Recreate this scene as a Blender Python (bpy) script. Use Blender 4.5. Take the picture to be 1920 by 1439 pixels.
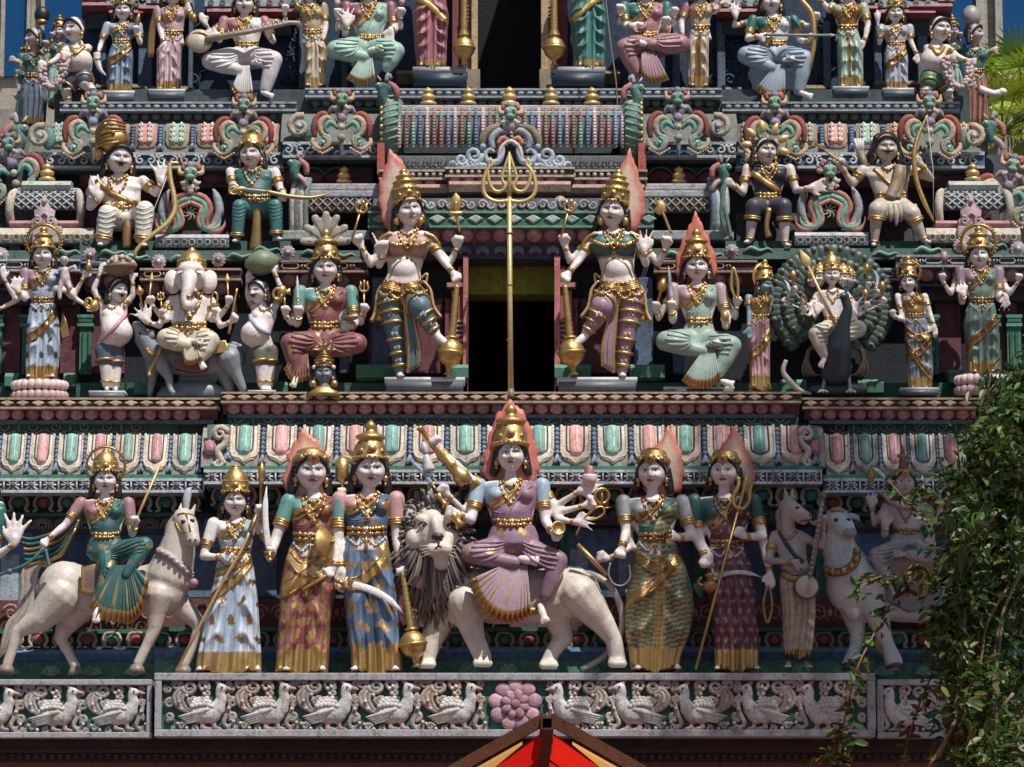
import bpy, bmesh, math, random, os
import numpy as np
from mathutils import Vector, Matrix
from mathutils.bvhtree import BVHTree
for o in list(bpy.data.objects): bpy.data.objects.remove(o)
random.seed(7); RNG = np.random.default_rng(11)
SC = bpy.context.scene; COL = SC.collection
R = math.radians

# ---------------------------------------------------------------- camera, sky, sun, exposure
FP = 7000.0; CAMP = (0.0,-26.0,1.7); TH = R(10)
cam = bpy.data.cameras.new('camera'); camo = bpy.data.objects.new('camera', cam); COL.objects.link(camo)
camo.location = CAMP; camo.rotation_euler = (R(90) + TH, 0,0)
cam.sensor_width = 36; cam.sensor_fit = 'HORIZONTAL'; cam.lens = FP / 1920 * 36; cam.clip_end = 2000; cam.clip_start = 0.5
SC.camera = camo
SUN_EL, SUN_AZ = 60.0,32.0          # elevation; degrees to the right of the facade normal
w = bpy.data.worlds.new('World'); SC.world = w; w.use_nodes = True
nt = w.node_tree; nt.nodes.clear()
sky = nt.nodes.new('ShaderNodeTexSky'); sky.sky_type = 'NISHITA'; sky.sun_disc = False
sky.sun_elevation = R(SUN_EL); sky.sun_rotation = R(180 - SUN_AZ)
bg = nt.nodes.new('ShaderNodeBackground'); bg.inputs[1].default_value = 0.075
wo = nt.nodes.new('ShaderNodeOutputWorld')
nt.links.new(sky.outputs[0], bg.inputs[0]); nt.links.new(bg.outputs[0], wo.inputs[0])
sl = bpy.data.lights.new('sun', 'SUN'); sl.energy = 5.0; sl.angle = R(0.53); sl.color = (1.0,0.95,0.88)
so = bpy.data.objects.new('sun', sl); COL.objects.link(so)
SD = Vector((math.cos(R(SUN_EL)) * math.sin(R(SUN_AZ)),-math.cos(R(SUN_EL)) * math.cos(R(SUN_AZ)), math.sin(R(SUN_EL))))
so.rotation_euler = SD.to_track_quat('Z', 'Y').to_euler(); so.location = (3,-8,20)
SC.view_settings.view_transform = 'Standard'; SC.view_settings.look = 'None'
SC.view_settings.exposure = 0.16; SC.view_settings.gamma = 1.0; SC.view_settings.use_curve_mapping = False

def W(px, py, Y):
    "the point of the plane at depth Y seen at photograph position (px, py)"
    u = (px - 960) / FP; v = (719.5 - py) / FP
    t = (Y - CAMP[1]) / (math.cos(TH) - v * math.sin(TH))
    return Vector((t * u, Y, CAMP[2] + t * (math.sin(TH) + v * math.cos(TH))))
def SCL(Y): return (Y - CAMP[1]) / (FP * math.cos(TH))

# ---------------------------------------------------------------- colours (rgb, metal) and materials
def c(r, g, b, m=0.0): return (r, g, b, m)
GOLD = c(.62,.37,.08,1); OGOLD = c(.42,.24,.055,1); YEL = c(.74,.48,.13,.6)
SKIN = c(.84,.75,.73); SKINP = c(.84,.70,.67); CREAM = c(.76,.68,.55); WHITE = c(.84,.83,.82); BLK = c(.012,.012,.014)
TEAL = c(.03,.25,.22); TEALL = c(.16,.47,.42); GRN = c(.03,.20,.13); MINT = c(.30,.58,.47); PINK = c(.72,.36,.36); LPINK = c(.82,.60,.60)
MAROON = c(.17,.03,.045); RED = c(.50,.07,.04); ROSE = c(.55,.22,.24); BLUE = c(.10,.22,.42); LBLUE = c(.40,.54,.70); NAVY = c(.02,.05,.11)
GREY = c(.33,.35,.38); LGREY = c(.58,.60,.62); MAUVE = c(.48,.33,.45); STEEL = c(.62,.66,.70); BROWN = c(.14,.07,.035); FLAME = c(.62,.085,.03)
OLIVE = c(.22,.30,.16); SLATE = c(.13,.18,.24)

MATS = {}
def paint_mat(name, rough=.42, grime=.35, bump=.12, spec=.45, gr_scale=9, sat=1.0, val=1.0):
    m = bpy.data.materials.new(name); m.use_nodes = True; n = m.node_tree.nodes; l = m.node_tree.links; n.clear()
    out = n.new('ShaderNodeOutputMaterial'); b = n.new('ShaderNodeBsdfPrincipled'); l.new(b.outputs[0], out.inputs[0])
    at = n.new('ShaderNodeAttribute'); at.attribute_name = 'Col'
    geo = n.new('ShaderNodeNewGeometry')
    def noise(sc, det=6, ro=.6, vec=None, stretch=None):
        t = n.new('ShaderNodeTexNoise'); t.inputs['Scale'].default_value = sc; t.inputs['Detail'].default_value = det; t.inputs['Roughness'].default_value = ro
        if stretch:
            mp = n.new('ShaderNodeMapping'); mp.inputs['Scale'].default_value = stretch; l.new(geo.outputs['Position'], mp.inputs[0]); l.new(mp.outputs[0], t.inputs[0])
        else: l.new(geo.outputs['Position'], t.inputs[0])
        return t
    def ramp(src, a, ca, bpos, cb):
        r = n.new('ShaderNodeValToRGB'); r.color_ramp.elements[0].position = a; r.color_ramp.elements[0].color = ca
        r.color_ramp.elements[1].position = bpos; r.color_ramp.elements[1].color = cb; l.new(src, r.inputs[0]); return r
    def mix(kind, fac, a, bb):
        x = n.new('ShaderNodeMix'); x.data_type = 'RGBA'; x.blend_type = kind
        if isinstance(fac, float): x.inputs[0].default_value = fac
        else: l.new(fac, x.inputs[0])
        for s, i in ((a, 6),(bb, 7)):
            if isinstance(s, tuple): x.inputs[i].default_value = s
            else: l.new(s, x.inputs[i])
        return x.outputs[2]
    # large soft blotches, fine speckle, rain streaks
    n1 = noise(gr_scale, 8,.65); r1 = ramp(n1.outputs[0],.42,(.0,.0,.0,1),.68,(1,1,1,1))
    n2 = noise(90,4,.7); r2 = ramp(n2.outputs[0],.36,(.62,.58,.53,1),.56,(1,1,1,1))
    n3 = noise(1,6,.7, stretch=(26,26,2.2)); r3 = ramp(n3.outputs[0],.54,(0,0,0,1),.74,(1,1,1,1))
    col = mix('MULTIPLY', min(1.0, grime * 1.3), at.outputs['Color'], r2.outputs[0])
    gm = n.new('ShaderNodeMath'); gm.operation = 'MULTIPLY'; gm.inputs[1].default_value = grime; l.new(r1.outputs[0], gm.inputs[0])
    col = mix('MULTIPLY', gm.outputs[0], col, (.66,.60,.52,1))
    gs = n.new('ShaderNodeMath'); gs.operation = 'MULTIPLY'; gs.inputs[1].default_value = grime * 1.25; l.new(r3.outputs[0], gs.inputs[0])
    col = mix('MULTIPLY', gs.outputs[0], col, (.34,.30,.27,1))
    hs = n.new('ShaderNodeHueSaturation'); hs.inputs['Saturation'].default_value = sat; hs.inputs['Value'].default_value = val; l.new(col, hs.inputs['Color']); col = hs.outputs[0]
    n4 = noise(17,7,.75); r4 = ramp(n4.outputs[0],.30,(.42,.36,.30,1),.50,(1,1,1,1)); col = mix('MULTIPLY', min(1.0, grime * 1.5), col, r4.outputs[0])
    l.new(col, b.inputs['Base Color'])
    mt = n.new('ShaderNodeMath'); mt.operation = 'MULTIPLY'; mt.inputs[1].default_value = .82; l.new(at.outputs['Alpha'], mt.inputs[0]); l.new(mt.outputs[0], b.inputs['Metallic'])
    rg = n.new('ShaderNodeMapRange'); rg.inputs[3].default_value = rough; rg.inputs[4].default_value = .30; l.new(at.outputs['Alpha'], rg.inputs[0])
    ra = n.new('ShaderNodeMath'); ra.operation = 'MULTIPLY_ADD'; ra.inputs[1].default_value = .22; l.new(n1.outputs[0], ra.inputs[0]); l.new(rg.outputs[0], ra.inputs[2]); l.new(ra.outputs[0], b.inputs['Roughness'])
    b.inputs['Specular IOR Level'].default_value = spec
    bp = n.new('ShaderNodeBump'); bp.inputs['Strength'].default_value = bump * 2; bp.inputs['Distance'].default_value = .006
    nb = noise(55,5,.6); l.new(nb.outputs[0], bp.inputs['Height']); l.new(bp.outputs[0], b.inputs['Normal'])
    MATS[name] = m; return m
M_STAT = paint_mat('enamel_painted_plaster', .36,.30,.22,.5,9,.86,.88)
M_ARCH = paint_mat('weathered_painted_masonry', .58,.60,.35,.3,5,.88,1.04)
M_DARK = paint_mat('worn_flat_paint', .7,.6,.3,.25,3)

# ---------------------------------------------------------------- mesh helpers (numpy)
def mesh_obj(name, V, F, C, mat, smooth=True, matrix=None):
    me = bpy.data.meshes.new(name)
    V = np.asarray(V, float)
    me.from_pydata(V.tolist(),[], F)
    if isinstance(C, tuple): C = np.tile(C, (len(V),1))
    ca = me.color_attributes.new('Col', 'FLOAT_COLOR', 'POINT')
    ca.data.foreach_set('color', np.asarray(C, np.float32).ravel())
    me.polygons.foreach_set('use_smooth', np.full(len(me.polygons), smooth))
    me.materials.append(mat)
    return bpy.data.objects.new(name, me)
def unit(v):
    v = np.asarray(v, float); return v / (np.linalg.norm(v) + 1e-9)
def frame(t, ref=None):
    t = unit(t); a = np.array([0,0,1.]) if abs(t[2]) < .95 else np.array([0,1., 0])
    if ref is not None: a = np.asarray(ref, float)
    x = unit(np.cross(a, t)); return x, unit(np.cross(t, x)), t
def catmull(P, n=4, closed=False):
    P = [np.asarray(p, float) for p in P]
    if len(P) < 3: return P
    out = []; N = len(P); rng = range(N) if closed else range(N - 1)
    for i in rng:
        if closed: a, b, c_, d = P[(i - 1) % N], P[i], P[(i + 1) % N], P[(i + 2) % N]
        else: a, b, c_, d = P[max(i - 1,0)], P[i], P[i + 1], P[min(i + 2, N - 1)]
        for k in range(n):
            t = k / n; out.append(.5 * ((2 * b) + (-a + c_) * t + (2 * a - 5 * b + 4 * c_ - d) * t * t + (-a + 3 * b - 3 * c_ + d) * t ** 3))
    if not closed: out.append(P[-1])
    return out
def ring_mesh(rings, closed=False, cap=True):
    "rings: list of (k,3) arrays -> V,F"
    k = len(rings[0]); V = np.concatenate(rings); F = []; n = len(rings)
    for i in range(n if closed else n - 1):
        a = i * k; b = ((i + 1) % n) * k
        for j in range(k): F.append((a + j, a + (j + 1) % k, b + (j + 1) % k, b + j))
    if cap and not closed:
        F.append(tuple(range(k))[::-1]); F.append(tuple(range((n - 1) * k, n * k)))
    return V, F
def tube_mesh(P, segs=8, flat=1.0, closed=False, smooth=0, ref=None):
    "P rows (x,y,z,r); flat scales the section's second axis"
    if smooth: P = catmull(P, smooth, closed)
    P = np.asarray(P, float); X = P[:, :3]; rr = P[:, 3]; n = len(P); rings = []; prev = None
    for i in range(n):
        if closed: t = X[(i + 1) % n] - X[i - 1]
        else: t = X[min(i + 1, n - 1)] - X[max(i - 1,0)]
        if ref is not None: x, y, t = frame(t, ref)
        elif prev is None: x, y, t = frame(t)
        else:
            t = unit(t); x = unit(prev - t * np.dot(prev, t)); y = np.cross(t, x)
        prev = x
        a = np.linspace(0,2 * math.pi, segs, endpoint=False)
        rings.append(X[i] + rr[i] * (np.outer(np.cos(a), x) + flat * np.outer(np.sin(a), y)))
    return ring_mesh(rings, closed)
def sph_mesh(c_, r, nu=10, nv=7):
    rings = []; r = np.array(r, float) * np.ones(3)
    for i in range(1, nv):
        th = math.pi * i / nv; a = np.linspace(0,2 * math.pi, nu, endpoint=False)
        rings.append(np.stack([np.cos(a) * math.sin(th), np.sin(a) * math.sin(th), np.full(nu, math.cos(th))],1))
    V = np.concatenate(rings); F = []; k = nu
    for i in range(nv - 2):
        for j in range(k): F.append((i * k + j, (i + 1) * k + j, (i + 1) * k + (j + 1) % k, i * k + (j + 1) % k))
    t = len(V); V = np.concatenate([V, [[0,0,1.]],[[0,0,-1.]]])
    for j in range(k):
        F.append((t, j, (j + 1) % k)); b = (nv - 2) * k; F.append((t + 1, b + (j + 1) % k, b + j))
    return V * r + np.asarray(c_, float), F
def remesh(V, F, vox, smooth=2):
    me = bpy.data.meshes.new('tmp'); me.from_pydata(V.tolist(),[], F)
    ob = bpy.data.objects.new('tmp', me); COL.objects.link(ob)
    m = ob.modifiers.new('r', 'REMESH'); m.mode = 'VOXEL'; m.voxel_size = vox; m.adaptivity = 0
    if smooth:
        s = ob.modifiers.new('s', 'SMOOTH'); s.factor = .5; s.iterations = smooth
    dg = bpy.context.evaluated_depsgraph_get(); ev = ob.evaluated_get(dg); m2 = ev.to_mesh()
    nv = len(m2.vertices); v = np.empty(nv * 3); m2.vertices.foreach_get('co', v); v = v.reshape(-1,3)
    f = np.empty(len(m2.polygons) * 4, int)
    ls = np.empty(len(m2.polygons), int); m2.polygons.foreach_get('loop_total', ls)
    li = np.empty(len(m2.loops), int); m2.loops.foreach_get('vertex_index', li)
    fs = []; k = 0
    if len(ls) and ls.min() == 4 and ls.max() == 4: fs = li.reshape(-1,4).tolist()
    else:
        for q in ls: fs.append(li[k:k + q].tolist()); k += q
    ev.to_mesh_clear(); bpy.data.objects.remove(ob); bpy.data.meshes.remove(me)
    return v, fs
LINKS = []            # objects linked at the end, so that remeshing stays fast
def tag(o, label=None, cat=None, group=None, kind=None):
    if label: o['label'] = label
    if cat: o['category'] = cat
    if group: o['group'] = group
    if kind: o['kind'] = kind
    return o
# ---------------------------------------------------------------- head
def head_arrays(u, skin, brow=BLK, lip=c(.62,.22,.22), stache=False, iris=BLK, fierce=False, male=False):
    "face towards -Y, centre at the middle of the head, half width u"
    N, K = 46,56
    t = np.linspace(-1,1, K, endpoint=False); ph = np.pi * np.sign(t) * np.abs(t) ** 1.45
    th = np.linspace(0.03, np.pi - .03, N); th = th + 0.10 * np.sin(2 * th)
    T, P_ = np.meshgrid(th, ph, indexing='ij')
    x = np.sin(T) * np.sin(P_); y = -np.sin(T) * np.cos(P_); z = np.cos(T)
    Z = z * 1.34; X = x * 1.0; Y = y * 1.12
    low = np.clip(-Z / 1.34,0,1); jt = RNG.uniform(-1,1,6)
    X = X * (1 - .33 * low ** 2.6) * (1.06 if male else 1.03); Y = np.where(Y < 0, Y * (1 - .10 * low), Y * (1 - .35 * low))
    Y = np.where(Y < -.62,-.62 - (-.62 - Y) * .72, Y); X = X * (1 + .05 * jt[3] * (1 - 2 * low)); Z = Z * (1 + .02 * jt[4])
    fr = (y < 0).astype(float) * np.clip(-y * 3,0,1)
    g = lambda cx, cz, sx, sz: np.exp(-((X - cx) / sx) ** 2 - ((Z - cz) / sz) ** 2)
    D = np.zeros_like(X)
    D += .12 * g(0,.28,.55,.10) * 1.0                         # brow
    for s in (-1,1):
        D -= (.25 + .03 * jt[0]) * g(s * .41,.10,.26,.16); D += .14 * g(s * .42,.07,.17,.09)
        D += .09 * g(s * .52,-.32,.26,.22); D += .09 * g(s * .13,-.31,.075,.07)
    D += .10 * g(0,.10,.085,.22) + (.30 + .05 * jt[1]) * g(0,-.14,.10,.20) + (.20 + .04 * jt[2]) * g(0,-.30,.12,.085)
    D -= .05 * g(0,-.46,.30,.06)
    D += .12 * g(0,-.57,.24,.055) + .13 * g(0,-.70,.17,.055) - .07 * g(0,-.635,.27,.022) + .10 * g(0,-1.0,.22,.16) - .05 * g(0,-.82,.22,.05)
    Y = Y - D * fr
    C = np.tile(np.array(skin, float),(N, K, 1))
    def put(mask, col, a=1.0):
        m = (mask & (y < -.1))[..., None] * a
        C[:] = C * (1 - m) + np.array(col) * m
    blush = g(-.5,-.32,.3,.25) + g(.5,-.32,.3,.25)
    C[..., 1] *= 1 - .10 * blush * fr; C[..., 2] *= 1 - .10 * blush * fr
    for s in (-1,1):
        ex = np.abs(X - s * .41) / .26; ez = (Z - .08) / .10
        e = ex ** 2 + ez ** 2
        put((e > .7) & (e < 1.55) & (ez > 0) & (ex < 1.15), c(.07,.05,.05),.85); put((e < 1.2) & (ez <= 0), c(.40,.33,.32)); put(e < .82, c(.80,.79,.77))
        put((X - s * .40) ** 2 + (Z - .085) ** 2 < .082 ** 2, iris)
        bx = (X * s - .42) / .34; bz = Z - (.30 + .08 * (1 - bx ** 2) + (.07 * bx if fierce else 0))
        put((np.abs(bx) < 1) & (np.abs(bz) < .024 + .010 * (1 - bx)), brow, .8)
        put((X - s * .085) ** 2 + (Z + .40) ** 2 < .035 ** 2, c(.12,.05,.05))
    put((np.abs(X / .31) ** 1.6 + np.abs((Z + .635) / .105) ** 2 < 1), lip); put((np.abs(X) < .24) & (np.abs(Z + .637) < .014), c(.16,.03,.03))
    if not male: put(X ** 2 + (Z - .44) ** 2 < .055 ** 2, c(.45,.04,.04))
    else: put((np.abs(X) < .03) & (Z > .34) & (Z < .62), c(.45,.04,.04))
    if stache:
        bz = Z + .49 - .05 * np.cos(X / .42 * 3.2) * (np.abs(X) > .1) + .02
        put((np.abs(X) < .58) & (np.abs(Z + .49 - .16 * np.abs(X / .5) ** 2.2) < .105 - .10 * np.abs(X)), BLK)
    V = np.stack([X, Y, Z],-1).reshape(-1,3); CC = C.reshape(-1,4); F = []
    for i in range(N - 1):
        for j in range(K): F.append((i * K + j, (i + 1) * K + j, (i + 1) * K + (j + 1) % K, i * K + (j + 1) % K))
    F.append(tuple(range(K))); F.append(tuple(range((N - 1) * K, N * K))[::-1])
    return V * u, F, CC

def rotm(yaw=0, pitch=0, roll=0):
    "degrees; yaw>0 turns the face to the picture's right, roll>0 tips the head clockwise, pitch>0 looks down"
    return np.array(Matrix.Rotation(R(roll),3, 'Y') @ Matrix.Rotation(R(yaw),3, 'Z') @ Matrix.Rotation(R(pitch),3, 'X'))

# ---------------------------------------------------------------- figure
class Fig:
    def __init__(s, name, label, base, Y, cat='statue', group=None, vox=3.1):
        s.name, s.b, s.Y, s.vox = name, base, Y, vox
        s.s = SCL(Y); s.o = W(base[0], base[1], Y); s.parts = {}; s.order = []; s.bvh = None; s.baked = []
        if cat == 'statue' and not group: group = 'painted statues on the lowest ledge' if Y < .4 else 'painted statues beside the lower doorway' if Y < 1.0 else 'painted statues seated on the roofs' if Y < 1.5 else 'painted statues on the top row'
        s.label, s.cat, s.group = label, cat, group
        if len(label.split()) > 16: print('LONG', len(label.split()), label)
        s.kz = (W(0,0, Y)[2] - W(0,100, Y)[2]) / 100
        s.root = bpy.data.objects.new(name, None); s.root.location = s.o; s.root.empty_display_size = .1
        tag(s.root, label, cat, group); LINKS.append(s.root)
    def P(s, x, y, d=0): return np.array([(x - s.b[0]) * s.s, -d * s.s, (s.b[1] - y) * s.kz])
    def PP(s, pts): return [np.append(s.P(*p[:3]), p[3] * s.s) for p in pts]
    def uid(s, n):
        s.nid = getattr(s, 'nid', 0) + 1; return '%s#%d' % (n, s.nid)
    def part(s, n):
        if n[-1] == '*': n = s.uid(n[:-1])
        if n not in s.parts: s.parts[n] = dict(sdf=[], prim=[], V=[], F=[], C=[], nv=0); s.order.append(n)
        return s.parts[n]
    # primitives that are remeshed together
    def cap(s, part, col, pts, flat=1.0, segs=12):
        "chain of (x,y,d,r)"
        p = s.part(part); Q = np.array(s.PP(pts))
        for i in range(len(Q) - 1):
            a, b = Q[i], Q[i + 1]; L = np.linalg.norm(b[:3] - a[:3]); x, y, t = frame(b[:3] - a[:3])
            prof = [(-a[3] * .98,.18),(-a[3] * .8,.6),(-a[3] * .45,.9),(0,1.0)]
            rings = []; ang = np.linspace(0,2 * math.pi, segs, endpoint=False); cs = np.outer(np.cos(ang), x) + np.outer(np.sin(ang), y)
            for h, k in prof: rings.append(a[:3] + t * h + cs * a[3] * k)
            for h, k in [(0,1),(.45,.9),(.8,.6),(.98,.18)]: rings.append(b[:3] + t * h * b[3] + cs * b[3] * k)
            V, F = ring_mesh(rings)
            if flat != 1: V[:, 1] = (V[:, 1] - (a[1] + b[1]) / 2) * flat + (a[1] + b[1]) / 2
            p['sdf'].append((V, F)); p['prim'].append((a, b, col))
    def ell(s, part, col, cen, rad, ang=0):
        p = s.part(part); r = np.array(rad, float) * s.s
        V, F = sph_mesh((0,0,0), r, 16,10)
        V = V @ np.array(Matrix.Rotation(R(ang),3, 'Y')).T + s.P(*cen)
        p['sdf'].append((V, F))
        M = np.array(Matrix.Rotation(R(ang),3, 'Y')); k = int(np.argmax(r)); rr = float(sorted(r)[1]) * .9
        ax = M[:, k] * max(0, r[k] - rr); c0 = s.P(*cen)
        p['prim'].append((np.append(c0 - ax, rr), np.append(c0 + ax, rr), col))
    def loft(s, part, col, rings, segs=20, sq=1.0):
        "rings (x,y,d,rx,rd)"
        p = s.part(part); a = np.linspace(0,2 * math.pi, segs, endpoint=False); out = []
        for (x, y, d, rx, rd) in rings:
            ct, st = np.cos(a), np.sin(a)
            ct = np.sign(ct) * np.abs(ct) ** sq; st = np.sign(st) * np.abs(st) ** sq
            out.append(s.P(x, y, d) + np.stack([ct * rx * s.s, st * rd * s.s, 0 * a],1))
        p['sdf'].append(ring_mesh(out))
        for i in range(len(rings) - 1):
            q, w_ = rings[i], rings[i + 1]
            p['prim'].append((np.append(s.P(*q[:3]),(q[3] + q[4]) / 2 * s.s), np.append(s.P(*w_[:3]),(w_[3] + w_[4]) / 2 * s.s), col))
    # raw geometry
    def raw(s, part, V, F, C):
        p = s.part(part); V = np.asarray(V, float)
        if isinstance(C, tuple): C = np.tile(C, (len(V),1))
        n = p['nv']; p['V'].append(V); p['C'].append(C); p['F'] += [tuple(i + n for i in f) for f in F]; p['nv'] += len(V)
    def tube(s, part, col, pts, segs=8, flat=1.0, sm=4, closed=False, ref=None):
        V, F = tube_mesh(s.PP(pts), segs, flat, closed, sm, ref); s.raw(part, V, F, col)
    def ball(s, part, col, cen, r, nu=10, nv=7): 
        V, F = sph_mesh(s.P(*cen), np.array(r, float) * s.s, nu, nv); s.raw(part, V, F, col)
    def lathe(s, part, col, p0, p1, prof, segs=16, rip=0, ripn=12, flat=1.0):
        "profile (t along p0->p1, radius px)"
        a, b = s.P(*p0), s.P(*p1); x, y, t = frame(b - a); L = np.linalg.norm(b - a); ang = np.linspace(0,2 * math.pi, segs, endpoint=False)
        rings = [a + t * L * h + (np.outer(np.cos(ang), x) + flat * np.outer(np.sin(ang), y)) * (np.maximum(r, .05) * s.s * (1 + rip * np.abs(np.cos(ang * ripn / 2))))[:, None] for h, r in prof]
        V, F = ring_mesh(rings); s.raw(part, V, F, col)
    def slab(s, part, outline, d, thick, col, cen=None, colin=None, dome=0, tilt=0):
        "outline [(x,y)] star-shaped about cen; radial rings so that colour can change inwards"
        O = np.array(outline, float); cen = np.array(cen if cen is not None else O.mean(0), float); rings = []; cols = []
        n = len(O); ks = [1.0,1.0,.86,.62,.3]
        V = []; C = []; 
        for q, k in enumerate(ks):
            for (x, y) in O:
                xx, yy = cen + (np.array([x, y]) - cen) * k
                dd = d - thick if q == 0 else d + dome * (1 - k * k)
                V.append(s.P(xx, yy, dd + tilt * (xx - cen[0])))
                t = [0,0,.15,.75,1][q]
                C.append(np.array(col) * (1 - t) + np.array(colin if colin else col) * t)
        V.append(s.P(cen[0], cen[1], d + dome)); C.append(np.array(colin if colin else col))
        V.append(s.P(cen[0], cen[1], d - thick)); C.append(np.array(col))
        F = []
        for q in range(4):
            for j in range(n): F.append((q * n + j, q * n + (j + 1) % n, (q + 1) * n + (j + 1) % n, (q + 1) * n + j))
        for j in range(n):
            F.append((4 * n + j, 4 * n + (j + 1) % n, 5 * n)); F.append(((j + 1) % n, j, 5 * n + 1))
        s.raw(part, V, F, np.array(C))
    def skirt(s, part, secs, col, hem=None, hemn=4, pleat=(0,1), legs=.35, front=None, pat=None, segs=72, fold=1.0, seed=0, bands=()):
        """wrapped cloth: secs [(y, xl, xr, depth radius)]; central pleats at fraction `pleat` of the width,
        two leg swells, drooping cross folds; col/hem/front colours; pat(x,y,front)->colour or None"""
        Y_ = [q[0] for q in secs]; rows = 58; ys = np.linspace(Y_[0], Y_[-1], rows); xl = np.interp(ys, Y_, [q[1] for q in secs]); xr = np.interp(ys, Y_, [q[2] for q in secs]); rd = np.interp(ys, Y_, [q[3] for q in secs])
        k = np.array([1,2,3,2,1]) / 9
        for arr in (xl, xr, rd): arr[2:-2] = np.convolve(arr, k, 'valid')
        segs = 120; a = np.linspace(0,2 * math.pi, segs, endpoint=False); V = []; C = []; rnd = np.random.default_rng(seed)
        pc, pw = pleat; phs = rnd.uniform(0,6,6); slope = rnd.uniform(.5,.9)
        H = Y_[-1] - Y_[0]
        for bd in bands: P0 = [np.array(q[:2], float) for q in bd['p']]; a0, a1 = P0[0] + (P0[0] - P0[1]) * .5, P0[-1] + (P0[-1] - P0[-2]) * .5; bd['_q'] = np.array(catmull([a0] + P0 + [a1],4))
        for i, y in enumerate(ys):
            t = i / (rows - 1); xc = (xl[i] + xr[i]) / 2; hw = (xr[i] - xl[i]) / 2
            ct, st = np.cos(a), np.sin(a); fx = ct; f = np.clip(st, 0,1) ** .5
            prof = np.sign(st) * np.abs(st) ** .75
            g1 = np.exp(-((fx - pc) / (.20 + pw * .7)) ** 2)
            D = rd[i] * prof * (1 - legs * 1.5 * min(1, t * 2.5) * g1)
            # knee and thigh swell on each leg
            for q in (-1,1): D = D + f * rd[i] * .24 * np.exp(-((fx - pc - q * (.5 + pw * .3)) / .28) ** 2 - ((t - .42) / .22) ** 2)
            inp = 1 / (1 + np.exp((np.abs(fx - pc) - pw * (.55 + .45 * t)) * 26)) if pw > 0 else 0 * fx
            npl = max(2.2, pw * 9)
            D = D + f * inp * rd[i] * (.24 * min(1, t * 3) * np.abs(np.sin((fx - pc) / max(pw, .05) * npl * .9)) ** .6 + .34 * legs * 1.5 * min(1, t * 2.5))
            # folds hung between the legs and the pleats
            leg = np.abs(fx - pc); u_ = y / H * 26 * fold - leg * 9 * slope + phs[0] + np.sin(leg * 7 + phs[1]) * .8
            D = D + f * (1 - inp) * rd[i] * .19 * fold * (1 - np.abs(np.sin(u_ * .5)) ** .7 * 1.6 + .5) * np.clip(t * 4,0,1) * np.clip((.93 - t) * 6,0,1)
            flare = 1 + .05 * np.sin(14 * a + phs[2]) * np.clip(t * 3 - 1.6,0,1)
            D = D * (1 + .12 * np.sin(14 * a + phs[2]) * np.clip(t * 3 - 2,0,1))
            xx = xc + hw * np.sign(ct) * np.abs(ct) ** .92 * flare
            yy = y + (2.2 * np.sin(14 * a + phs[3]) + 5 * g1 * (pw > 0) - 5 * (1 - g1) * f) * (t > .97)
            V.append(np.stack([(xx - s.b[0]) * s.s, -D * s.s, (s.b[1] - yy) * s.kz],1))
            cc = np.tile(np.array(col, float),(segs, 1))
            if front is not None and pw > 0: cc[(inp > .5) & (st > 0)] = front
            br_ = 1 + .22 * np.sin(a * 17 + phs[4] + .8 * math.sin(t * 5)) + .16 * np.sin(a * 41 + phs[5] + t * 3); cc[:, :3] *= br_[:, None]
            if pat is not None:
                for j in range(segs):
                    q = pat(fx[j] * hw, y - Y_[0], st[j])
                    if q is not None: cc[j] = q
            for bd in bands:
                B_ = bd['_q']; m = np.zeros(segs, bool); xa = np.asarray(xx)
                for q in range(len(B_) - 1):
                    dx, dy = B_[q + 1] - B_[q]; tt = np.clip(((xa - B_[q][0]) * dx + (y - B_[q][1]) * dy) / (dx * dx + dy * dy + 1e-9),0,1)
                    m |= np.hypot(xa - B_[q][0] - tt * dx, y - B_[q][1] - tt * dy) < bd.get('r', 8)
                m &= st > -.2; cc[m] = bd.get('c', GOLD); V[-1][m] += np.array([0,-2.6 * s.s, 0])
            if hem is not None and t > 1 - hemn * .024: cc[:] = hem
            C.append(cc)
        V, F = ring_mesh(V); s.raw(part, V, F, np.concatenate(C))
    def bake(s, part, vox=None, smooth=2, pat=None):
        p = s.parts[part]
        if not p['sdf']: return
        Vs = []; Fs = []; n = 0
        for V, F in p['sdf']:
            Vs.append(V); Fs += [tuple(i + n for i in f) for f in F]; n += len(V)
        V, F = remesh(np.concatenate(Vs), Fs, (vox or s.vox) * s.s, smooth)
        A = np.array([q[0] for q in p['prim']]); B = np.array([q[1] for q in p['prim']]); CC = np.array([q[2] for q in p['prim']])
        best = np.full(len(V),1e9); C = np.zeros((len(V),4))
        for a, b, col in zip(A, B, CC):
            ab = b[:3] - a[:3]; L2 = ab @ ab + 1e-12; t = np.clip(((V - a[:3]) @ ab) / L2,0,1)
            dd = np.linalg.norm(V - a[:3] - t[:, None] * ab, axis=1) - (a[3] + (b[3] - a[3]) * t)
            m = dd < best; best[m] = dd[m]; C[m] = col
        if pat is not None:
            X = V[:, 0] / s.s + s.b[0]; Yp = s.b[1] - V[:, 2] / s.kz; Dp = -V[:, 1] / s.s
            C = pat(X, Yp, Dp, C)
        p['sdf'] = []; p['prim'] = []
        n0 = p['nv']; p['V'].append(V); p['C'].append(C); p['F'] += [tuple(i + n0 for i in f) for f in F]; p['nv'] += len(V)
        s.bvh = None
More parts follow.
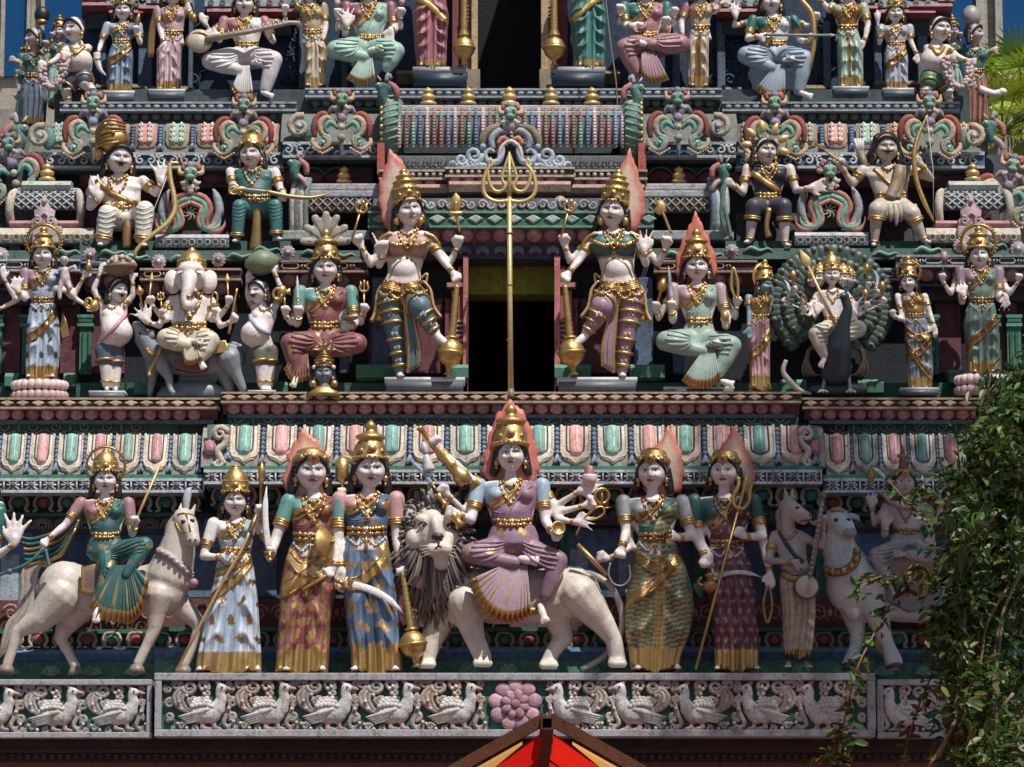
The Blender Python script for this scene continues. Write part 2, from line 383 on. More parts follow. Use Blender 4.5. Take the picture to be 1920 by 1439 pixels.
    def surf(s, x, y, only=None, default=0):
        "depth d of the first surface met from the front at photo position x,y"
        if s.bvh is None:
            Vs = []; Fs = []; n = 0
            for k in s.order:
                p = s.parts[k]
                if not p['V'] or k.split('#')[0] in ('flame_aureole', 'hair', 'crown_ring', 'cobra_hood', 'tail_fan'): continue
                v = np.concatenate(p['V']); Vs.append(v); Fs += [tuple(i + n for i in f) for f in p['F']]; n += len(v)
            s.bvh = BVHTree.FromPolygons(np.concatenate(Vs).tolist(), Fs) if Vs else False
        if not s.bvh: return default
        q = s.P(x, y, 400); h = s.bvh.ray_cast(Vector(q), Vector((0,1,0)))
        return -h[0].y / s.s if h[0] is not None else None
    def drape(s, part, col, pts, r, flat=.55, lift=.3, segs=6, n=5, beads=None, beadcol=None):
        "lay a cord on the surface along a polyline of photo points; optional beads every `beads` px"
        Q = catmull([np.array(p[:2], float) for p in pts], n); D = [s.surf(*q) for q in Q]
        if any(d is not None for d in D):
            while D[0] is None: D.pop(0); Q.pop(0)
            while D[-1] is None: D.pop(); Q.pop()
        if len(Q) < 2: return
        last = next((d for d in D if d is not None),0); out = []
        for q, d in zip(Q, D):
            if d is None or abs(d - last) > 30: d = last
            last = d; out.append([q[0], q[1], d])
        out = np.array(out); k = np.array([.25,.5,.25])
        if len(out) > 4:
            dd = np.convolve(np.pad(out[:, 2],1, mode='edge'), k, 'valid'); out[:, 2] = np.maximum(out[:, 2], dd)
        rows = [np.append(s.P(x, y, d + r * lift), r * s.s) for x, y, d in out]
        V, F = tube_mesh(rows, segs, flat, ref=None if len(rows) < 3 else (0,1,0)); s.raw(part, V, F, col)
        if beads:
            acc = 0
            for i in range(1, len(out)):
                acc += np.linalg.norm(out[i, :2] - out[i - 1, :2])
                if acc >= beads:
                    acc = 0; V, F = sph_mesh(s.P(out[i, 0], out[i, 1], out[i, 2] + r),(beads * .5) * s.s, 6,4); s.raw(part, V, F, beadcol or col)
    def ring(s, part, col, a, b, f, r, tk=3.5, n=1, gap=5, flat=1.0):
        "bangle round the limb a->b (x,y,d) at fraction f, limb radius r"
        A, B = s.P(*a[:3]), s.P(*b[:3]); x, y, t = frame(B - A); L = np.linalg.norm(B - A) / s.s
        for k in range(n):
            cc = A + (B - A) * f + t * (k - (n - 1) / 2) * gap * s.s; ang = np.linspace(0,2 * math.pi, 16, endpoint=False)
            rows = [np.append(cc + (np.cos(q) * x + flat * np.sin(q) * y) * (r + tk * .3) * s.s, tk * s.s) for q in ang]
            V, F = tube_mesh(rows, 6,1, True); s.raw(part, V, F, col)
    # ------------------------------------------------ body pieces
    def head(s, x, y, u, yaw=0, roll=0, pitch=0, skin=SKIN, d=0, part='body', hair=BLK, ears=True, locks=True, bun=False, earring=GOLD, **kw):
        u = u * 1.10; V, F, C = head_arrays(u * s.s, skin, **kw); M = rotm(yaw, pitch, roll); s.hM = M; s.hc = (x, y, d, u)
        s.raw(part, V @ M.T + s.P(x, y, d), F, C)
        h = lambda a, b, c_: s.P(x, y, d) + (M @ np.array([a, b, c_], float)) * u * s.s
        s.H = h
        for sg in (-1,1):
            if ears:
                v, f = sph_mesh((0,0,0), np.array([.16,.22,.36]) * u * s.s, 8,6); s.raw(part, v @ M.T + h(sg * 1.0,.1,-.05), f, skin)
            if earring:
                v, f = sph_mesh((0,0,0), np.array([.19,.19,.26]) * u * s.s, 8,6); s.raw('earring#%d' % sg, v @ M.T + h(sg * 1.06,-.08,-.62), f, earring)
                v, f = sph_mesh((0,0,0), np.array([.12,.12,.12]) * u * s.s, 8,6); s.raw('earring#%d' % sg, v @ M.T + h(sg * 1.06,-.08,-.98), f, earring)
        if hair:
            v, f = sph_mesh((0,.30 * u * s.s, .22 * u * s.s), np.array([1.10,1.02,1.22]) * u * s.s, 22,14)
            s.raw('hair', v @ M.T + s.P(x, y, d), f, hair)
            # hairline arch
            pts = [(-1.0,-.15,-.15),(-.86,-.52,.42),(-.5,-.80,.84),(0,-.88,.98),(.5,-.80,.84),(.86,-.52,.42),(1.0,-.15,-.15)]
            rows = [np.append(h(*q),.17 * u * s.s) for q in pts]; V, F = tube_mesh(rows, 6,1, False, 3); s.raw('hair', V, F, hair)
            if locks:
                for sg in (-1,1):
                    rows = [np.append(h(sg * q[0], q[1], q[2]), q[3] * u * s.s) for q in ((1.0,.25,.3,.3),(1.12,.3,-.5,.34),(1.2,.25,-1.1,.36),(1.35,.2,-1.55,.25))]
                    V, F = tube_mesh(rows, 8,1, False, 3); s.raw('hair', V, F, hair)
                    for k in range(5):
                        v, f = sph_mesh(h(sg * (1.15 + .1 * math.sin(k * 2.1)),.15,-.3 - .28 * k),.2 * u * s.s, 7,5); s.raw('hair', v, f, hair)
    def crown(s, kind='tall', hgt=2.0, col=GOLD, wid=1.0, jewel=(RED, TEAL), base=.62, part='crown', lean=0):
        x, y, d, u = s.hc; M = s.hM
        prof = {'tall': [(0,1.14),(.03,1.24),(.07,1.24),(.10,1.12),(.2,1.16),(.36,1.06),(.38,1.14),(.42,1.14),(.44,.92),(.56,.86),(.58,.98),(.63,.98),(.65,.66),(.72,.62),(.76,.76),(.80,.62),(.82,.34),(.86,.30),(.90,.36),(.95,.2),(1.0,.02)],
                'pot': [(0,1.14),(.04,1.24),(.09,1.22),(.12,1.08),(.3,1.06),(.46,.82),(.5,.72),(.52,.9),(.57,.98),(.62,.9),(.66,.6),(.72,.36),(.76,.32),(.82,.44),(.90,.3),(1,.02)],
                'dome': [(0,1.16),(.05,1.26),(.12,1.24),(.16,1.12),(.35,1.16),(.6,.98),(.78,.66),(.84,.42),(.9,.30),(.94,.34),(1,.02)],
                'low': [(0,1.14),(.12,1.26),(.3,1.24),(.4,1.06),(.8,.95),(1,.5)]}[kind]
        ang = np.linspace(0,2 * math.pi, 28, endpoint=False); rings = []
        for h_, r in prof:
            rr = r * wid * u * (1 + (.035 * np.cos(ang * 14) if .09 < h_ < .7 else 0))
            cy = .16 + .12 * h_ * 1 + h_ * lean
            rings.append(np.stack([rr * np.cos(ang), rr * np.sin(ang) * .98 + cy * u, np.full(28,(base + h_ * hgt) * u) + (.22 * u * np.clip(-np.sin(ang),0,1) ** 2 - .10 * u) * (1 if h_ < .15 else .2)],1) * s.s)
        V, F = ring_mesh(rings); s.raw(part, V @ M.T + s.P(x, y, d), F, col)
        # front boss, side bosses, beads
        def boss(a, hh, r, cc, jc):
            rr = np.interp(hh, [q[0] for q in prof],[q[1] for q in prof]) * wid
            pos = np.array([rr * math.sin(a),-rr * .98 * math.cos(a) + .16 + .12 * hh + hh * lean, base + hh * hgt + .06]) * u * s.s
            v, f = sph_mesh((0,0,0), np.array([r, r * .5, r]) * u * s.s, 9,6); v = v @ np.array(Matrix.Rotation(a, 3, 'Z')).T + pos; s.raw(part, v @ M.T + s.P(x, y, d), f, cc)
            if jc:
                v, f = sph_mesh((0,0,0), np.array([r * .5, r * .35, r * .5]) * u * s.s, 7,5); v = v + pos + np.array([math.sin(a),-math.cos(a),0]) * r * .4 * u * s.s; s.raw(part, v @ M.T + s.P(x, y, d), f, jc)
        boss(0,.24,.34, col, jewel[0]); boss(0,.03,.2, col, jewel[1])
        for a in (-.75,.75): boss(a, .20,.22, col, jewel[1])
        for k in range(-5,6):
            boss(k * .28,.05,.1, col, None)
            boss(k * .28,.40 if kind != 'pot' else .5,.09, col, None)
    def halo(s, r=1.55, cy=1.0, col=GOLD, tk=.14, teeth=True, part='crown_ring', back=.5):
        u = s.hc[3]; ang = np.linspace(0,2 * math.pi, 36, endpoint=False)
        rows = [np.append(s.H(r * math.cos(a), back, cy + r * 1.02 * math.sin(a)), tk * u * s.s) for a in ang]
        V, F = tube_mesh(rows, 7,1.2, True); s.raw(part, V, F, col)
        if teeth:
            for a in ang:
                if math.sin(a) > -.7:
                    v, f = sph_mesh(s.H((r + tk * 1.1) * math.cos(a), back, cy + (r + tk * 1.1) * 1.02 * math.sin(a)), tk * .75 * u * s.s, 6,4); s.raw(part, v, f, col)
    def flame(s, outline, d=-12, col=FLAME, inner=c(.80,.62,.46), thick=5, cen=None, tilt=0):
        "outline given sparsely; tongues are added along it"
        O = catmull([np.array(p, float) for p in outline],6, True); cen = np.array(cen if cen is not None else np.mean(O, 0)); out = []
        for i, p in enumerate(O):
            k = i % 6; out.append(cen + (p - cen) * (1 + .055 * (math.sin(i * 1.05 + 1) + (k == 3))))
        s.slab('flame_aureole', out, d, thick, col, cen, inner, dome=3, tilt=tilt)
    def hand(s, x, y, d, L, ang, pose='open', thumb=1, skin=SKIN, part='body', face=1):
        """wrist at x,y,d; L hand length; ang direction of the fingers (0 = right, 90 = up) in the picture;
        pose open/relax/fist/point/flat; thumb=+1 on the right of the finger direction seen from the front"""
        L = L * 1.14; a = R(ang); f = np.array([math.cos(a),-math.sin(a)]); sd = np.array([math.sin(a), math.cos(a)]) * 1.0   # sd: right hand side of the direction (y down)
        pos = lambda l, w_, dd=0: (x + f[0] * l + sd[0] * w_, y + f[1] * l + sd[1] * w_, d + dd)
        pw = L * .20
        s.cap(part, skin, [pos(0,0) + (L * .15,), pos(L * .18,0) + (L * .17,)])
        for k in (-1,-.33,.33,1):
            s.cap(part, skin, [pos(L * .08, k * pw * .5) + (L * .10,), pos(L * .46, k * pw) + (L * .095,)])
        fl = {-1.5: .40,-.5: .52,.5: .55,1.5: .47}
        for i, k in enumerate((-1.5,-.5,.5,1.5)):
            kk = k * thumb                                  # index finger nearest the thumb
            ln = {1.5: .47,.5: .54,-.5: .50,-1.5: .38}[k] * L; r0 = L * .078; r1 = L * .058
            wb = kk * pw * .68; b = pos(L * .45, wb)
            if pose in ('open', 'flat') or (pose == 'point' and k == 1.5):
                sp = kk * (.10 if pose == 'flat' else .17) * L
                s.cap(part, skin, [b + (r0,), pos(L * .45 + ln * .55, wb + sp * .5,1) + (r0 * .92,), pos(L * .45 + ln, wb + sp, 0) + (r1,)], segs=8)
            elif pose == 'relax':
                s.cap(part, skin, [b + (r0,), pos(L * .45 + ln * .5, wb, L * .06) + (r0 * .95,), pos(L * .45 + ln * .85, wb, -L * .02) + (r1,)], segs=8)
            else:
                s.cap(part, skin, [b + (r0,), pos(L * .58, wb, L * .13 * face) + (r0,), pos(L * .50, wb, L * .29 * face) + (r0 * .95,), pos(L * .34, wb, L * .26 * face) + (r1,)], segs=8)
        th = thumb
        if pose in ('open', 'flat', 'relax'):
            s.cap(part, skin, [pos(L * .12, th * pw * .8) + (L * .09,), pos(L * .30, th * pw * 1.9,2) + (L * .08,), pos(L * .50, th * pw * 2.2,3) + (L * .06,)], segs=8)
        else:
            s.cap(part, skin, [pos(L * .12, th * pw * .8) + (L * .09,), pos(L * .34, th * pw * 1.6, L * .12 * face) + (L * .08,), pos(L * .44, th * pw * .6, L * .32 * face) + (L * .065,)], segs=8)
    def arm(s, sh, el, wr, u, L=None, ang=None, pose='relax', thumb=1, skin=SKIN, sleeve=None, slf=.55, band=GOLD, bang=GOLD, k=1.0, nb=2, part='body', face=1):
        "shoulder, elbow, wrist as (x,y,d); u head half width"
        s.cap(part, skin, [tuple(sh) + (u * .50 * k,),((sh[0] * .55 + el[0] * .45),(sh[1] * .55 + el[1] * .45),(sh[2] * .55 + el[2] * .45), u * .47 * k), tuple(el) + (u * .37 * k,)])
        m = [el[i] * .65 + wr[i] * .35 for i in range(3)]
        s.cap(part, skin, [tuple(el) + (u * .37 * k,), tuple(m) + (u * .37 * k,), tuple(wr) + (u * .24 * k,)])
        if ang is None: ang = math.degrees(math.atan2(-(wr[1] - el[1]), wr[0] - el[0]))
        s.hand(wr[0], wr[1], wr[2], L or u * 1.55, ang, pose, thumb, skin, part, face)
        if sleeve:
            e = [sh[i] * (1 - slf) + el[i] * slf for i in range(3)]
            s.cap('sleeve*', sleeve, [tuple(sh) + (u * .62 * k,), tuple(e) + (u * .56 * k,)])
        if band:
            f = max(slf + .04,.5) if sleeve else .45
            pn = s.uid('armband'); s.ring(pn, band, sh, el, f, u * .47 * k, u * .10,3, u * .17)
            q = [sh[i] * (1 - f) + el[i] * f for i in range(3)]; s.ball(pn, band, (q[0], q[1], q[2] + u * .47 * k),(u * .20, u * .12, u * .22))
        if bang: s.ring(s.uid('bracelet'), bang, el, wr, .88, u * .25 * k, u * .09, nb, u * .16)
    def foot(s, x, y, d, L, dirx=0, skin=SKIN, part='body'):
        "foot on the ground pointing to the viewer, dirx sideways slant"
        s.cap(part, skin, [(x, y - L * .42, d, L * .20),(x + dirx * .3, y - L * .24, d + L * .2, L * .23),(x + dirx, y - L * .15, d + L * .7, L * .17)])
        for k in (-2,-1,0,1,2):
            s.cap(part, skin, [(x + dirx * .8 + k * L * .11, y - L * .12, d + L * .6, L * .09),(x + dirx + k * L * .13, y - L * .08, d + L * .92, L * .075)], segs=7)
    def torso(s, u, neck, sh, waist, hip, d=0, skin=SKIN, lean=0, bust=True, blouse=None, belly=0, part='body'):
        """neck (x,y) base; sh half width; waist (x,y,halfwidth); hip (x,y,halfwidth)"""
        nx, ny = neck; wx, wy, ww = waist; hx, hy, hw = hip
        cx, cy = (nx * .6 + wx * .4), ny + (wy - ny) * .38
        s.cap(part, skin, [(s.hc[0], s.hc[1] + u * .7, s.hc[2] - u * .15, u * .46),(nx, ny, d, u * .50)])
        R_ = [(nx, ny - u * .12, d - 2, u * .55, u * .45),(nx, ny + u * .12, d, sh * .80, u * .55),(nx, ny + u * .42, d, sh * .92, u * .68),(cx, cy, d, sh * .80, u * .78),(wx, wy, d, ww, ww * .72 + belly * .5),(hx * .5 + wx * .5,(hy + wy) / 2, d, (ww + hw) / 2,(ww + hw) * .34 + belly),(hx, hy, d, hw, hw * .66)]
        s.loft(part, skin, R_)
        if blouse:
            s.loft('blouse', blouse, [(nx, ny + u * .10, d, sh * .74, u * .50),(nx, ny + u * .42, d + 1, sh * .95, u * .74),(cx, cy, d + 1, sh * .84, u * .84),(cx * .4 + wx * .6, cy * .4 + wy * .6, d + 1, ww * 1.10, ww * .84 + belly * .3),(wx, wy, d, ww * 1.08, ww * .80 + belly * .5)])
        if bust:
            for sg in (-1,1):
                s.ell('blouse' if blouse else part, blouse or skin, (cx + sg * sh * .42, cy - u * .05, d + u * .66),(u * .64, u * .68, u * .62))
    def done(s):
        for k in s.order:
            if s.parts[k]['sdf']: s.bake(k)
        first = None
        for k in s.order:
            p = s.parts[k]
            if not p['V']: continue
            C_ = np.concatenate(p['C']).astype(float); mx = C_[:, :3].max(1); f_ = np.where((C_[:, 3] > .3) | (k == 'flame_aureole'),1,1 - .50 * np.clip((mx - C_[:, :3].min(1)) / (mx + 1e-6) - .12,0,1)); C_[:, :3] *= f_[:, None]   # strong hues are dark paints
            o = mesh_obj(k.split('#')[0], np.concatenate(p['V']), p['F'], C_, M_STAT); o.parent = s.root; LINKS.append(o); p['obj'] = o
        return s

# ---------------------------------------------------------------- things statues hold
def trident(F, a, b, w_=16, h=40, r=2.5, col=GOLD, part='trident'):
    "shaft from a to b (x,y,d), prongs above b along the same line"
    A, B = np.array(a, float), np.array(b, float); t = unit((B - A)[:2]); n = np.array([-t[1], t[0]])
    F.tube(part, col, [tuple(A) + (r,), tuple(B) + (r,)], sm=0)
    pt = lambda l, k: (B[0] + t[0] * l + n[0] * k, B[1] + t[1] * l + n[1] * k, B[2])
    F.tube(part, col, [pt(0,0) + (r,), pt(h * .5,0) + (r * 1.2,), pt(h * .8,0) + (r * 1.9,), pt(h, 0) + (.4,)], sm=3)
    for sg in (-1,1): F.tube(part, col, [pt(0,0) + (r * 1.3,), pt(h * .05, sg * w_ * .6) + (r * 1.2,), pt(h * .3, sg * w_) + (r * 1.3,), pt(h * .6, sg * w_ * .75) + (r * 1.5,), pt(h * .88, sg * w_ * .9) + (.4,)], sm=4)
    F.ball(part, col, tuple(B),(r * 2, r * 2, r * 2))
def blade(F, a, b, w_=5, bend=6, col=STEEL, hilt=GOLD, part='sword', lh=14):
    "curved sword from hilt a to tip b (x,y,d)"
    A, B = np.array(a, float), np.array(b, float); t = unit((B - A)[:2]); n = np.array([-t[1], t[0]]); L = np.linalg.norm((B - A)[:2]); rows = []
    for k in np.linspace(0,1,9):
        q = A * (1 - k) + B * k; o = bend * 4 * k * (1 - k); rows.append((q[0] + n[0] * o, q[1] + n[1] * o, q[2], max(.5, w_ * (1 - .15 * k) * (1 if k < .75 else (1 - k) / .25))))
    F.tube(part, col, rows, segs=8, flat=.28, sm=0, ref=(0,1,0))
    F.tube(part, hilt, [(A[0] - t[0] * lh, A[1] - t[1] * lh, A[2], w_ * .5),(A[0], A[1], A[2], w_ * .6)], sm=0)
    F.tube(part, hilt, [(A[0] - n[0] * w_ * 1.8, A[1] - n[1] * w_ * 1.8, A[2], w_ * .45),(A[0] + n[0] * w_ * 1.8, A[1] + n[1] * w_ * 1.8, A[2], w_ * .45)], sm=0)
    F.ball(part, hilt, (A[0] - t[0] * lh, A[1] - t[1] * lh, A[2]), w_ * .8)
def mace(F, top, ballc, rb, rs=7, col=GOLD, part='mace', tail=.5, rings=12):
    A, B = np.array(top, float), np.array(ballc, float); v = B - A; L = np.linalg.norm(v); t = v / L
    prof = []
    for k in range(rings * 2 + 1):
        f = k / (rings * 2) * .80; prof.append((f, rs * (.75 + .5 * f) * (1.18 if k % 2 else .92)))
    e = rb / L
    prof += [(1 - e * 1.15, rs * 1.9),(1 - e * 1.02, rs * 1.9),(1 - e * .98, rs * 1.3)] + [(1 - e * math.cos(q), rb * math.sin(q)) for q in np.linspace(.35,2.8,9)] + [(1 + e * 1.02, rb * .25),(1 + e * (1.1 + tail * .6), rb * .2),(1 + e * (1.1 + tail), rb * .38)]
    F.lathe(part, col, tuple(A), tuple(B), prof, 22)
    F.lathe(part, col, tuple(B - t * rb * .12), tuple(B + t * rb * .12),[(0, rb * 1.0),(.2, rb * 1.08),(.8, rb * 1.08),(1, rb)],22)
def spear(F, a, b, r=2.5, hl=26, hw=6, col=GOLD, part='spear'):
    A, B = np.array(a, float), np.array(b, float); t = unit(B - A)
    F.tube(part, col, [tuple(A) + (r,), tuple(B) + (r,)], sm=0)
    q = lambda l: tuple(B + t * l)
    F.tube(part, col, [q(0) + (r,), q(hl * .12) + (hw * .5,), q(hl * .3) + (hw,), q(hl * .65) + (hw * .6,), q(hl) + (.4,)], sm=3, flat=.6, ref=(0,1,0))
def lotus_bud(F, x, y, d, r, col=c(.62,.25,.25), part='lotus_bud', n=7):
    if part[-1] == '*': part = F.uid(part[:-1])
    for lay, (rr, hh) in enumerate(((1.0,.8),(.75,1.25),(.4,1.6))):
        for k in range(n):
            a = 2 * math.pi * k / n + lay * .4; F.ell(part, col, (x + math.cos(a) * r * .5 * rr, y - hh * r * .5, d + math.sin(a) * r * .5 * rr),(r * .34, r * .34, r * (.6 + .2 * lay)), math.degrees(math.cos(a)) * .3)
    F.bake(part, 2.4,0)
# ================================================================ SETTING AND TEMPLE TOWER
def link(o, parent=None, **k):
    if parent is not None: o.parent = CUR[0] if parent is TW and o.type == 'MESH' else parent
    tag(o, **k); LINKS.append(o); return o
TW = bpy.data.objects.new('temple_tower', None); TW.empty_display_size = .3
link(TW, label='painted temple gateway tower with stepped tiers, dark doorways and carved mouldings', cat='temple tower')
CUR = [TW]
def sec(n):
    if n is None: CUR[0] = TW; return
    E_ = bpy.data.objects.new(n, None); link(E_, TW); CUR[0] = E_; return E_
def boxm(a, b):
    (x0, y0, z0),(x1, y1, z1) = a, b
    V = [(x0, y0, z0),(x1, y0, z0),(x1, y1, z0),(x0, y1, z0),(x0, y0, z1),(x1, y0, z1),(x1, y1, z1),(x0, y1, z1)]
    return V, [(0,3,2,1),(4,5,6,7),(0,1,5,4),(1,2,6,5),(2,3,7,6),(3,0,4,7)]
def pbox(name, x0, y0, x1, y1, Yf, Yb, col, parent=TW, mat=None, bev=0):
    "box whose front face covers the photo rectangle x0,y0-x1,y1 at depth Yf"
    a, b = W(x0, y1, Yf), W(x1, y0, Yf); V, F = boxm((a.x, Yf, a.z),(b.x, Yb, b.z))
    o = mesh_obj(name, V, F, col, mat or M_ARCH, False)
    if bev: m = o.modifiers.new('b', 'BEVEL'); m.width = bev; m.segments = 2
    return link(o, parent)
def mould(name, x0, x1, pts, cols, Yb, parent=TW, mat=None):
    "pts [(py,Y)] from top to bottom, one colour for each face between them"
    xr0, xr1 = W(x0, pts[0][0], pts[0][1]).x, W(x1, pts[0][0], pts[0][1]).x; z = [W(0, p[0], p[1]).z for p in pts]; V = []; F = []; C = []
    if isinstance(cols, tuple): cols = [cols] * (len(pts) - 1)
    def quad(q, cc):
        n = len(V); V.extend(q); F.append(tuple(range(n, n + len(q)))); C.extend([cc] * len(q))
    for i in range(len(pts) - 1):
        Ya, Yc = pts[i][1], pts[i + 1][1]; quad([(xr0, Ya, z[i]),(xr0, Yc, z[i + 1]),(xr1, Yc, z[i + 1]),(xr1, Ya, z[i])], cols[i])
    quad([(xr0, pts[0][1], z[0]),(xr1, pts[0][1], z[0]),(xr1, Yb, z[0] + .01),(xr0, Yb, z[0] + .01)], cols[0])
    quad([(xr0, pts[-1][1], z[-1]),(xr0, Yb, z[-1]),(xr1, Yb, z[-1]),(xr1, pts[-1][1], z[-1])], cols[-1])
    for i in range(len(pts) - 1):
        for xr, o in ((xr0,1),(xr1,-1)):
            q = [(xr, pts[i][1], z[i]),(xr, Yb, z[i] + (.01 if i == 0 else 0)),(xr, Yb, z[i + 1]),(xr, pts[i + 1][1], z[i + 1])]; quad(q[::o], cols[i])
    return link(mesh_obj(name, V, F, np.array(C, float), mat or M_ARCH, False), parent)
class Proto:
    "shared mesh built from raw pieces in pixel units: x right, y down, d out; placed many times"
    def __init__(s, name, col=CREAM): s.V = []; s.F = []; s.C = []; s.n = 0; s.name = name
    def add(s, V, F, col):
        V = np.asarray(V, float); s.V.append(V); s.F += [tuple(i + s.n for i in f) for f in F]; s.C.append(np.tile(col, (len(V),1)) if isinstance(col, tuple) else col); s.n += len(V); return s
    def q(s, p): return (p[0],-p[2],-p[1])
    def tube(s, col, pts, segs=6, sm=3, flat=1.0, closed=False, ref=None):
        V, F = tube_mesh([np.array(s.q(p) + (p[3],)) for p in pts], segs, flat, closed, sm, ref); return s.add(V, F, col)
    def ball(s, col, cen, r, nu=8, nv=6): V, F = sph_mesh(s.q(cen), np.array(r, float), nu, nv); return s.add(V, F, col)
    def cap(s, col, pts, flat=1.0): return s.tube(col, [tuple(pts[0][:3]) + (pts[0][3] * .3,)] + [tuple(pts[0][:3]) + (pts[0][3],)] * 0 + list(pts),8,0, flat)
    def box(s, col, x0, y0, x1, y1, d0, d1): V, F = boxm((x0,-d1,-y1),(x1,-d0,-y0)); return s.add(V, F, col)
    def ext(s, col, outline, d0, d1, inset=0):
        "extruded polygon with a chamfered front"
        O = np.array(outline, float); n = len(O); cen = O.mean(0); I = cen + (O - cen) * (1 - inset); V = [(x, -d0,-y) for x, y in O] + [(x, -(d1 if not inset else d1 * .7 + d0 * .3),-y) for x, y in O] + [(x, -d1,-y) for x, y in I]
        F = [(j, (j + 1) % n, n + (j + 1) % n, n + j) for j in range(n)] + [(n + j, n + (j + 1) % n, 2 * n + (j + 1) % n, 2 * n + j) for j in range(n)] + [tuple(range(2 * n, 3 * n))]
        return s.add(V, F, col)
    def mesh(s, smooth=True, mat=None):
        s.mes = []
        for q in range(4):      # hand-painted copies differ a little in tint
            C_ = np.concatenate(s.C).astype(float); C_[:, :3] *= (1,1.14,.86,.95)[q] * np.array([(1,1,1),(1.03,.98,.94),(.97,1,1.04),(1.08,.94,.86)][q]); o = mesh_obj(s.name, np.concatenate(s.V), s.F, C_, mat or M_ARCH, smooth); s.mes.append(o.data); bpy.data.objects.remove(o)
        s.me = s.mes[0]; return s
    def put(s, px, py, Y, parent=TW, sx=1, sy=1, sd=1, rx=0, rz=0, name=None, pz=None, **k):
        o = bpy.data.objects.new(name or s.name, random.choice(getattr(s, 'mes', [s.me]))); sc = SCL(Y) * random.uniform(.97,1.03); rz = rz + random.uniform(-.015,.015); o.location = W(px, py, Y)
        o.scale = (sc * sx, sc * sd, sc * sy * 1.02); o.rotation_euler = (rx, rz, 0); return link(o, parent, **k)
def spiral(cx, cy, r, t0, turns, d=4, w0=2.5, w1=1.5, n=14, grow=.0, sg=1):
    return [(cx + sg * math.cos(t0 + turns * 6.283 * k / n) * r * (1 - .82 * k / n), cy - math.sin(t0 + turns * 6.283 * k / n) * r * (1 - .82 * k / n), d + 1.5 * k / n, w0 + (w1 - w0) * k / n) for k in range(n + 1)]

# -------- ground, body of the tower
def sheet(name, x0, y0, x1, y1, z, col, mat):
    return link(mesh_obj(name, [(x0, y0, z),(x1, y0, z),(x1, y1, z),(x0, y1, z)],[(0,1,2,3)], col, mat, False), kind='structure')
sheet('ground', -400,-400,400,600,0, c(.16,.15,.14), M_DARK)
sheet('pavement', -14,-9,14,.2,.02, c(.30,.29,.27), M_DARK)
DG = c(.02,.035,.045); WALLB = c(.06,.11,.19)
pbox('tower_base', -500,1448,2420,1800,.25,7, c(.22,.06,.045)).scale = (1,1,1)
a_ = W(-500,1800,.25); V, F = boxm((a_.x, .25,0),(-a_.x, 7, a_.z)); link(mesh_obj('tower_foot', V, F, c(.25,.20,.17), M_ARCH, False), TW)
pbox('tower_core', -420,962,2340,1448,.68,7, WALLB)
pbox('tower_core', -420,745,2340,962,.72,7, c(.04,.07,.07))
sec('beam')
# -------- beam under the frieze
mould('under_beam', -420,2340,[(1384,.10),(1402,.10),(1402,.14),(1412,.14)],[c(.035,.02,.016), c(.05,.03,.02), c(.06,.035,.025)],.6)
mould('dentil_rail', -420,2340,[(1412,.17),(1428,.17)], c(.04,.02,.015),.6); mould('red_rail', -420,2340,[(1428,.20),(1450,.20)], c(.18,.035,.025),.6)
dn = Proto('dentil').box(c(.05,.035,.03),-4,-5,4,5,-2,5).mesh(False)
for k in range(128): dn.put(8 + k * 15,1420,.17)
sec('swan_frieze')
# -------- swan frieze
FR = c(.36,.37,.41); FG = c(.025,.16,.12)
def frieze(x0, x1, y0, y1, Y, b=14):
    pbox('frieze_ground', x0 + b - 2, y0 + b - 3, x1 - b + 2, y1 - b + 3, Y + .055,.62, FG)
    pbox('frieze_top_rail', x0, y0, x1, y0 + b, Y, .62, FR, bev=.006); pbox('frieze_bottom_rail', x0, y1 - b, x1, y1, Y, .62, FR, bev=.006)
    for x in (x0, x1 - b): pbox('frieze_end_rail', x, y0 + b, x + b, y1 - b, Y + .003,.62, FR, bev=.006)
frieze(289,1641,1262,1382,-.07); frieze(-420,285,1274,1384,.0,11); frieze(1645,2340,1274,1384,.0,11)
SW = c(.52,.47,.43)
def swan_proto():
    F = Fig('swan_relief', '', (0,0),0, vox=1.7); F.s = F.kz = 1.0; F.o = None; LINKS.remove(F.root)
    b = c(.58,.59,.59)
    F.cap('swan', b, [(-4,8,2,17),(14,8,4,17),(22,2,6,13)], flat=.7); F.cap('swan', b, [(24,0,6,11),(29,-14,8,8),(27,-25,9,7),(29,-31,10,8)], flat=.8); F.cap('swan', c(.45,.25,.24),[(36,-31,10,4),(44,-29,10,2.4)]); F.cap('swan', c(.36,.14,.12),[(24,-40,9,4),(20,-46,8,2.5)])
    F.cap('swan', c(.42,.24,.24),[(4,24,4,4),(2,32,6,3),(12,34,8,3)]); F.cap('swan', c(.42,.24,.24),[(18,22,4,4),(20,32,6,3),(28,34,8,3)]); F.bake('swan', 1.7,1)
    for k in range(5): F.tube('swan', c(.44,.50,.48) if k % 2 else c(.56,.55,.52),[(12 - k * 2,2 + k * 3.0,15 - k, 3.2),(-8,9 + k * 3,15 - k, 3.2),(-32 + k * 3,15 + k * 2.6,9,1.2)], flat=.6, ref=(0,1,0))
    for r in range(3):
        for k in range(6 - r): F.ball('swan', c(.62,.60,.58),(-12 + r * 2 + k * 5.6,-2 - r * 5 - 3 * math.sin(k / 5 * 3.1),14 - r * 1.5),(4,2.4,4),7,5)
    F.ball('swan', BLK, (30,-32,17),(1.6,1,1.6),6,4)
    p = F.parts['swan']; o = mesh_obj('swan_relief', np.concatenate(p['V']), p['F'], np.concatenate(p['C']), M_ARCH); me = o.data; bpy.data.objects.remove(o)
    P_ = Proto('swan_relief'); P_.me = me; return P_
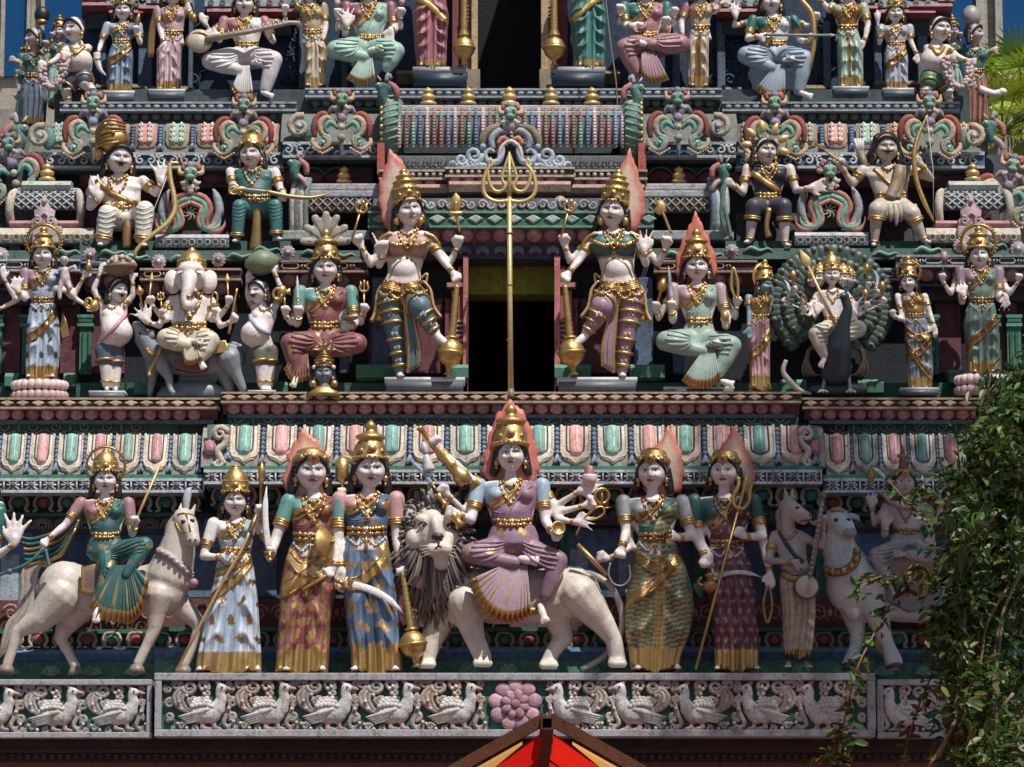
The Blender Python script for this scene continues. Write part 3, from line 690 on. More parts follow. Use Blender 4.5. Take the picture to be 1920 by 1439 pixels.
swan = swan_proto()
sc_ = Proto('scrollwork'); T = c(.38,.36,.34)
for a in (spiral(-38,-38,9,0,1.6,5,3.6,2), spiral(-18,-34,12,3.0,1.5,6,4.5,2.5), spiral(-12,-12,9,2.5,1.5,7,4,2.4), spiral(4,-36,11,4.6,1.5,6,4.2,2.4), spiral(10,-24,7,1,1.4,7,3.5,2), spiral(-30,30,6,0,1.2,5,3.5,2), spiral(-42,34,4,2,1.2,5,3,2), spiral(46,-14,7,1.6,1.5,6,3.4,2), spiral(48,32,7,2.5,1.4,5,3.6,2), spiral(-49,-8,8,1,1.4,4,4,2), spiral(-50,14,7,4,1.4,4,4,2), spiral(-52,-32,7,2,1.4,4,3.6,2), spiral(30,-8,6,0,1.3,3,3,2), spiral(44,12,6,5,1.3,3,3,2), spiral(46,-38,6,1,1.2,4,3,2), spiral(-8,34,6,1,1.2,4,3,2), spiral(20,36,5,1,1.2,3,2.6,2)): sc_.tube(T, a, 7,0)
for k in range(3): sc_.tube(T if k != 1 else c(.50,.44,.40),[(-20 + k * 3,8,4,3.5),(-38 + k * 6,-4,6,4),(-42 + k * 7,-20,6,4),(-30 + k * 5,-34 + k * 3,6,3.5)],7)
sc_.tube(T, [(42,-30,5,2.6),(46,-8,6,3.6),(42,10,6,4),(36,26,6,4),(46,36,5,3)],7)
for x, y in ((-34,-10),(-30,2),(-22,-20),(2,-30),(6,-22),(8,-33),(-22,34),(-36,26),(52,24),(44,2)): sc_.ball(c(.62,.55,.48),(x, y, 11),3)
sc_.mesh()
for x in (377,495,611,728,845): swan.put(x, 1328,-.015, sx=1.32, sy=1.14, sd=1.0, rz=random.uniform(-.04,.04)); sc_.put(x, 1328,-.015, sx=1.2, sy=1.12, sd=1.1)
for x in (1085,1203,1320,1438,1555): swan.put(x, 1328,-.015, sx=-1.32, sy=1.14, sd=1.0, rz=random.uniform(-.04,.04)); sc_.put(x, 1328,-.015, sx=-1.2, sy=1.12, sd=1.1)
for x in (-140,-20,97,214): swan.put(x, 1333,.055, sx=1.3, sy=1.05, sd=1.0); sc_.put(x, 1333,.055, sx=1.12, sy=1.02, sd=.8)
for x in (1704,1822,1940): swan.put(x, 1333,.055, sx=-1.3, sy=1.05, sd=1.0); sc_.put(x, 1333,.055, sx=-1.12, sy=1.02, sd=.8)
fl = Proto('flower_petal'); fl.ball(c(.50,.30,.38),(0,-34,6),(15,6,15),12,8); fl.mesh(); f2 = Proto('flower_petal').ball(c(.44,.26,.34),(0,-16,12),(9,5,11),10,7).mesh(); fc = Proto('flower_heart').ball(c(.34,.18,.24),(0,0,12),(11,9,11),12,8).mesh()
FLW = bpy.data.objects.new('flower_rosette', None); link(FLW, TW)
for k in range(9): fl.put(966,1322,-.015, FLW, rz=k * 6.283 / 9)
for k in range(8): f2.put(966,1322,-.015, FLW, rz=k * 6.283 / 8 + .3)
fc.put(966,1322,-.015, FLW)
sec('lower_wall')
# -------- behind row 1: plinth mouldings and wall
def bands(x0, x1, dY, dy=0):
    Y = .52 + dY
    mould('leaf_band', x0, x1,[(1236 + dy, Y),(1278 + dy, Y)], c(.10,.27,.20),.7); mould('blue_band', x0, x1,[(1214 + dy, Y - .03),(1222 + dy, Y - .05),(1236 + dy, Y - .02)],[c(.12,.25,.44), c(.08,.17,.33)],.7)
    mould('lobe_band', x0, x1,[(1184 + dy, Y + .04),(1214 + dy, Y + .02)], c(.06,.10,.12),.7); mould('green_fillet', x0, x1,[(1176 + dy, Y - .02),(1184 + dy, Y - .02)], c(.02,.18,.12),.7)
    mould('red_scroll_frieze', x0, x1,[(1122 + dy, Y + .06),(1176 + dy, Y + .06)], c(.15,.05,.05),.7)
bands(289,1641,0); bands(-420,289,.05,4); bands(1641,2340,.05,4)
lf = Proto('leaf_fan')
for k in range(7): a = math.radians(-75 + k * 25); lf.ball(c(.20,.42,.30) if k % 2 else c(.28,.50,.38),(math.sin(a) * 14,-math.cos(a) * 12 + 8,2),(4,3,4),6,4).tube(c(.24,.46,.34),[(0,12,1,2),(math.sin(a) * 12,-math.cos(a) * 12 + 10,2,3.4),(math.sin(a) * 22,-math.cos(a) * 18 + 12,1,1)],6,2,.7)
lf.mesh()
for k in range(26): lf.put(-60 + k * 78,1252 + (4 if not 289 < -60 + k * 78 < 1641 else 0),.52)
lobe = {}
for nm, cc in (('r', c(.32,.07,.08)),('g', c(.03,.20,.14))):
    p = Proto('lobe_ornament').ball(cc, (0,0,5),(10,6,9),10,6)
    for sg in (-1,1): p.tube(c(.42,.34,.26),[(0,-12,4,2.6),(sg * 12,-10,5,3),(sg * 17,2,5,3.2),(sg * 12,11,5,3),(sg * 20,14,4,2)],7).tube(c(.12,.16,.24),[(0,-7,3,1.6),(sg * 11,-4,4,1.8),(sg * 10,8,4,1.6)],6)
    lobe[nm] = p.mesh()
for k in range(44): lobe['rg'[k % 2]].put(-20 + k * 46,1200,.55, sy=1.05)
for k in range(36):
    x = 2 + k * 46
    if 384 < x < 1540: lobe['rg'[k % 2]].put(x, 931,.47, sx=1.05, sy=1.25)
for k in range(9): lobe['rg'[k % 2]].put(-10 + k * 46,944,.58, sy=1.1); lobe['rg'[k % 2]].put(1560 + k * 46,944,.58, sy=1.1)
rs = Proto('scroll_rosette')
for sg in (-1,1): rs.tube(c(.44,.21,.19), spiral(sg * 22,0,17,0,1.5,3,3,2, sg=sg),6,0).tube(c(.44,.21,.19),[(0,-22,2,2),(sg * 12,-8,3,3),(sg * 6,12,3,3),(0,22,2,2)],6)
rs.ball(c(.46,.2,.18),(0,0,3),(6,4,10)); rs.mesh()
for k in range(25): rs.put(-40 + k * 84,1150,.60)
sr = Proto('scroll_relief'); TG_ = c(.13,.20,.20)
for sg in (-1,1): sr.tube(TG_, spiral(sg * 28,0,11,1.5,1.4,2,2.4,1.4, sg=sg),5,0).tube(TG_, [(sg * 6,8,1,2),(sg * 18,11,2,2.2),(sg * 34,11,2,2),(sg * 46,4,1,2)],5)
sr.tube(TG_, [(0,10,1,2),(0,-8,2,3),(0,-12,1,1)],5).mesh()
# blue painted panels of the wall between row 1 figures
for x0, x1 in ((-100,60),(330,520),(1060,1190),(1540,1720)): pbox('painted_panel', x0,992, x1,1120,.665,.7, c(.11,.19,.33))
for x in (1068,1160): pbox('sunlit_patch', x, 1030, x + 34,1118,.660,.7, c(.30,.40,.52))  # sunlit patches on the wall, put in as paler blue colour
pbox('sunlit_patch', 0,1040,36,1130,.660,.7, c(.34,.44,.56))
for x in (600,1050,1300,1530,1730): pbox('wall_pilaster', x, 985, x + 18,1122,.64,.72, c(.05,.16,.14))
sec('eave')
# -------- eave above row 1
def eave(x0, x1, y, dY, dk=0):
    Yb = .62 + dY; Yf = .38 + dY
    mould('eave', x0, x1,[(y, Yb),(y + 26, Yf + .11),(y + 54, Yf + .05),(y + 76, Yf + .03)], c(.30,.29,.25),.9)
    mould('eave_fillet', x0, x1,[(y + 74, Yf),(y + 82, Yf)], c(.03,.20,.14),.9)
    mould('lattice_ground', x0, x1,[(y + 82, Yf - .045),(y + 106, Yf - .045)], c(.07,.13,.24),.9)
    for yy in (y + 81, y + 103): mould('lattice_rail', x0, x1,[(yy, Yf - .068),(yy + 5, Yf - .068)], c(.56,.60,.66),.9)
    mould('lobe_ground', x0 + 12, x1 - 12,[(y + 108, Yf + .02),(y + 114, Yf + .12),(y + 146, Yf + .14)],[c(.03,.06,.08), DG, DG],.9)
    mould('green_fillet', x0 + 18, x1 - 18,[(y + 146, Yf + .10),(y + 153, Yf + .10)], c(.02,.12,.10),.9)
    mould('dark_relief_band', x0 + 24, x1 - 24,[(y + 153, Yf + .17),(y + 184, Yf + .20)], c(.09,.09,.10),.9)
    mould('painted_band', x0 + 45, x1 - 45,[(y - 28, Yb - .02),(y + 2, Yb - .02)], c(.03,.09,.085),.9)
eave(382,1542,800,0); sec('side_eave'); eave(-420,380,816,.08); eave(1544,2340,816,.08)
for k in range(20): sr.put(475 + k * 96 if k < 11 else -60 + (k - 11) * 96 if k < 15 else 1600 + (k - 15) * 96,785 if k < 11 else 801,.60 if k < 11 else .68)
def half_round(w, h, r, col):
    "tongue: half cylinder with a rounded lower end, hanging down from y=0"
    return [(0,0,0, w),(0, h * .3,1, w),(0, h * .85,1, w * .98),(0, h * .95,1, w * .75),(0, h, 1, w * .25)]
Uout = [(-27,0),(-27,44),(-25,58),(-18,66),(-10,68),(-4,72),(0,76),(4,72),(10,68),(18,66),(25,58),(27,44),(27,0)]
UPAN = Proto('tongue_frame').ext(c(.64,.59,.51), Uout, 0,7,.06)
for sg in (-1,1):
    UPAN.tube(c(.56,.50,.42),[(sg * 24,0,7,2.6),(sg * 24,44,7,2.6),(sg * 20,60,7,2.6),(sg * 8,64,7,2.4),(0,72,7,2)],6)
    for k in range(9): UPAN.ball(c(.58,.50,.42),(sg * 25,4 + k * 6,8),2.4,6,4)
    UPAN.tube(c(.06,.07,.08),[(sg * 15,0,7,1.8),(sg * 15,40,7,1.8),(sg * 12,50,7,1.8),(0,55,7,1.8)],5)
UPAN.mesh()
TON = {}
for nm, cc in (('g', c(.22,.48,.42)),('r', c(.66,.33,.33))): TON[nm] = Proto('tongue').tube(cc, half_round(11.5,52,0,0),14,2,.7, ref=(0,1,0)).tube(c(min(1, cc[0] * 1.5 + .1), min(1, cc[1] * 1.3 + .08), min(1, cc[2] * 1.3 + .08)),[(2,4,8.6,2),(2,40,8.6,2.4),(1,46,7,1)],6,2).mesh()
BEA = Proto('bead_string').box(c(.03,.06,.12),-6,0,6,72,0,2)
for k in range(6): BEA.ball(c(.13,.23,.42),(0,5 + k * 9,5),(4.6,4.6,4.8))
BEA.tube(c(.22,.30,.42),[(0,54,4,2.5),(0,62,5,5),(-6,70,4,3)],7).tube(c(.22,.30,.42),[(0,56,4,2),(6,70,4,3)],7); BEA.mesh()
def eave_row(xs, y, Y0, rx, i0=0, s=1.0, pitch=68):
    for i, x in enumerate(xs):
        UPAN.put(x, y, Y0, rx=rx, sx=s * 1.08, sy=1.13, rz=random.uniform(-.02,.02)); TON['gr'[(i + i0) % 2]].put(x, y, Y0 - .03, rx=rx, sx=s * random.uniform(.98,1.1), sy=1.16); BEA.put(x + pitch / 2, y + 2, Y0 - .02, rx=rx, sx=s, sy=1.12)
RXE = -.42
eave_row([462 + k * 68.7 - 1.5 for k in range(16)],802,.55, RXE, 0,1.0,68.7); BEA.put(429,804,.54, rx=RXE)
eave_row([29 + k * 53.2 for k in range(7)],818,.63, RXE, 0,.80,53.2); eave_row([-24 - k * 53.2 for k in range(5)],818,.63, RXE, 1,.80,53.2)
eave_row([1568 + k * 53.2 for k in range(9)],818,.63, RXE, 1,.80,53.2)
LAT = Proto('lattice_star'); LW = c(.66,.70,.74)
for a in range(0,180,45): t = math.radians(a); r = 17 if a % 90 == 45 else 13; LAT.tube(LW, [(math.cos(t) * r * .94, math.sin(t) * r * .74,2,2.0),(-math.cos(t) * r * .94,-math.sin(t) * r * .74,2,2.0)],5,0)
LAT.ball(c(.14,.18,.24),(0,0,4),(5.2,3.4,5.2)); LAT.box(LW, 15,-12,18,12,0,4); LAT.mesh()
for k in range(34): LAT.put(398 + k * 34.1,894,.33)
for k in range(12): LAT.put(366 - k * 34.1,910,.41); LAT.put(1562 + k * 34.1,910,.41)
RL = Proto('shell_relief'); DRB = c(.24,.22,.21)
for k in range(3): RL.tube(DRB, [(-18 + k * 6,8,1,1.5),(-14 + k * 4,-6 + k * 2,3,2),(0,-11 + k * 4,3,2),(14 - k * 4,-6 + k * 2,3,2),(18 - k * 6,8,1,1.5)],5)
RL.ball(DRB, (0,6,3),3); RL.mesh()
for k in range(52):
    x = -40 + k * 40; RL.put(x, 968 if 400 < x < 1530 else 984,.545 if 400 < x < 1530 else .625)
sec('eave')
# volute ends of the bay
VOL = Proto('volute_end'); VC = c(.52,.47,.40)
VOL.tube(VC, spiral(6,-22,14,0,1.4,8,6,3),8,0).tube(VC, [(18,-20,8,5),(14,-4,8,6),(2,8,8,7),(8,24,8,6),(16,32,8,4)],8).tube(VC, spiral(4,30,9,3,1.3,8,5,3),8,0).ball(c(.50,.22,.25),(-12,2,4),(12,9,14),12,8)
for k in range(4): VOL.tube(c(.38,.15,.18),[(-20 + k * 5,-10,11,.8),(-18 + k * 5,12,11,.8)],4,0)
VOL.box(c(.12,.22,.20),-18,-40,22,40,-8,0).mesh()
VOL.put(407,838,.44); VOL.put(1517,838,.44, sx=-1)
sec('ledge')
# -------- ledge of row 2
PTL = {}
for nm, cc in (('a', c(.42,.20,.24)),('b', c(.34,.15,.20))): PTL[nm] = Proto('lotus_petal').ball(cc, (0,0,0),(13,9,11),12,8).ball(c(min(1, cc[0] * 1.25), min(1, cc[1] * 1.3), min(1, cc[2] * 1.3)),(0,-3,4),(9,6,7),8,6).mesh()
DIA = Proto('diamond').ext(c(.50,.38,.27),[(-13,0),(0,-6.5),(13,0),(0,6.5)],0,4,.35).mesh(False)
def ledge(x0, x1, y, Y, n=None):
    mould('diamond_strip', x0, x1,[(y, Y),(y + 17, Y)], c(.07,.035,.025),1.6)
    for yy in (y - 2, y + 15): mould('strip_rail', x0, x1,[(yy, Y - .018),(yy + 3.5, Y - .018)], c(.42,.30,.20),1.4)
    mould('petal_bed', x0 + 4, x1 - 4,[(y + 18, Y + .05),(y + 40, Y + .10)], c(.16,.05,.05),1.4); mould('blue_fillet', x0 + 12, x1 - 12,[(y + 40, Y + .07),(y + 47, Y + .07)], c(.10,.13,.20),1.4)
    for k in range(int((x1 - x0) / 29)): DIA.put(x0 + 15 + k * 29, y + 8.3, Y, sy=1)
    for k in range(int((x1 - x0 - 20) / 27.5)): PTL['ab'[k % 5 == 3]].put(x0 + 24 + k * 27.5, y + 29, Y + .065)
ledge(414,1503,737,.50); ledge(-320,412,748,.56); ledge(1505,2240,748,.56)
sec('niche_wall')
# -------- wall of row 2: niches, pilasters, green base, doorway
def fbox(*a, **k): return pbox(*a, **k)
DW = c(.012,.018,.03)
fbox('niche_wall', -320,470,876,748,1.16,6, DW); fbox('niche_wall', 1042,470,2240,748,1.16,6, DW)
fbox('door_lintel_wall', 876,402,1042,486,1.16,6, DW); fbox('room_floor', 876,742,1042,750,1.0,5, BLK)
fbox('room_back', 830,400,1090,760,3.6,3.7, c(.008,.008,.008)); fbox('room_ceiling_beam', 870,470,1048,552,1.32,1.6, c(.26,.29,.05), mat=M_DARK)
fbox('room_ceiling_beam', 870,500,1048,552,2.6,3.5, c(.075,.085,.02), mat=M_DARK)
MRN = c(.15,.04,.06); GB_ = c(.05,.18,.12)
for x0, x1 in ((2,40),(112,150),(170,236),(690,830),(1086,1220),(1756,1800),(1876,1906)): fbox('maroon_panel', x0,560, x1,700,1.14,1.2, MRN)
def pil(x, w=24, col=c(.05,.20,.14)):
    fbox('pilaster', x, 612, x + w, 702,1.08,1.2, col)
    for i in range(3): fbox('pilaster_ring', x - 3 + (i == 1) * 2,590 + i * 8, x + w + 3 - (i == 1) * 2,596 + i * 8,1.06,1.2,(c(.06,.26,.18), c(.04,.14,.10), c(.08,.28,.2))[i])
    for k in (-1,1): fbox('flute', x + w / 2 + k * w * .22 - 2,622, x + w / 2 + k * w * .22 + 2,698,1.068,1.09, c(.03,.11,.08))
for x in (-20,148,1735,1890,40,1850): pil(x)
for x, w in ((696,34),(1190,34),(636,20),(1262,20)): fbox('blue_pilaster', x, 520, x + w, 700,1.05,1.2, c(.08,.13,.24), bev=.01)
def gbase(x0, x1, y0=690, Y=.92):
    mould('green_base', x0, x1,[(y0, Y + .03),(y0 + 6, Y),(y0 + 24, Y),(y0 + 30, Y + .04)],[c(.10,.30,.20), c(.05,.20,.13), c(.03,.12,.08)],1.2)
for x0, x1 in ((668,744),(838,878),(1040,1108),(1180,1246)): gbase(x0, x1,684,.90)
for x0, x1, y0 in ((10,36,700),(120,142,700),(252,286,716),(508,540,716),(1464,1512,712),(1608,1656,712),(1778,1806,694),(1882,1930,694)): gbase(x0, x1, y0,.90)
mould('green_step', -320,876,[(718,.98),(748,.98)], c(.03,.12,.08),1.2); mould('green_step', 1042,2240,[(718,.98),(748,.98)], c(.03,.12,.08),1.2)
# door jambs
for m in (0,1):
    X = lambda a: a if not m else 1918 - a
    for (a, b, y0, Y, cc) in ((868,878,480,.98, c(.50,.15,.13)),(858,868,500,1.02, c(.30,.06,.07)),(846,858,545,1.05, c(.42,.20,.20)),(834,846,560,1.08, c(.22,.04,.06))):
        fbox('door_jamb', min(X(a), X(b)), y0, max(X(a), X(b)),735, Y, 1.2, cc)
    for k in range(6): fbox('jamb_ring', min(X(850), X(868)),600 + k * 9, max(X(850), X(868)),604 + k * 9,1.0,1.03, c(.52,.30,.30))
    fbox('jamb_capital', min(X(838), X(872)),530, max(X(838), X(872)),538,.99,1.1, c(.5,.18,.16))
sec('cornice')
# -------- cornices over row 2
def petals(x0, x1, y, Y, w=26, sx=1, sy=1, cc=None):
    n = int((x1 - x0) / w)
    for k in range(n): PTL['ab'[k % 4 == 2]].put(x0 + w * (k + .5), y, Y, sx=sx * w / 27, sy=sy)
KEY = Proto('key_link').tube(c(.55,.55,.55),[(-12,-5,2,1.6),(12,-5,2,1.6),(16,0,2,1.6),(12,5,2,1.6),(-12,5,2,1.6),(-16,0,2,1.6)],5,0, closed=True).tube(c(.55,.55,.55),[(20,0,2,2.2),(24,-5,2,1),(28,0,2,2.2),(24,5,2,1)],5,0, closed=True).mesh()
KEYB = Proto('key_link').tube(c(.48,.34,.24),[(-12,-5,2,1.6),(12,-5,2,1.6),(16,0,2,1.6),(12,5,2,1.6),(-12,5,2,1.6),(-16,0,2,1.6)],5,0, closed=True).tube(c(.48,.34,.24),[(20,0,2,2.2),(24,-5,2,1),(28,0,2,2.2),(24,5,2,1)],5,0, closed=True).mesh()
def cornice(x0, x1, y, Y, key, ground, top):
    mould('key_strip', x0, x1,[(y, Y),(y + 20, Y)], ground, 1.5)
    for yy in (y - 2, y + 17): mould('key_rail', x0, x1,[(yy, Y - .018),(yy + 4, Y - .018)], top, 1.4)
    for k in range(int((x1 - x0 - 20) / 46)): key.put(x0 + 24 + k * 46, y + 9.5, Y)
    mould('petal_bed', x0 + 5, x1 - 5,[(y + 22, Y + .04),(y + 52, Y + .10)], c(.16,.05,.05),1.4); petals(x0 + 8, x1 - 6, y + 36, Y + .06,32,1,1.25)
    mould('dark_fillet', x0 + 10, x1 - 10,[(y + 52, Y + .05),(y + 58, Y + .05),(y + 58, Y + .12),(y + 84, Y + .12)],[c(.04,.06,.09), c(.03,.04,.06), c(.05,.04,.05)],1.4)
GN = c(.05,.11,.10)
cornice(-320,150,488,.92, KEY, c(.06,.09,.14), c(.40,.44,.46)); cornice(152,246,492,.98, KEY, c(.05,.08,.12), c(.22,.26,.30)); cornice(262,452,505,.92, KEYB, c(.06,.03,.03), c(.40,.28,.20)); cornice(520,690,490,.98, KEYB, c(.06,.03,.03), c(.36,.22,.18))
cornice(1226,1420,490,.98, KEYB, c(.06,.03,.03), c(.36,.22,.18)); cornice(1636,1702,505,1.0, KEY, c(.05,.08,.12), c(.3,.4,.36)); cornice(1680,2240,480,.92, KEY, c(.05,.08,.12), c(.30,.34,.38))
mould('roof_ledge', -320,690,[(470,1.0),(488,.98)], GN, 2.2); mould('roof_ledge', 1226,2240,[(466,1.0),(486,.98)], GN, 2.2)
FLR = Proto('wheel_flower').ball(c(.40,.30,.32),(0,0,2),(14,7,14),14,8).ball(c(.20,.28,.36),(0,0,7),(8,5,8),10,6).ball(c(.70,.70,.68),(0,0,11),3.6)
for k in range(12): a = k * math.pi / 6; FLR.ball(c(.44,.36,.38),(math.cos(a) * 12, math.sin(a) * 12,3),3.4,6,4)
FLR.mesh()
for x, y, s in ((170,480,1.0),(2,480,1),(298,492,.95),(410,488,.95),(540,475,.95),(676,385,.8),(1050,380,.8),(1372,472,.95),(1500,490,.9),(1610,486,.9),(1800,462,.9),(1908,468,1)): FLR.put(x, y, 1.0, sx=s, sy=s, name='wheel_flower')
LFT = Proto('cresting_leaf').tube(c(.20,.40,.32),[(-26,4,2,3),(-12,-4,4,6),(4,2,4,5),(20,-3,3,3),(28,4,2,1.5)],7,3,.7).mesh()
for x, y in ((122,474),(210,476),(256,484),(345,486),(450,482),(500,470),(590,476),(640,480),(1270,478),(1330,480),(1420,470),(1660,478),(1740,470),(1860,462)): LFT.put(x, y, 1.0)
sec('door_cornice')
# door cornices
mould('green_diamond_strip', 690,1226,[(398,.90),(426,.90)], c(.03,.17,.11),1.5)
for yy in (396,423): mould('strip_rail', 690,1226,[(yy, .88),(yy + 4,.88)], c(.12,.30,.22),1.4)
DI2 = Proto('diamond').ext(c(.32,.44,.40),[(-15,0),(0,-9),(15,0),(0,9)],0,4,.3).mesh(False)
for k in range(15): DI2.put(712 + k * 36,411,.90)
mould('scroll_cornice', 700,1216,[(372,1.0),(396,.94)], c(.07,.08,.11),1.5)
SCR = Proto('cloud_scroll').tube(c(.42,.42,.44), spiral(-8,0,9,0,1.3,4,3.4,2),7,0).tube(c(.42,.42,.44), spiral(10,1,8,3,1.3,4,3.2,2),7,0).mesh()
for k in range(13): SCR.put(722 + k * 38,385,.96)
mould('petal_bed', 696,1220,[(427,.95),(456,1.0)], c(.20,.06,.06),1.5); petals(698,1218,441,.97,32,1,1.25)
mould('lotus_band', 720,1196,[(456,1.0),(486,1.04)], c(.05,.07,.12),1.5)
LTB = Proto('lotus_motif')
for k in range(5): a = math.radians(-60 + k * 30); LTB.ball(c(.17,.20,.28),(math.sin(a) * 10,-math.cos(a) * 8 + 6,3),(4,3,7),7,5)
LTB.mesh()
for k in range(14): LTB.put(740 + k * 33,470,1.0)
sec('upper_moulding')
# -------- upper mouldings over the doorway up to the barrel roof
BRC = c(.42,.27,.19)
mould('dark_recess', 700,1216,[(352,1.42),(374,1.42)], c(.05,.04,.06),2)
for x in (854,1020): pbox('green_block', x - 14,352, x + 14,380,1.3,1.5, c(.20,.30,.25))
mould('buff_moulding', 716,842,[(346,1.22),(352,1.20),(362,1.22)], BRC, 2); mould('buff_moulding', 842,1070,[(340,1.14),(346,1.12),(360,1.14)], BRC, 2); mould('buff_moulding', 1070,1208,[(346,1.22),(352,1.20),(362,1.22)], BRC, 2)
for x0, x1, dy, Y in ((716,842,5,1.24),(840,1072,0,1.16),(1070,1208,5,1.24)):
    mould('bead_strip', x0 - 4, x1 + 4,[(316 + dy, Y),(330 + dy, Y)], c(.10,.07,.06),2)
    for yy in (313,328): mould('bead_rail', x0 - 6, x1 + 6,[(yy + dy, Y - .02),(yy + 4 + dy, Y - .02)], c(.46,.40,.34),1.9)
    bd = Proto('bead').ball(c(.60,.52,.44),(0,0,2),(4.5,3.5,4),7,5).mesh() if dy == 5 and x0 < 800 else bd
    for k in range(int((x1 - x0) / 13)): bd.put(x0 + 6 + k * 13,323 + dy, Y)
    mould('petal_bed', x0 - 2, x1 + 2,[(332 + dy, Y + .02),(350 + dy, Y + .06)], c(.22,.07,.07),2); petals(x0, x1,339 + dy, Y + .03,26,1,.9)
sec(None)
# -------- barrel roofs
def barrel(name, x0, x1, yt, yb, Y, kind):
    E = bpy.data.objects.new(name, None); link(E, TW); a = W(x0, yt, Y); b = W(x1, yb, Y); r = (a.z - b.z) / 2; zc = (a.z + b.z) / 2; n = 24
    V = []; F = []
    for i in range(n + 1):
        t = math.radians(-25 + 190 * i / n); V += [(a.x, Y - r * math.cos(t), zc + r * math.sin(t)),(b.x, Y - r * math.cos(t), zc + r * math.sin(t))]
        if i: k = 2 * i; F.append((k - 2, k - 1, k + 1, k))
    link(mesh_obj('vault', V, F, c(.07,.06,.07) if kind else c(.10,.13,.15), M_ARCH), E)
    s = SCL(Y)
    if kind == 0:
        cols = [c(.50,.36,.40), c(.26,.18,.14), c(.20,.40,.32), c(.13,.20,.34), c(.56,.44,.44), c(.30,.20,.16), c(.42,.16,.16), c(.20,.28,.42)]
        m = int((x1 - x0) / 12.6)
        for k in range(m):
            x = a.x + (b.x - a.x) * (k + .5) / m; cc = cols[k % 8]; rows = []; P = Proto('vault_rib')
            V_, F_ = tube_mesh([(x, Y - (r + .004) * math.cos(t), zc + (r + .004) * math.sin(t),4.6 * s) for t in np.radians(np.linspace(-30,44,14))],6); VV = [V_]; FF = list(F_); CC = [np.tile(cc, (len(V_),1))]
            for t in np.radians(np.linspace(-28,42,14)):
                v, f = sph_mesh((x, Y - (r + .018) * math.cos(t), zc + (r + .018) * math.sin(t)),3.9 * s, 6,4); o_ = sum(len(q) for q in VV); VV.append(v); FF += [tuple(i + o_ for i in g) for g in f]; CC.append(np.tile((cols[(k + 4) % 8] if (k % 4 == 2 and abs(t - .4) < .2) else c(min(1, cc[0] * 1.25), min(1, cc[1] * 1.25), min(1, cc[2] * 1.25))),(len(v),1)))
            link(mesh_obj('vault_rib', np.concatenate(VV), FF, np.concatenate(CC), M_ARCH), E)
    else:
        m = int((x1 - x0) / 17)
        for k in range(-3, m + 4):
            for sg in (-1,1):
                rows = []
                for q in np.linspace(0,1,12):
                    x = a.x + (k * 17 + sg * q * 68 + (0 if sg > 0 else 17)) * s; t = math.radians(-20 + 95 * q)
                    if a.x + .01 < x < b.x - .01: rows.append((x, Y - (r + .003) * math.cos(t), zc + (r + .003) * math.sin(t),1.9 * s))
                if len(rows) > 1: V_, F_ = tube_mesh(rows, 5); link(mesh_obj('vault_lattice_bar', V_, F_, c(.40,.34,.27) if kind == 1 else c(.46,.52,.56), M_ARCH), E)
        for k in range(m):
            for j in range(4):
                x = a.x + (8 + k * 17) * s; t = math.radians(-8 + 23.8 * j); v, f = sph_mesh((x, Y - (r + .003) * math.cos(t), zc + (r + .003) * math.sin(t)),3 * s, 6,4)
                if x < b.x - .01: link(mesh_obj('vault_stud', v, f, c(.10,.20,.19) if kind == 1 else c(.20,.28,.40), M_ARCH), E)
    return E, a, b, r, zc
E, a, b, r, zc = barrel('barrel_roof', 744,1172,200,318,1.62,0)
pbox('ridge_rail', 742,197,1174,208,1.42,1.8, c(.50,.42,.42), E, bev=.01); pbox('ridge_rail', 742,208,1174,218,1.39,1.8, c(.38,.44,.42), E, bev=.01)
mould('vault_skirting', 742,1174,[(292,1.40),(316,1.36)], c(.10,.10,.12),1.9)
for k in range(20): sr.put(760 + k * 21,304,1.37, sx=.24, sy=.7)
for sg, xc in ((-1,732),(1,1186)):
    # gable discs: leaf-carved rim seen edge-on, gold toothed outer edge
    s = SCL(1.6); x = W(xc, 250,1.6).x; n = 28; V = []; F = []; C = []
    prof = [(18 * sg, 60),(6 * sg, 68),(-12 * sg, 67),(-24 * sg, 56)]
    R_ = [(x + q[0] * s, q[1] * s) for q in prof]; zc2 = W(0,246,1.6).z
    rings = [np.array([(xx, 1.6 - rr * 1.0 * math.cos(t), zc2 + rr * math.sin(t)) for t in np.linspace(0,6.283, n, endpoint=False)]) for xx, rr in R_]
    V, F = ring_mesh(rings); link(mesh_obj('gable_rim', V, F, c(.12,.24,.20), M_ARCH), E)
    for t in np.linspace(-2.6,2.6,26):
        v, f = sph_mesh((x + 15 * sg * s, 1.6 - 62 * s * math.cos(t), zc2 + 62 * s * math.sin(t)), np.array([4,5,5]) * s, 6,4); link(mesh_obj('rim_tooth', v, f, YEL, M_STAT), E)
        V_, F_ = tube_mesh([(x + 13 * sg * s, 1.6 - 67 * s * math.cos(t), zc2 + 66 * s * math.sin(t),1.4 * s),(x - 16 * sg * s, 1.6 - 67 * s * math.cos(t + .14), zc2 + 67 * s * math.sin(t + .14),3 * s)],5); link(mesh_obj('rim_leaf', V_, F_, c(.22,.36,.30), M_ARCH), E)
    pbox('red_bracket', xc + sg * 18 - 7,268, xc + sg * 18 + 7,326,1.34,1.7, c(.40,.07,.05), E)
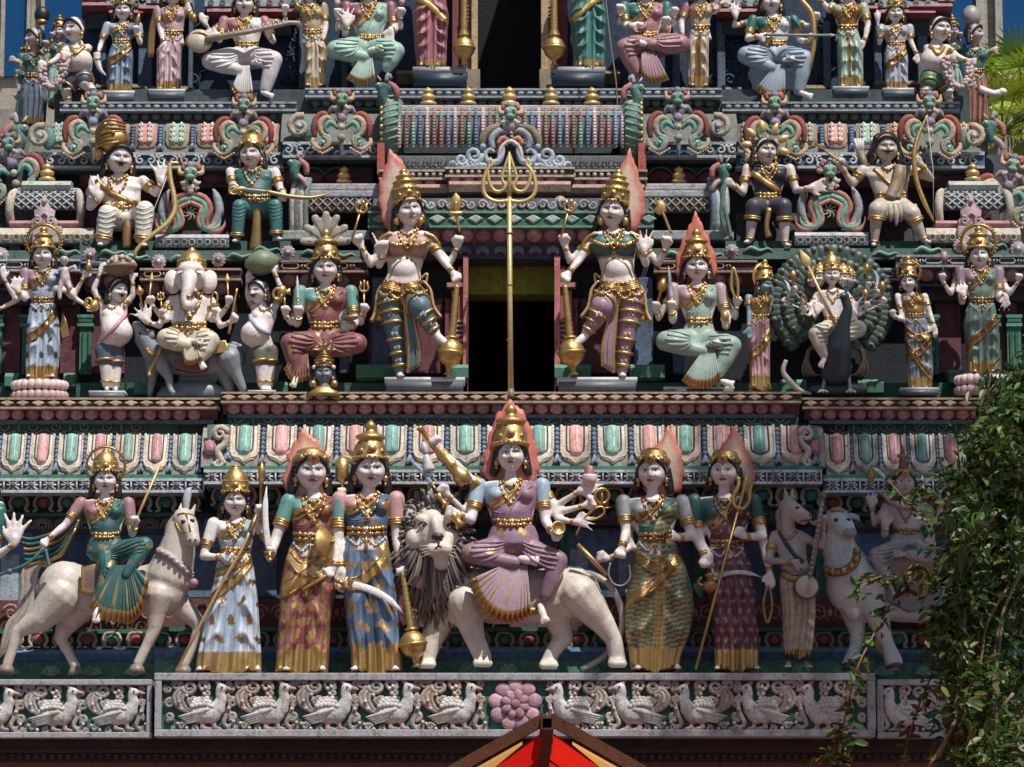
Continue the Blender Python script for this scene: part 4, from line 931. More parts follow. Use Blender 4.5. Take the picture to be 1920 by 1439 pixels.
def finial(x, y, Y, s=1.0, parent=TW):
    P = Proto('golden_finial'); ang = np.linspace(0,6.283,16, endpoint=False)
    prof = [(0,20),(-3,21),(-7,20),(-9,13),(-11,13),(-13,17),(-18,18),(-22,16),(-24,10),(-26,10),(-28,12),(-33,12.5),(-35,8),(-38,4),(-40,.5)]
    V, F = ring_mesh([np.array([(math.cos(q) * r_ * .85, math.sin(q) * r_ * .85,-h) for q in ang]) for h, r_ in prof]); P.add(V, F, YEL).mesh(True, M_STAT); P.put(x, y, Y, parent, sx=s, sy=s, sd=s, name='golden_finial')
for x in (803,878,955,1033,1110): finial(x, 199,1.6,.92, E)
for x0, x1, sgn in ((574,712,1),(1206,1336,-1)):
    E2, a, b, r, zc = barrel('small_barrel_roof', x0, x1,350,432,1.5,1)
    pbox('ridge_rail', x0,344, x1,357,1.34,1.7, c(.45,.42,.46), E2, bev=.01); pbox('ridge_rail', x0,357, x1,370,1.32,1.7, c(.34,.40,.44), E2, bev=.01)
    pbox('roof_plinth', x0 - (46 if sgn > 0 else 0),432, x1 + (40 if sgn < 0 else 0),450,1.24,1.9, c(.34,.36,.36), E2, bev=.01); finial((x0 + x1) / 2 + 2,345,1.5,.86, E2)
    xe = x0 - 10 if sgn > 0 else x1 + 10; s = SCL(1.5)
    P = Proto('gable_end')
    for k in range(4): P.tube((c(.52,.58,.62), c(.24,.32,.38), c(.58,.62,.64), c(.18,.28,.32))[k],[(-14 + k * 8,52,10,6),(-15 + k * 8,0,20,6),(-10 + k * 8,-38,12,6),(-2 + k * 6,-46,0,5)],8)
    P.mesh().put(xe, 384,1.36, E2, sx=sgn, name='gable_end')
for xc in (88,1824):
    E3, a, b, r, zc = barrel('dome_roof', xc - 60, xc + 60,356,420,1.42,2)
    for sg in (-1,1):
        P = Proto('dome_shoulder').tube(c(.50,.46,.38),[(0,30,14,7),(3,8,24,8),(0,-18,20,8),(-6,-30,8,5)],9).mesh(); P.put(xc + sg * 64,390,1.36, E3, sx=sg)
    mould('dome_ridge', xc - 46, xc + 46,[(340,1.36),(347,1.30),(356,1.32)], c(.42,.48,.42),1.5, E3); finial(xc, 341,1.42,.9, E3)
    mould('pink_roll', xc - 70, xc + 68,[(414,1.24),(419,1.21),(426,1.24)], c(.45,.20,.24),1.5, E3); mould('cream_eave', xc - 88, xc + 88,[(428,1.16),(440,1.10),(455,1.12)], c(.50,.46,.38),1.7, E3)
    for k in range(9): BB = Proto('eave_ring').tube(c(.40,.36,.30),[(6 * math.cos(t),6 * math.sin(t),2,1.4) for t in np.linspace(0,6.28,9)[:-1]],5,0, closed=True).mesh() if xc == 88 and k == 0 else BB; BB.put(xc - 76 + k * 19,446,1.105, E3)
    pbox('cream_block', xc - 28,424, xc + 28,456,1.07,1.3, c(.48,.42,.36), E3, bev=.01)
    P = Proto('kudu_crest')
    PK = c(.56,.42,.44) if xc == 88 else c(.38,.26,.32)
    P.ext(PK, [(-24,28),(-26,14),(-18,6),(-20,-6),(-10,-12),(-6,-24),(0,-38),(6,-24),(10,-12),(20,-6),(18,6),(26,14),(24,28)],0,8,.12)
    for sg in (-1,1): P.tube(PK, spiral(sg * 13,14,9,1,1.3,9,3,2, sg=sg),6,0)
    P.tube(PK, [(-8,26,9,2),(-8,8,10,2.4),(0,0,10,2.4),(8,8,10,2.4),(8,26,9,2)],6).ball(PK, (0,-22,8),5).mesh().put(xc - 4,402,1.16, E3, name='kudu_crest')
    for sg in (-1,1): pbox('short_pier', xc + sg * 60 - 10,455, xc + sg * 60 + 10,472,1.2,1.5, c(.10,.13,.18), E3)
sec('roof_backdrop')
# wall behind roofs
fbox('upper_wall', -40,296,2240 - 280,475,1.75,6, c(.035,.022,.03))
MRP = Proto('maroon_petal').ball(c(.16,.045,.075),(0,0,0),(24,9,14),12,8).tube(c(.08,.22,.14),[(-24,-4,6,1.5),(-12,-15,8,2),(0,-18,8,2),(12,-15,8,2),(24,-4,6,1.5)],5).mesh()
for x0, x1 in ((150,700),(1216,1810)):
    mould('green_backband', x0, x1,[(306,1.70),(322,1.70)], c(.03,.13,.08),2); mould('maroon_backband', x0, x1,[(322,1.66),(352,1.66)], c(.10,.03,.045),2)
    for k in range(int((x1 - x0) / 46)): MRP.put(x0 + 22 + k * 46,334,1.66)
# stepped base under the seated roof figures
for x0, x1 in ((150,545),(1360,1745)): mould('roof_step', x0, x1,[(452,1.12),(472,1.10)], c(.03,.10,.08),1.8); mould('roof_seat', x0 + 20, x1 - 20,[(400,1.3),(452,1.25)], c(.04,.03,.04),1.8)
sec(None)
# -------- horseshoe arches between the roof figures, and kudu ornaments on the row 3 eave
def monster(P, y, k=1.0, col=c(.16,.36,.28)):
    P.ball(col, (0, y, 12),(13 * k, 11,14 * k),12,8).ball(c(.20,.26,.34),(0, y - 14 * k, 12),(8 * k, 8,8 * k)).ball(col, (0, y + 9 * k, 22),(9 * k, 7,6 * k))
    for sg in (-1,1):
        P.ball(c(.62,.62,.55),(sg * 7 * k, y - 3,22),3.6 * k).ball(BLK, (sg * 7 * k, y - 3,25.5),1.6 * k).tube(c(.50,.38,.22),[(sg * 12 * k, y, 8,4 * k),(sg * 20 * k, y - 2,6,5 * k),(sg * 22 * k, y - 16 * k, 4,1)],6)
        P.tube(c(.40,.16,.15),[(sg * 5 * k, y - 14 * k, 8,4 * k),(sg * 12 * k, y - 18 * k, 6,5 * k),(sg * 14 * k, y - 8,6,4 * k)],6).tube(c(.55,.50,.46),[(sg * 5 * k, y + 14 * k, 18,4 * k),(sg * 12 * k, y + 20 * k, 16,5 * k),(sg * 18 * k, y + 16 * k, 12,1.5)],6)
KU = Proto('kudu_ornament')
for sg in (-1,1):
    KU.tube(c(.30,.06,.05),[(sg * 18,-18,4,4),(sg * 34,-30,6,6),(sg * 48,-22,7,7),(sg * 54,-2,7,6.5),(sg * 52,16,5,4)],8)
    KU.tube(c(.46,.38,.28),[(sg * 8,-10,8,4),(sg * 28,-22,9,6),(sg * 42,-10,10,7),(sg * 38,10,10,6),(sg * 24,18,10,5),(sg * 28,34,10,6),(sg * 44,40,10,6),(sg * 56,28,9,5),(sg * 56,18,8,3)],8)
    for k in range(9): KU.ball(c(.56,.48,.38),(sg * (18 + k * 4.6),46 + 3 * math.sin(k * .4) - abs(k - 4) * 1.8,12),3,6,4)
    KU.tube(c(.14,.42,.33),[(sg * 6,0,11,4),(sg * 22,-12,12,6),(sg * 32,0,12,5),(sg * 26,10,12,3)],8).tube(c(.16,.42,.34), spiral(sg * 36,28,11,1.5,1.2,12,4.5,2.5, sg=sg),7,0).ball(c(.55,.62,.58),(sg * 35,28,17),3.6)
    KU.tube(c(.28,.26,.34),[(0,-14,12,5),(sg * 8,-34,13,7),(sg * 18,-40,10,6),(sg * 26,-30,8,3)],8)
KU.ball(c(.56,.50,.42),(0,-2,14),7).ball(c(.40,.34,.26),(0,18,12),8).ball(c(.30,.28,.42),(0,-20,16),(10,6,9)).tube(c(.20,.24,.18),[(0,26,10,5),(0,44,9,4),(0,58,7,1)],7)
monster(KU, -58,1.0); KU.mesh()
for x, y, Y in ((176,252,1.44),(457,254,1.44),(641,244,1.36),(1271,244,1.36),(1453,254,1.44),(1742,252,1.44)): KU.put(x, y, Y, name='kudu_ornament')
HA = Proto('horseshoe_arch')
for sg in (-1,1):
    HA.tube(c(.26,.30,.36),[(sg * 40,30,0,8),(sg * 54,0,0,9),(sg * 50,-30,0,8),(sg * 42,-48,0,2)],8)
    for k, (r_, cc, w_) in enumerate(((0, c(.36,.11,.08),6),(9, c(.10,.34,.27),6),(17, c(.44,.20,.15),4.5))):
        HA.tube(cc, [(0,-38 + r_, 8 + k, w_),(sg * (26 - r_ * .5),-30 + r_, 8 + k, w_),(sg * (38 - r_),-8,8 + k, w_),(sg * (30 - r_ * .9),14,8 + k, w_),(sg * (34 - r_ * .7),32 - r_ * .3,8 + k, w_),(sg * (52 - r_ * .6),36 - r_ * .6,8, w_),(sg * (64 - r_),24 - r_ * .4,6, w_ * .5),(sg * (66 - r_),10,6,1)],8)
HA.ext(c(.02,.03,.02),[(-20,30),(-16,0),(-10,-14),(0,-18),(10,-14),(16,0),(20,30)],-6,4)
for k in range(8): a = k * math.pi / 4; HA.tube(c(.26,.32,.24),[(0,-2,5,1.5),(math.cos(a) * 10,-2 + math.sin(a) * 10,5,2),(math.cos(a + .4) * 15,-2 + math.sin(a + .4) * 15,5,.8)],5)
HA.ball(c(.50,.46,.40),(0,-42,14),7); HA.tube(c(.48,.42,.40),[(-14,-44,12,5),(-6,-52,14,6),(0,-44,16,5),(6,-52,14,6),(14,-44,12,5)],7); monster(HA, -76,1.05); HA.mesh()
for x, y in ((358,402),(1556,398)):
    HA.put(x, y, 1.12, name='horseshoe_arch'); mould('arch_base', x - 66, x + 72,[(y + 38,1.06),(y + 44,1.02),(y + 62,1.04)],[c(.45,.50,.55), c(.22,.30,.38)],1.5)
    for k in range(9): BB.put(x - 56 + k * 14.5, y + 53,1.03, sx=.9, sy=.9)
    for sg in (-1,1): pbox('short_pier', x + sg * 46 - 9, y + 62, x + sg * 46 + 9, y + 78,1.12,1.4, c(.30,.24,.16))
# central crest with blue scrolls
CK = Proto('central_crest'); BS = c(.32,.42,.54)
for sg in (-1,1):
    CK.tube(c(.22,.18,.12),[(sg * 14,-34,4,4),(sg * 34,-30,6,8),(sg * 50,-14,6,9),(sg * 54,6,5,6)],8)
    CK.tube(c(.28,.34,.44),[(sg * 4,-24,8,5),(sg * 22,-24,9,7),(sg * 36,-8,10,7),(sg * 32,12,10,5)],8).tube(c(.44,.16,.10),[(sg * 4,-8,9,4),(sg * 16,-10,10,5),(sg * 24,2,10,4)],8)
    CK.tube(BS, [(sg * 6,0,12,3.4),(sg * 14,4,13,4),(sg * 14,18,13,4),(sg * 22,34,13,6),(sg * 40,36,13,6),(sg * 48,22,12,5),(sg * 38,12,12,4),(sg * 30,18,13,3)],8)
    CK.tube(BS, spiral(sg * 68,22,17,3.1,1.4,11,6.5,3, sg=sg),8,0).tube(BS, spiral(sg * 92,32,12,3.1,1.3,10,6,3, sg=sg),8,0).tube(BS, [(sg * 44,42,10,6),(sg * 66,42,11,6),(sg * 90,44,10,5.5),(sg * 110,36,9,4),(sg * 116,42,8,2)],8).ball(BS, (sg * 52,6,10),6)
    for k in range(9): CK.ball(c(.56,.62,.66),(sg * (30 + k * 9),40 + 2 * math.sin(k),16),2.4,6,4)
CK.tube(c(.48,.48,.50),[(-22,36,14,4),(-18,10,14,4),(0,-4,14,4),(18,10,14,4),(22,36,14,4)],8); CK.ext(DG, [(-18,42),(-16,12),(0,0),(16,12),(18,42)],2,10); monster(CK, -58,1.0); CK.ball(c(.36,.32,.40),(0,-34,14),(12,8,12)); CK.mesh()
CK.put(957,272,1.26, name='central_crest')
# crested figures on the gable tops
GM = Proto('gable_monster').tube(c(.08,.22,.20),[(0,20,6,9),(-4,0,10,11),(4,-18,12,10)],9).ball(c(.10,.28,.24),(-10,-14,14),(9,8,8)).tube(c(.42,.14,.12),[(6,-22,10,5),(20,-10,10,7),(22,8,8,5)],7).tube(c(.30,.32,.34),[(2,-24,10,4),(6,-38,8,5),(12,-30,8,3)],7).tube(c(.50,.36,.38),[(2,10,10,5),(16,22,10,6),(20,34,8,4)],7).ball(WHITE, (-12,-17,21),2.4).tube(c(.5,.45,.35),[(-8,-26,10,3),(-14,-36,8,1)],6).mesh()
GM.put(722,180,1.45, name='gable_monster'); GM.put(1190,182,1.45, sx=-1, name='gable_monster'); GM.put(556,322,1.30, sx=.9, sy=.9, name='gable_monster'); GM.put(1354,330,1.30, sx=-.9, sy=.9, name='gable_monster')
sec('upper_eave')
# -------- eave of row 3
def eave3(x0, x1, y, dY):
    mould('upper_eave', x0, x1,[(y, 1.78 + dY),(y + 16,1.66 + dY),(y + 52,1.58 + dY)], c(.16,.18,.17),2.4)
    mould('scroll_strip', x0, x1,[(y + 54,1.54 + dY),(y + 80,1.54 + dY)], c(.06,.13,.24),2.4)
    for yy in (y + 52, y + 77): mould('strip_rail', x0, x1,[(yy, 1.52 + dY),(yy + 5,1.52 + dY)], c(.44,.50,.54),2.3)
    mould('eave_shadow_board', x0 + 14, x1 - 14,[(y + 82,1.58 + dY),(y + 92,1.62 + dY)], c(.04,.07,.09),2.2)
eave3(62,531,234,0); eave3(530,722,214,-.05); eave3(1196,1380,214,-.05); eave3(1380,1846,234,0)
PUF = {}
for nm, cc in (('r', c(.62,.26,.24)),('g', c(.24,.50,.40))):
    P = Proto('fringe_panel').ext(c(.34,.25,.18),[(-21,-2),(-22,34),(-18,44),(-8,48),(8,48),(18,44),(22,34),(21,-2)],0,5,.06).ext(cc, [(-15,0),(-15,32),(-10,42),(0,38),(10,42),(15,32),(15,0)],4,9,.2)
    for sg in (-1,1):
        for k in range(4): P.tube(c(.68,.66,.62), spiral(sg * 9,4 + k * 10,4.5,1.6,1.1,10,2.2,1.4,7, sg=sg),5,0)
    PUF[nm] = P.mesh()
for i, x in enumerate((222,274,334,392)): PUF['gr'[i % 2]].put(x, 236,1.66, rx=-.3, sy=1.05); BEA.put(x + 28,238,1.64, rx=-.3, sx=.9, sy=.72)
for i, x in enumerate((1510,1566,1626,1684)): PUF['gr'[i % 2]].put(x, 236,1.66, rx=-.3, sy=1.05); BEA.put(x + 29,238,1.64, rx=-.3, sx=.9, sy=.72)
for i, x in enumerate((112,506,1400,1800)): PUF['gr'[i % 2]].put(x, 236,1.66, rx=-.3, sx=.8, sy=1.05)
for x in (520 - 444,562,1346,1824):
    FN = Proto('fan_volute').tube(c(.50,.44,.34), spiral(0,0,22,1.2,1.3,8,7,4),9,0).ball(c(.48,.54,.60),(0,0,14),6).ball(c(.12,.30,.26),(16,4,2),(14,8,22)).mesh() if x == 76 else FN
    FN.put(x, 258 if x in (76,1824) else 240,1.50, sx=1 if x < 960 else -1, name='fan_volute')
SV = Proto('leaf_scroll'); SVC = c(.46,.52,.58)
for sg in (-1,1): SV.tube(SVC, spiral(sg * 11,1,9,1.4,1.2,3,3,1.8, sg=sg),6,0)
SV.ball(SVC, (0,-6,3),(4,3,4)).mesh()
for k in range(11): SV.put(84 + k * 42,301,1.54)
for k in range(11): SV.put(1404 + k * 41,301,1.54)
for x in (552,592,690,1222,1322,1362): SV.put(x, 281,1.49)
sec('upper_ledge')
# -------- ledge and wall of row 3
OV = Proto('oval_bead').ball(c(.50,.56,.62),(0,0,1),(7,3,4),8,5).mesh(); GP = Proto('grey_petal').ball(c(.13,.14,.18),(0,0,0),(9,5,8),9,6).mesh()
def ledge3(x0, x1, y, Y, lit=c(.12,.17,.25)):
    mould('bead_ledge', x0, x1,[(y, Y),(y + 14, Y)], lit, 3)
    for yy in (y - 2, y + 12): mould('ledge_rail', x0, x1,[(yy, Y - .018),(yy + 3.5, Y - .018)], c(.34,.38,.44),2.9)
    mould('grey_petal_bed', x0 + 6, x1 - 6,[(y + 15, Y + .04),(y + 34, Y + .12)], c(.055,.065,.09),3); mould('green_fillet', x0 + 16, x1 - 16,[(y + 34, Y + .10),(y + 42, Y + .10)], c(.07,.13,.12),3)
    for k in range(int((x1 - x0 - 10) / 17)): OV.put(x0 + 12 + k * 17, y + 6.5, Y)
    for k in range(int((x1 - x0 - 24) / 20)): GP.put(x0 + 20 + k * 20, y + 26, Y + .06)
ledge3(112,432,193,1.84); ledge3(432,556,193,1.86); ledge3(572,744,167,1.80); ledge3(744,1170,168,1.84); ledge3(1170,1354,167,1.80); ledge3(1354,1482,193,1.86); ledge3(1482,1800,193,1.84)
fbox('upper_tier', 100,168,1818,300,1.92,6, c(.05,.08,.09))
sec('top_wall')
fbox('top_wall', 150,-330,895,168,2.36,6, NAVY); fbox('top_wall', 1016,-330,1770,168,2.36,6, NAVY)
fbox('top_room_back', 880,-330,1030,190,3.5,3.6, c(.006,.006,.008)); fbox('top_room_floor', 895,166,1016,172,2.1,3.5, BLK)
for m in (0,1):
    X = lambda a: a if not m else 1911 - a
    for a0, a1, Y, cc in ((884,896,2.12, c(.50,.36,.22)),(868,884,2.18, c(.34,.22,.12)),(848,868,2.24, c(.24,.05,.06))): pbox('door_jamb', min(X(a0), X(a1)),-330, max(X(a0), X(a1)),166, Y, 2.4, cc)
    for k in range(5): pbox('jamb_ring', min(X(869), X(884)),10 + k * 7, max(X(869), X(884)),13 + k * 7,2.16,2.2, c(.46,.32,.18))
    pbox('base_block', min(X(872), X(900)),130, max(X(872), X(900)),166,2.08,2.4, c(.30,.24,.16))
CAR = c(.035,.06,.10)
VS = Proto('vine_relief')
for k in range(5): VS.tube(CAR, spiral((k % 2) * 16 - 8,-60 + k * 28,13,1.5 + k, 1.4,3,2.6,1.6, sg=1 if k % 2 else -1),5,0)
VS.tube(CAR, [(0,-74,1,2),(6,-40,2,2.4),(-6,-10,2,2.4),(6,20,2,2.4),(0,70,1,2)],6).mesh()
for x in (372,548,566,1350,1375,1548): VS.put(x, 100,2.345)
for x, w in ((188,12),(258,18),(272,14),(352,10),(560,14),(1345,14),(1545,12),(1640,12),(1722,16),(640,12),(1262,12)): pbox('blue_pilaster', x, 40, x + w, 166,2.26,2.4, c(.09,.14,.22), bev=.008)
for x0, x1, y in ((150,216,-4),(200,274,10),(256,360,2),(384,560,8),(1340,1440,8),(1560,1650,2),(1640,1758,10),(1700,1790,-2)):
    mould('capital_strip', x0, x1,[(y - 12,2.14),(y + 4,2.14)], c(.34,.42,.48),2.4); mould('capital_roll', x0 + 5, x1 - 5,[(y + 6,2.16),(y + 14,2.12),(y + 24,2.18)],[c(.36,.13,.15), c(.26,.07,.09)],2.4); mould('capital_neck', x0 + 14, x1 - 14,[(y + 26,2.24),(y + 58,2.26)], c(.05,.06,.08),2.4)
    for k in range(int((x1 - x0) / 22)): BB.put(x0 + 12 + k * 22, y - 4,2.14, sx=.8, sy=.8)
BRN = c(.13,.10,.06)
for x0, x1, y in ((180,212,158),(248,268,158),(268,352,162),(374,440,168),(530,560,168),(744,780,132),(1130,1162,132),(1360,1390,164),(1500,1548,160),(1640,1668,152),(1700,1740,152)): mould('brown_base', x0, x1,[(y, 2.14),(y + 6,2.1),(y + 26,2.14)],[c(.24,.18,.10), BRN],2.4)
sec(None)
# -------- right and left outer ornaments
KU.put(1884,372,1.5, sx=-1.05, sy=1.05, rz=.25, name='kudu_ornament'); KU.put(28,330,1.5, sx=1.0, sy=1.0, rz=-.2, name='kudu_ornament'); GM.put(1858,250,1.6, name='gable_monster'); GM.put(34,262,1.6, sx=-1.2, sy=1.2, name='gable_monster')
fbox('corner_wall', 8,300,70,480,1.7,5, c(.06,.12,.12)); fbox('corner_wall', 1846,290,1906,480,1.7,5, c(.08,.10,.12)); 

# ================================================================ big trident in front of the doorway
def big_trident():
    F = Fig('trident', 'tall slender golden trident standing in front of the lower doorway', (957,745),.50, 'trident'); g = c(.72,.52,.16,.6)
    F.tube('pole', g, [(958,745,0,5.2),(956,560,0,5),(955,380,0,4.6)],12, sm=0)
    for y in (445,540,640,735): F.ring('pole_joint*', c(.40,.26,.10,.4),(956, y, 0),(956, y + 2,0),.5,5,1.2)
    F.lathe('pole_foot', c(.30,.22,.12),(958,748,0),(958,730,0),[(0,9),(.5,7),(1,5.5)],12)
    F.tube('prong', g, [(955,384,0,4),(955,340,0,4),(955,296,0,2)],10, sm=0); F.slab('prong', [(955,294),(966,350),(972,374),(955,384),(938,374),(944,350)],2,4, g, (955,345), dome=2) if False else None
    for sg in (-1,1):
        F.tube('prong*', g, [(955,386,0,4),(955 + sg * 24,388,0,4),(955 + sg * 44,378,0,4),(955 + sg * 50,358,0,4),(955 + sg * 44,334,0,3.6),(955 + sg * 32,318,0,3),(955 + sg * 36,306,0,1.4)],9)
        F.tube('prong*', g, [(955 + sg * 36,308,0,1.4),(955 + sg * 40,330,0,3),(955 + sg * 38,352,0,3.6),(955 + sg * 28,368,0,3.6),(955 + sg * 14,368,0,3.6),(955 + sg * 8,358,0,3.6),(955 + sg * 14,344,0,3.2),(955 + sg * 6,316,0,2.6),(955,297,0,1.6)],9)
    F.done()
big_trident()

V_, F_ = tube_mesh([tuple(W(x, y, 1.5)) + (.006,) for x, y in ((1134,-20),(1140,40),(1146,90),(1152,130),(1156,165),(1158,205))],5,1, False, 4); link(mesh_obj('dry_vine', V_, F_, c(.30,.24,.17), M_DARK), label='thin dry vine hanging down right of the upper doorway', cat='vine')
# ================================================================ red canopy at the bottom edge
def canopy():
    CP = bpy.data.objects.new('canopy', None); Yn = -8.0; AP = W(1026,1332, Yn); CP.location = (AP.x, Yn, 0); link(CP, label='red fabric canopy on a rusty brown steel frame, its peak at the bottom edge', cat='canopy')
    s = SCL(Yn); rust = c(.10,.035,.016); Lr = 7.0; sl = .565; wd = 2.4
    loc = lambda x, y, z: (x, y, AP.z + z)
    def bar(name, p, q, r, col=rust):
        V, F = tube_mesh([tuple(loc(*p)) + (r,), tuple(loc(*q)) + (r,)],4,1, ref=(0,1,.01)); link(mesh_obj(name, V, F, col, M_DARK, False), CP)
    for k in range(5):
        y = k * Lr / 4
        for sg in (-1,1):
            n = np.array([sl, 0,1]) / math.hypot(sl, 1)
            V, F = boxm((.02, y, -.065),(wd, y + .06,.0)); V = [loc(sg * v[0], v[1],-v[0] * sl + v[2]) for v in V]; link(mesh_obj('rafter', V, F, rust, M_DARK, False), CP)
    # open square ridge tube
    a = .031; b = .022; V = []; F = []
    for y in (-.03, Lr):
        for q in (a, b): V += [loc(x * q, y, z * q - .065) for x, z in ((-1,-1),(1,-1),(1,1),(-1,1))]
    for j in range(4): k = (j + 1) % 4; F += [(j, k, k + 8, j + 8),(4 + j, 12 + j, 12 + k, 4 + k),(j, 4 + j, 4 + k, k)]
    link(mesh_obj('ridge_tube', V, F, rust, M_DARK, False), CP)
    for sg in (-1,1):
        bar('eave_rail', (sg * wd, 0,-wd * sl),(sg * wd, Lr, -wd * sl),.035)
        for y in (0, Lr): V, F = tube_mesh([(sg * wd, y, 0,.04),(sg * wd, y, AP.z - wd * sl, .04)],8); link(mesh_obj('post', V, F, rust, M_DARK), CP)
    m = bpy.data.materials.new('red_translucent_fabric'); m.use_nodes = True; n = m.node_tree.nodes; l = m.node_tree.links; n.clear(); out = n.new('ShaderNodeOutputMaterial'); at = n.new('ShaderNodeAttribute'); at.attribute_name = 'Col'
    d = n.new('ShaderNodeBsdfDiffuse'); t = n.new('ShaderNodeBsdfTranslucent'); mx = n.new('ShaderNodeMixShader'); mx.inputs[0].default_value = .6; ns = n.new('ShaderNodeTexNoise'); ns.inputs['Scale'].default_value = 3; mm = n.new('ShaderNodeMix'); mm.data_type = 'RGBA'; mm.blend_type = 'MULTIPLY'; mm.inputs[0].default_value = .35
    l.new(at.outputs['Color'], mm.inputs[6]); l.new(ns.outputs[0], mm.inputs[7])
    for q in (d, t): l.new(mm.outputs[2], q.inputs[0])
    l.new(d.outputs[0], mx.inputs[1]); l.new(t.outputs[0], mx.inputs[2]); l.new(mx.outputs[0], out.inputs[0]); MATS['fab'] = m
    for sg in (-1,1):
        # red sheet, and a pale sheet beside it, sagging a little between rafters
        for nm, x0, x1, cc, dz in (('red_sheet', .03, wd - .0, c(.75,.02,.012),-.085),):
            V = []; F = []; nx, ny = 14,24
            for j in range(ny + 1):
                for i in range(nx + 1):
                    x = x0 + (x1 - x0) * i / nx; y = .02 + (Lr - .02) * j / ny; sag = .035 * math.sin(j / ny * math.pi * 4) ** 2 + .012 * math.sin(i * 1.7 + j)
                    V.append(loc(sg * x, y, -x * sl - .09 - x * .09 - sag))
            for j in range(ny):
                for i in range(nx): q = j * (nx + 1) + i; F.append((q, q + 1, q + nx + 2, q + nx + 1))
            link(mesh_obj('red_sheet', V, F, cc, m), CP)
        V = [loc(sg * (x), y, -x * sl - .085 - x * k_) for x, k_, y in ((.12,.0,-.02),(wd, .0,-.02),(wd, .24,-.08),(.12,.16,-.08))]
        V2 = [(v[0], v[1] + .004, v[2]) for v in V]; link(mesh_obj('cream_valance', V + V2,[(0,1,2,3),(7,6,5,4),(0,4,5,1),(1,5,6,2),(2,6,7,3),(3,7,4,0)], c(.95,.60,.20), m, False), CP)
canopy()

# ================================================================ background buildings, trees
def far_building(label, x0, x1, ytop, ybot, Y, wallc, panes):
    B = bpy.data.objects.new('office_building', None); link(B, label=label, cat='building'); a = W(x0, ybot, Y); b = W(x1, ytop, Y)
    V, F = boxm((a.x, Y, 0),(b.x, Y + 14, b.z)); link(mesh_obj('wall', V, F, wallc, M_DARK, False), B)
    g = MATS.get('glass')
    if not g:
        g = bpy.data.materials.new('blue_tinted_glass'); g.use_nodes = True; p = g.node_tree.nodes['Principled BSDF']; p.inputs['Base Color'].default_value = (.0,.05,.16,1); p.inputs['Roughness'].default_value = .12; p.inputs['Specular IOR Level'].default_value = .6; MATS['glass'] = g
    for q in panes:
        a = W(q[0], q[3], Y - .1); b = W(q[2], q[1], Y - .1); V, F = boxm((a.x, Y - .1, a.z),(b.x, Y + .1, b.z)); o = mesh_obj('window', V, F, c(0,.08,.2), g, False); link(o, B)
        for xx in (q[0], q[2] - 4): a = W(xx, q[3], Y - .2); b = W(xx + 4, q[1], Y - .2); V, F = boxm((a.x, Y - .2, a.z),(b.x, Y + .05, b.z)); link(mesh_obj('mullion', V, F, c(.42,.40,.36), M_DARK, False), o)
WL = c(.42,.39,.34)
far_building('pale office building with dark blue windows behind the left side of the tower', -700,400,-900,900,40, WL, [(-300,-300,-12,143),(6,-300,58,143),(80,-300,200,143),(-300,240,-4,520)])
far_building('office building with wide blue glass bays behind the right side of the tower', 1500,2700,-900,900,42, WL, [(1640,-300,1838,170),(1868,-300,1990,100),(2010,-300,2200,150)])
pbo = W(-40,205,36); V, F = boxm((W(-600,0,36).x, 36,0),(W(44,0,36).x, 39, pbo.z)); link(mesh_obj('low_wall', V, F, c(.30,.27,.23), M_DARK, False), label='grey-brown low parapet wall in front of the left office building', cat='wall')
pbo = W(0,292,34); V, F = boxm((W(1800,0,34).x, 34,0),(W(2500,0,34).x, 37, pbo.z)); link(mesh_obj('low_wall', V, F, c(.34,.33,.31), M_DARK, False), label='grey low parapet wall under the palm tree at the right edge', cat='wall')

def leaf_mat(name, a, b, trans=.35):
    m = bpy.data.materials.new(name); m.use_nodes = True; n = m.node_tree.nodes; l = m.node_tree.links; n.clear(); out = n.new('ShaderNodeOutputMaterial'); at = n.new('ShaderNodeAttribute'); at.attribute_name = 'Col'
    p = n.new('ShaderNodeBsdfPrincipled'); p.inputs['Roughness'].default_value = .45; t = n.new('ShaderNodeBsdfTranslucent'); mx = n.new('ShaderNodeMixShader'); mx.inputs[0].default_value = trans
    ns = n.new('ShaderNodeTexNoise'); ns.inputs['Scale'].default_value = 60; mm = n.new('ShaderNodeMix'); mm.data_type = 'RGBA'; mm.blend_type = 'MULTIPLY'; mm.inputs[0].default_value = .4; l.new(at.outputs['Color'], mm.inputs[6]); l.new(ns.outputs[0], mm.inputs[7])
    l.new(mm.outputs[2], p.inputs['Base Color']); l.new(mm.outputs[2], t.inputs[0]); l.new(p.outputs[0], mx.inputs[1]); l.new(t.outputs[0], mx.inputs[2]); l.new(mx.outputs[0], out.inputs[0]); return m
M_LEAF = leaf_mat('leaf_green', 0,0)
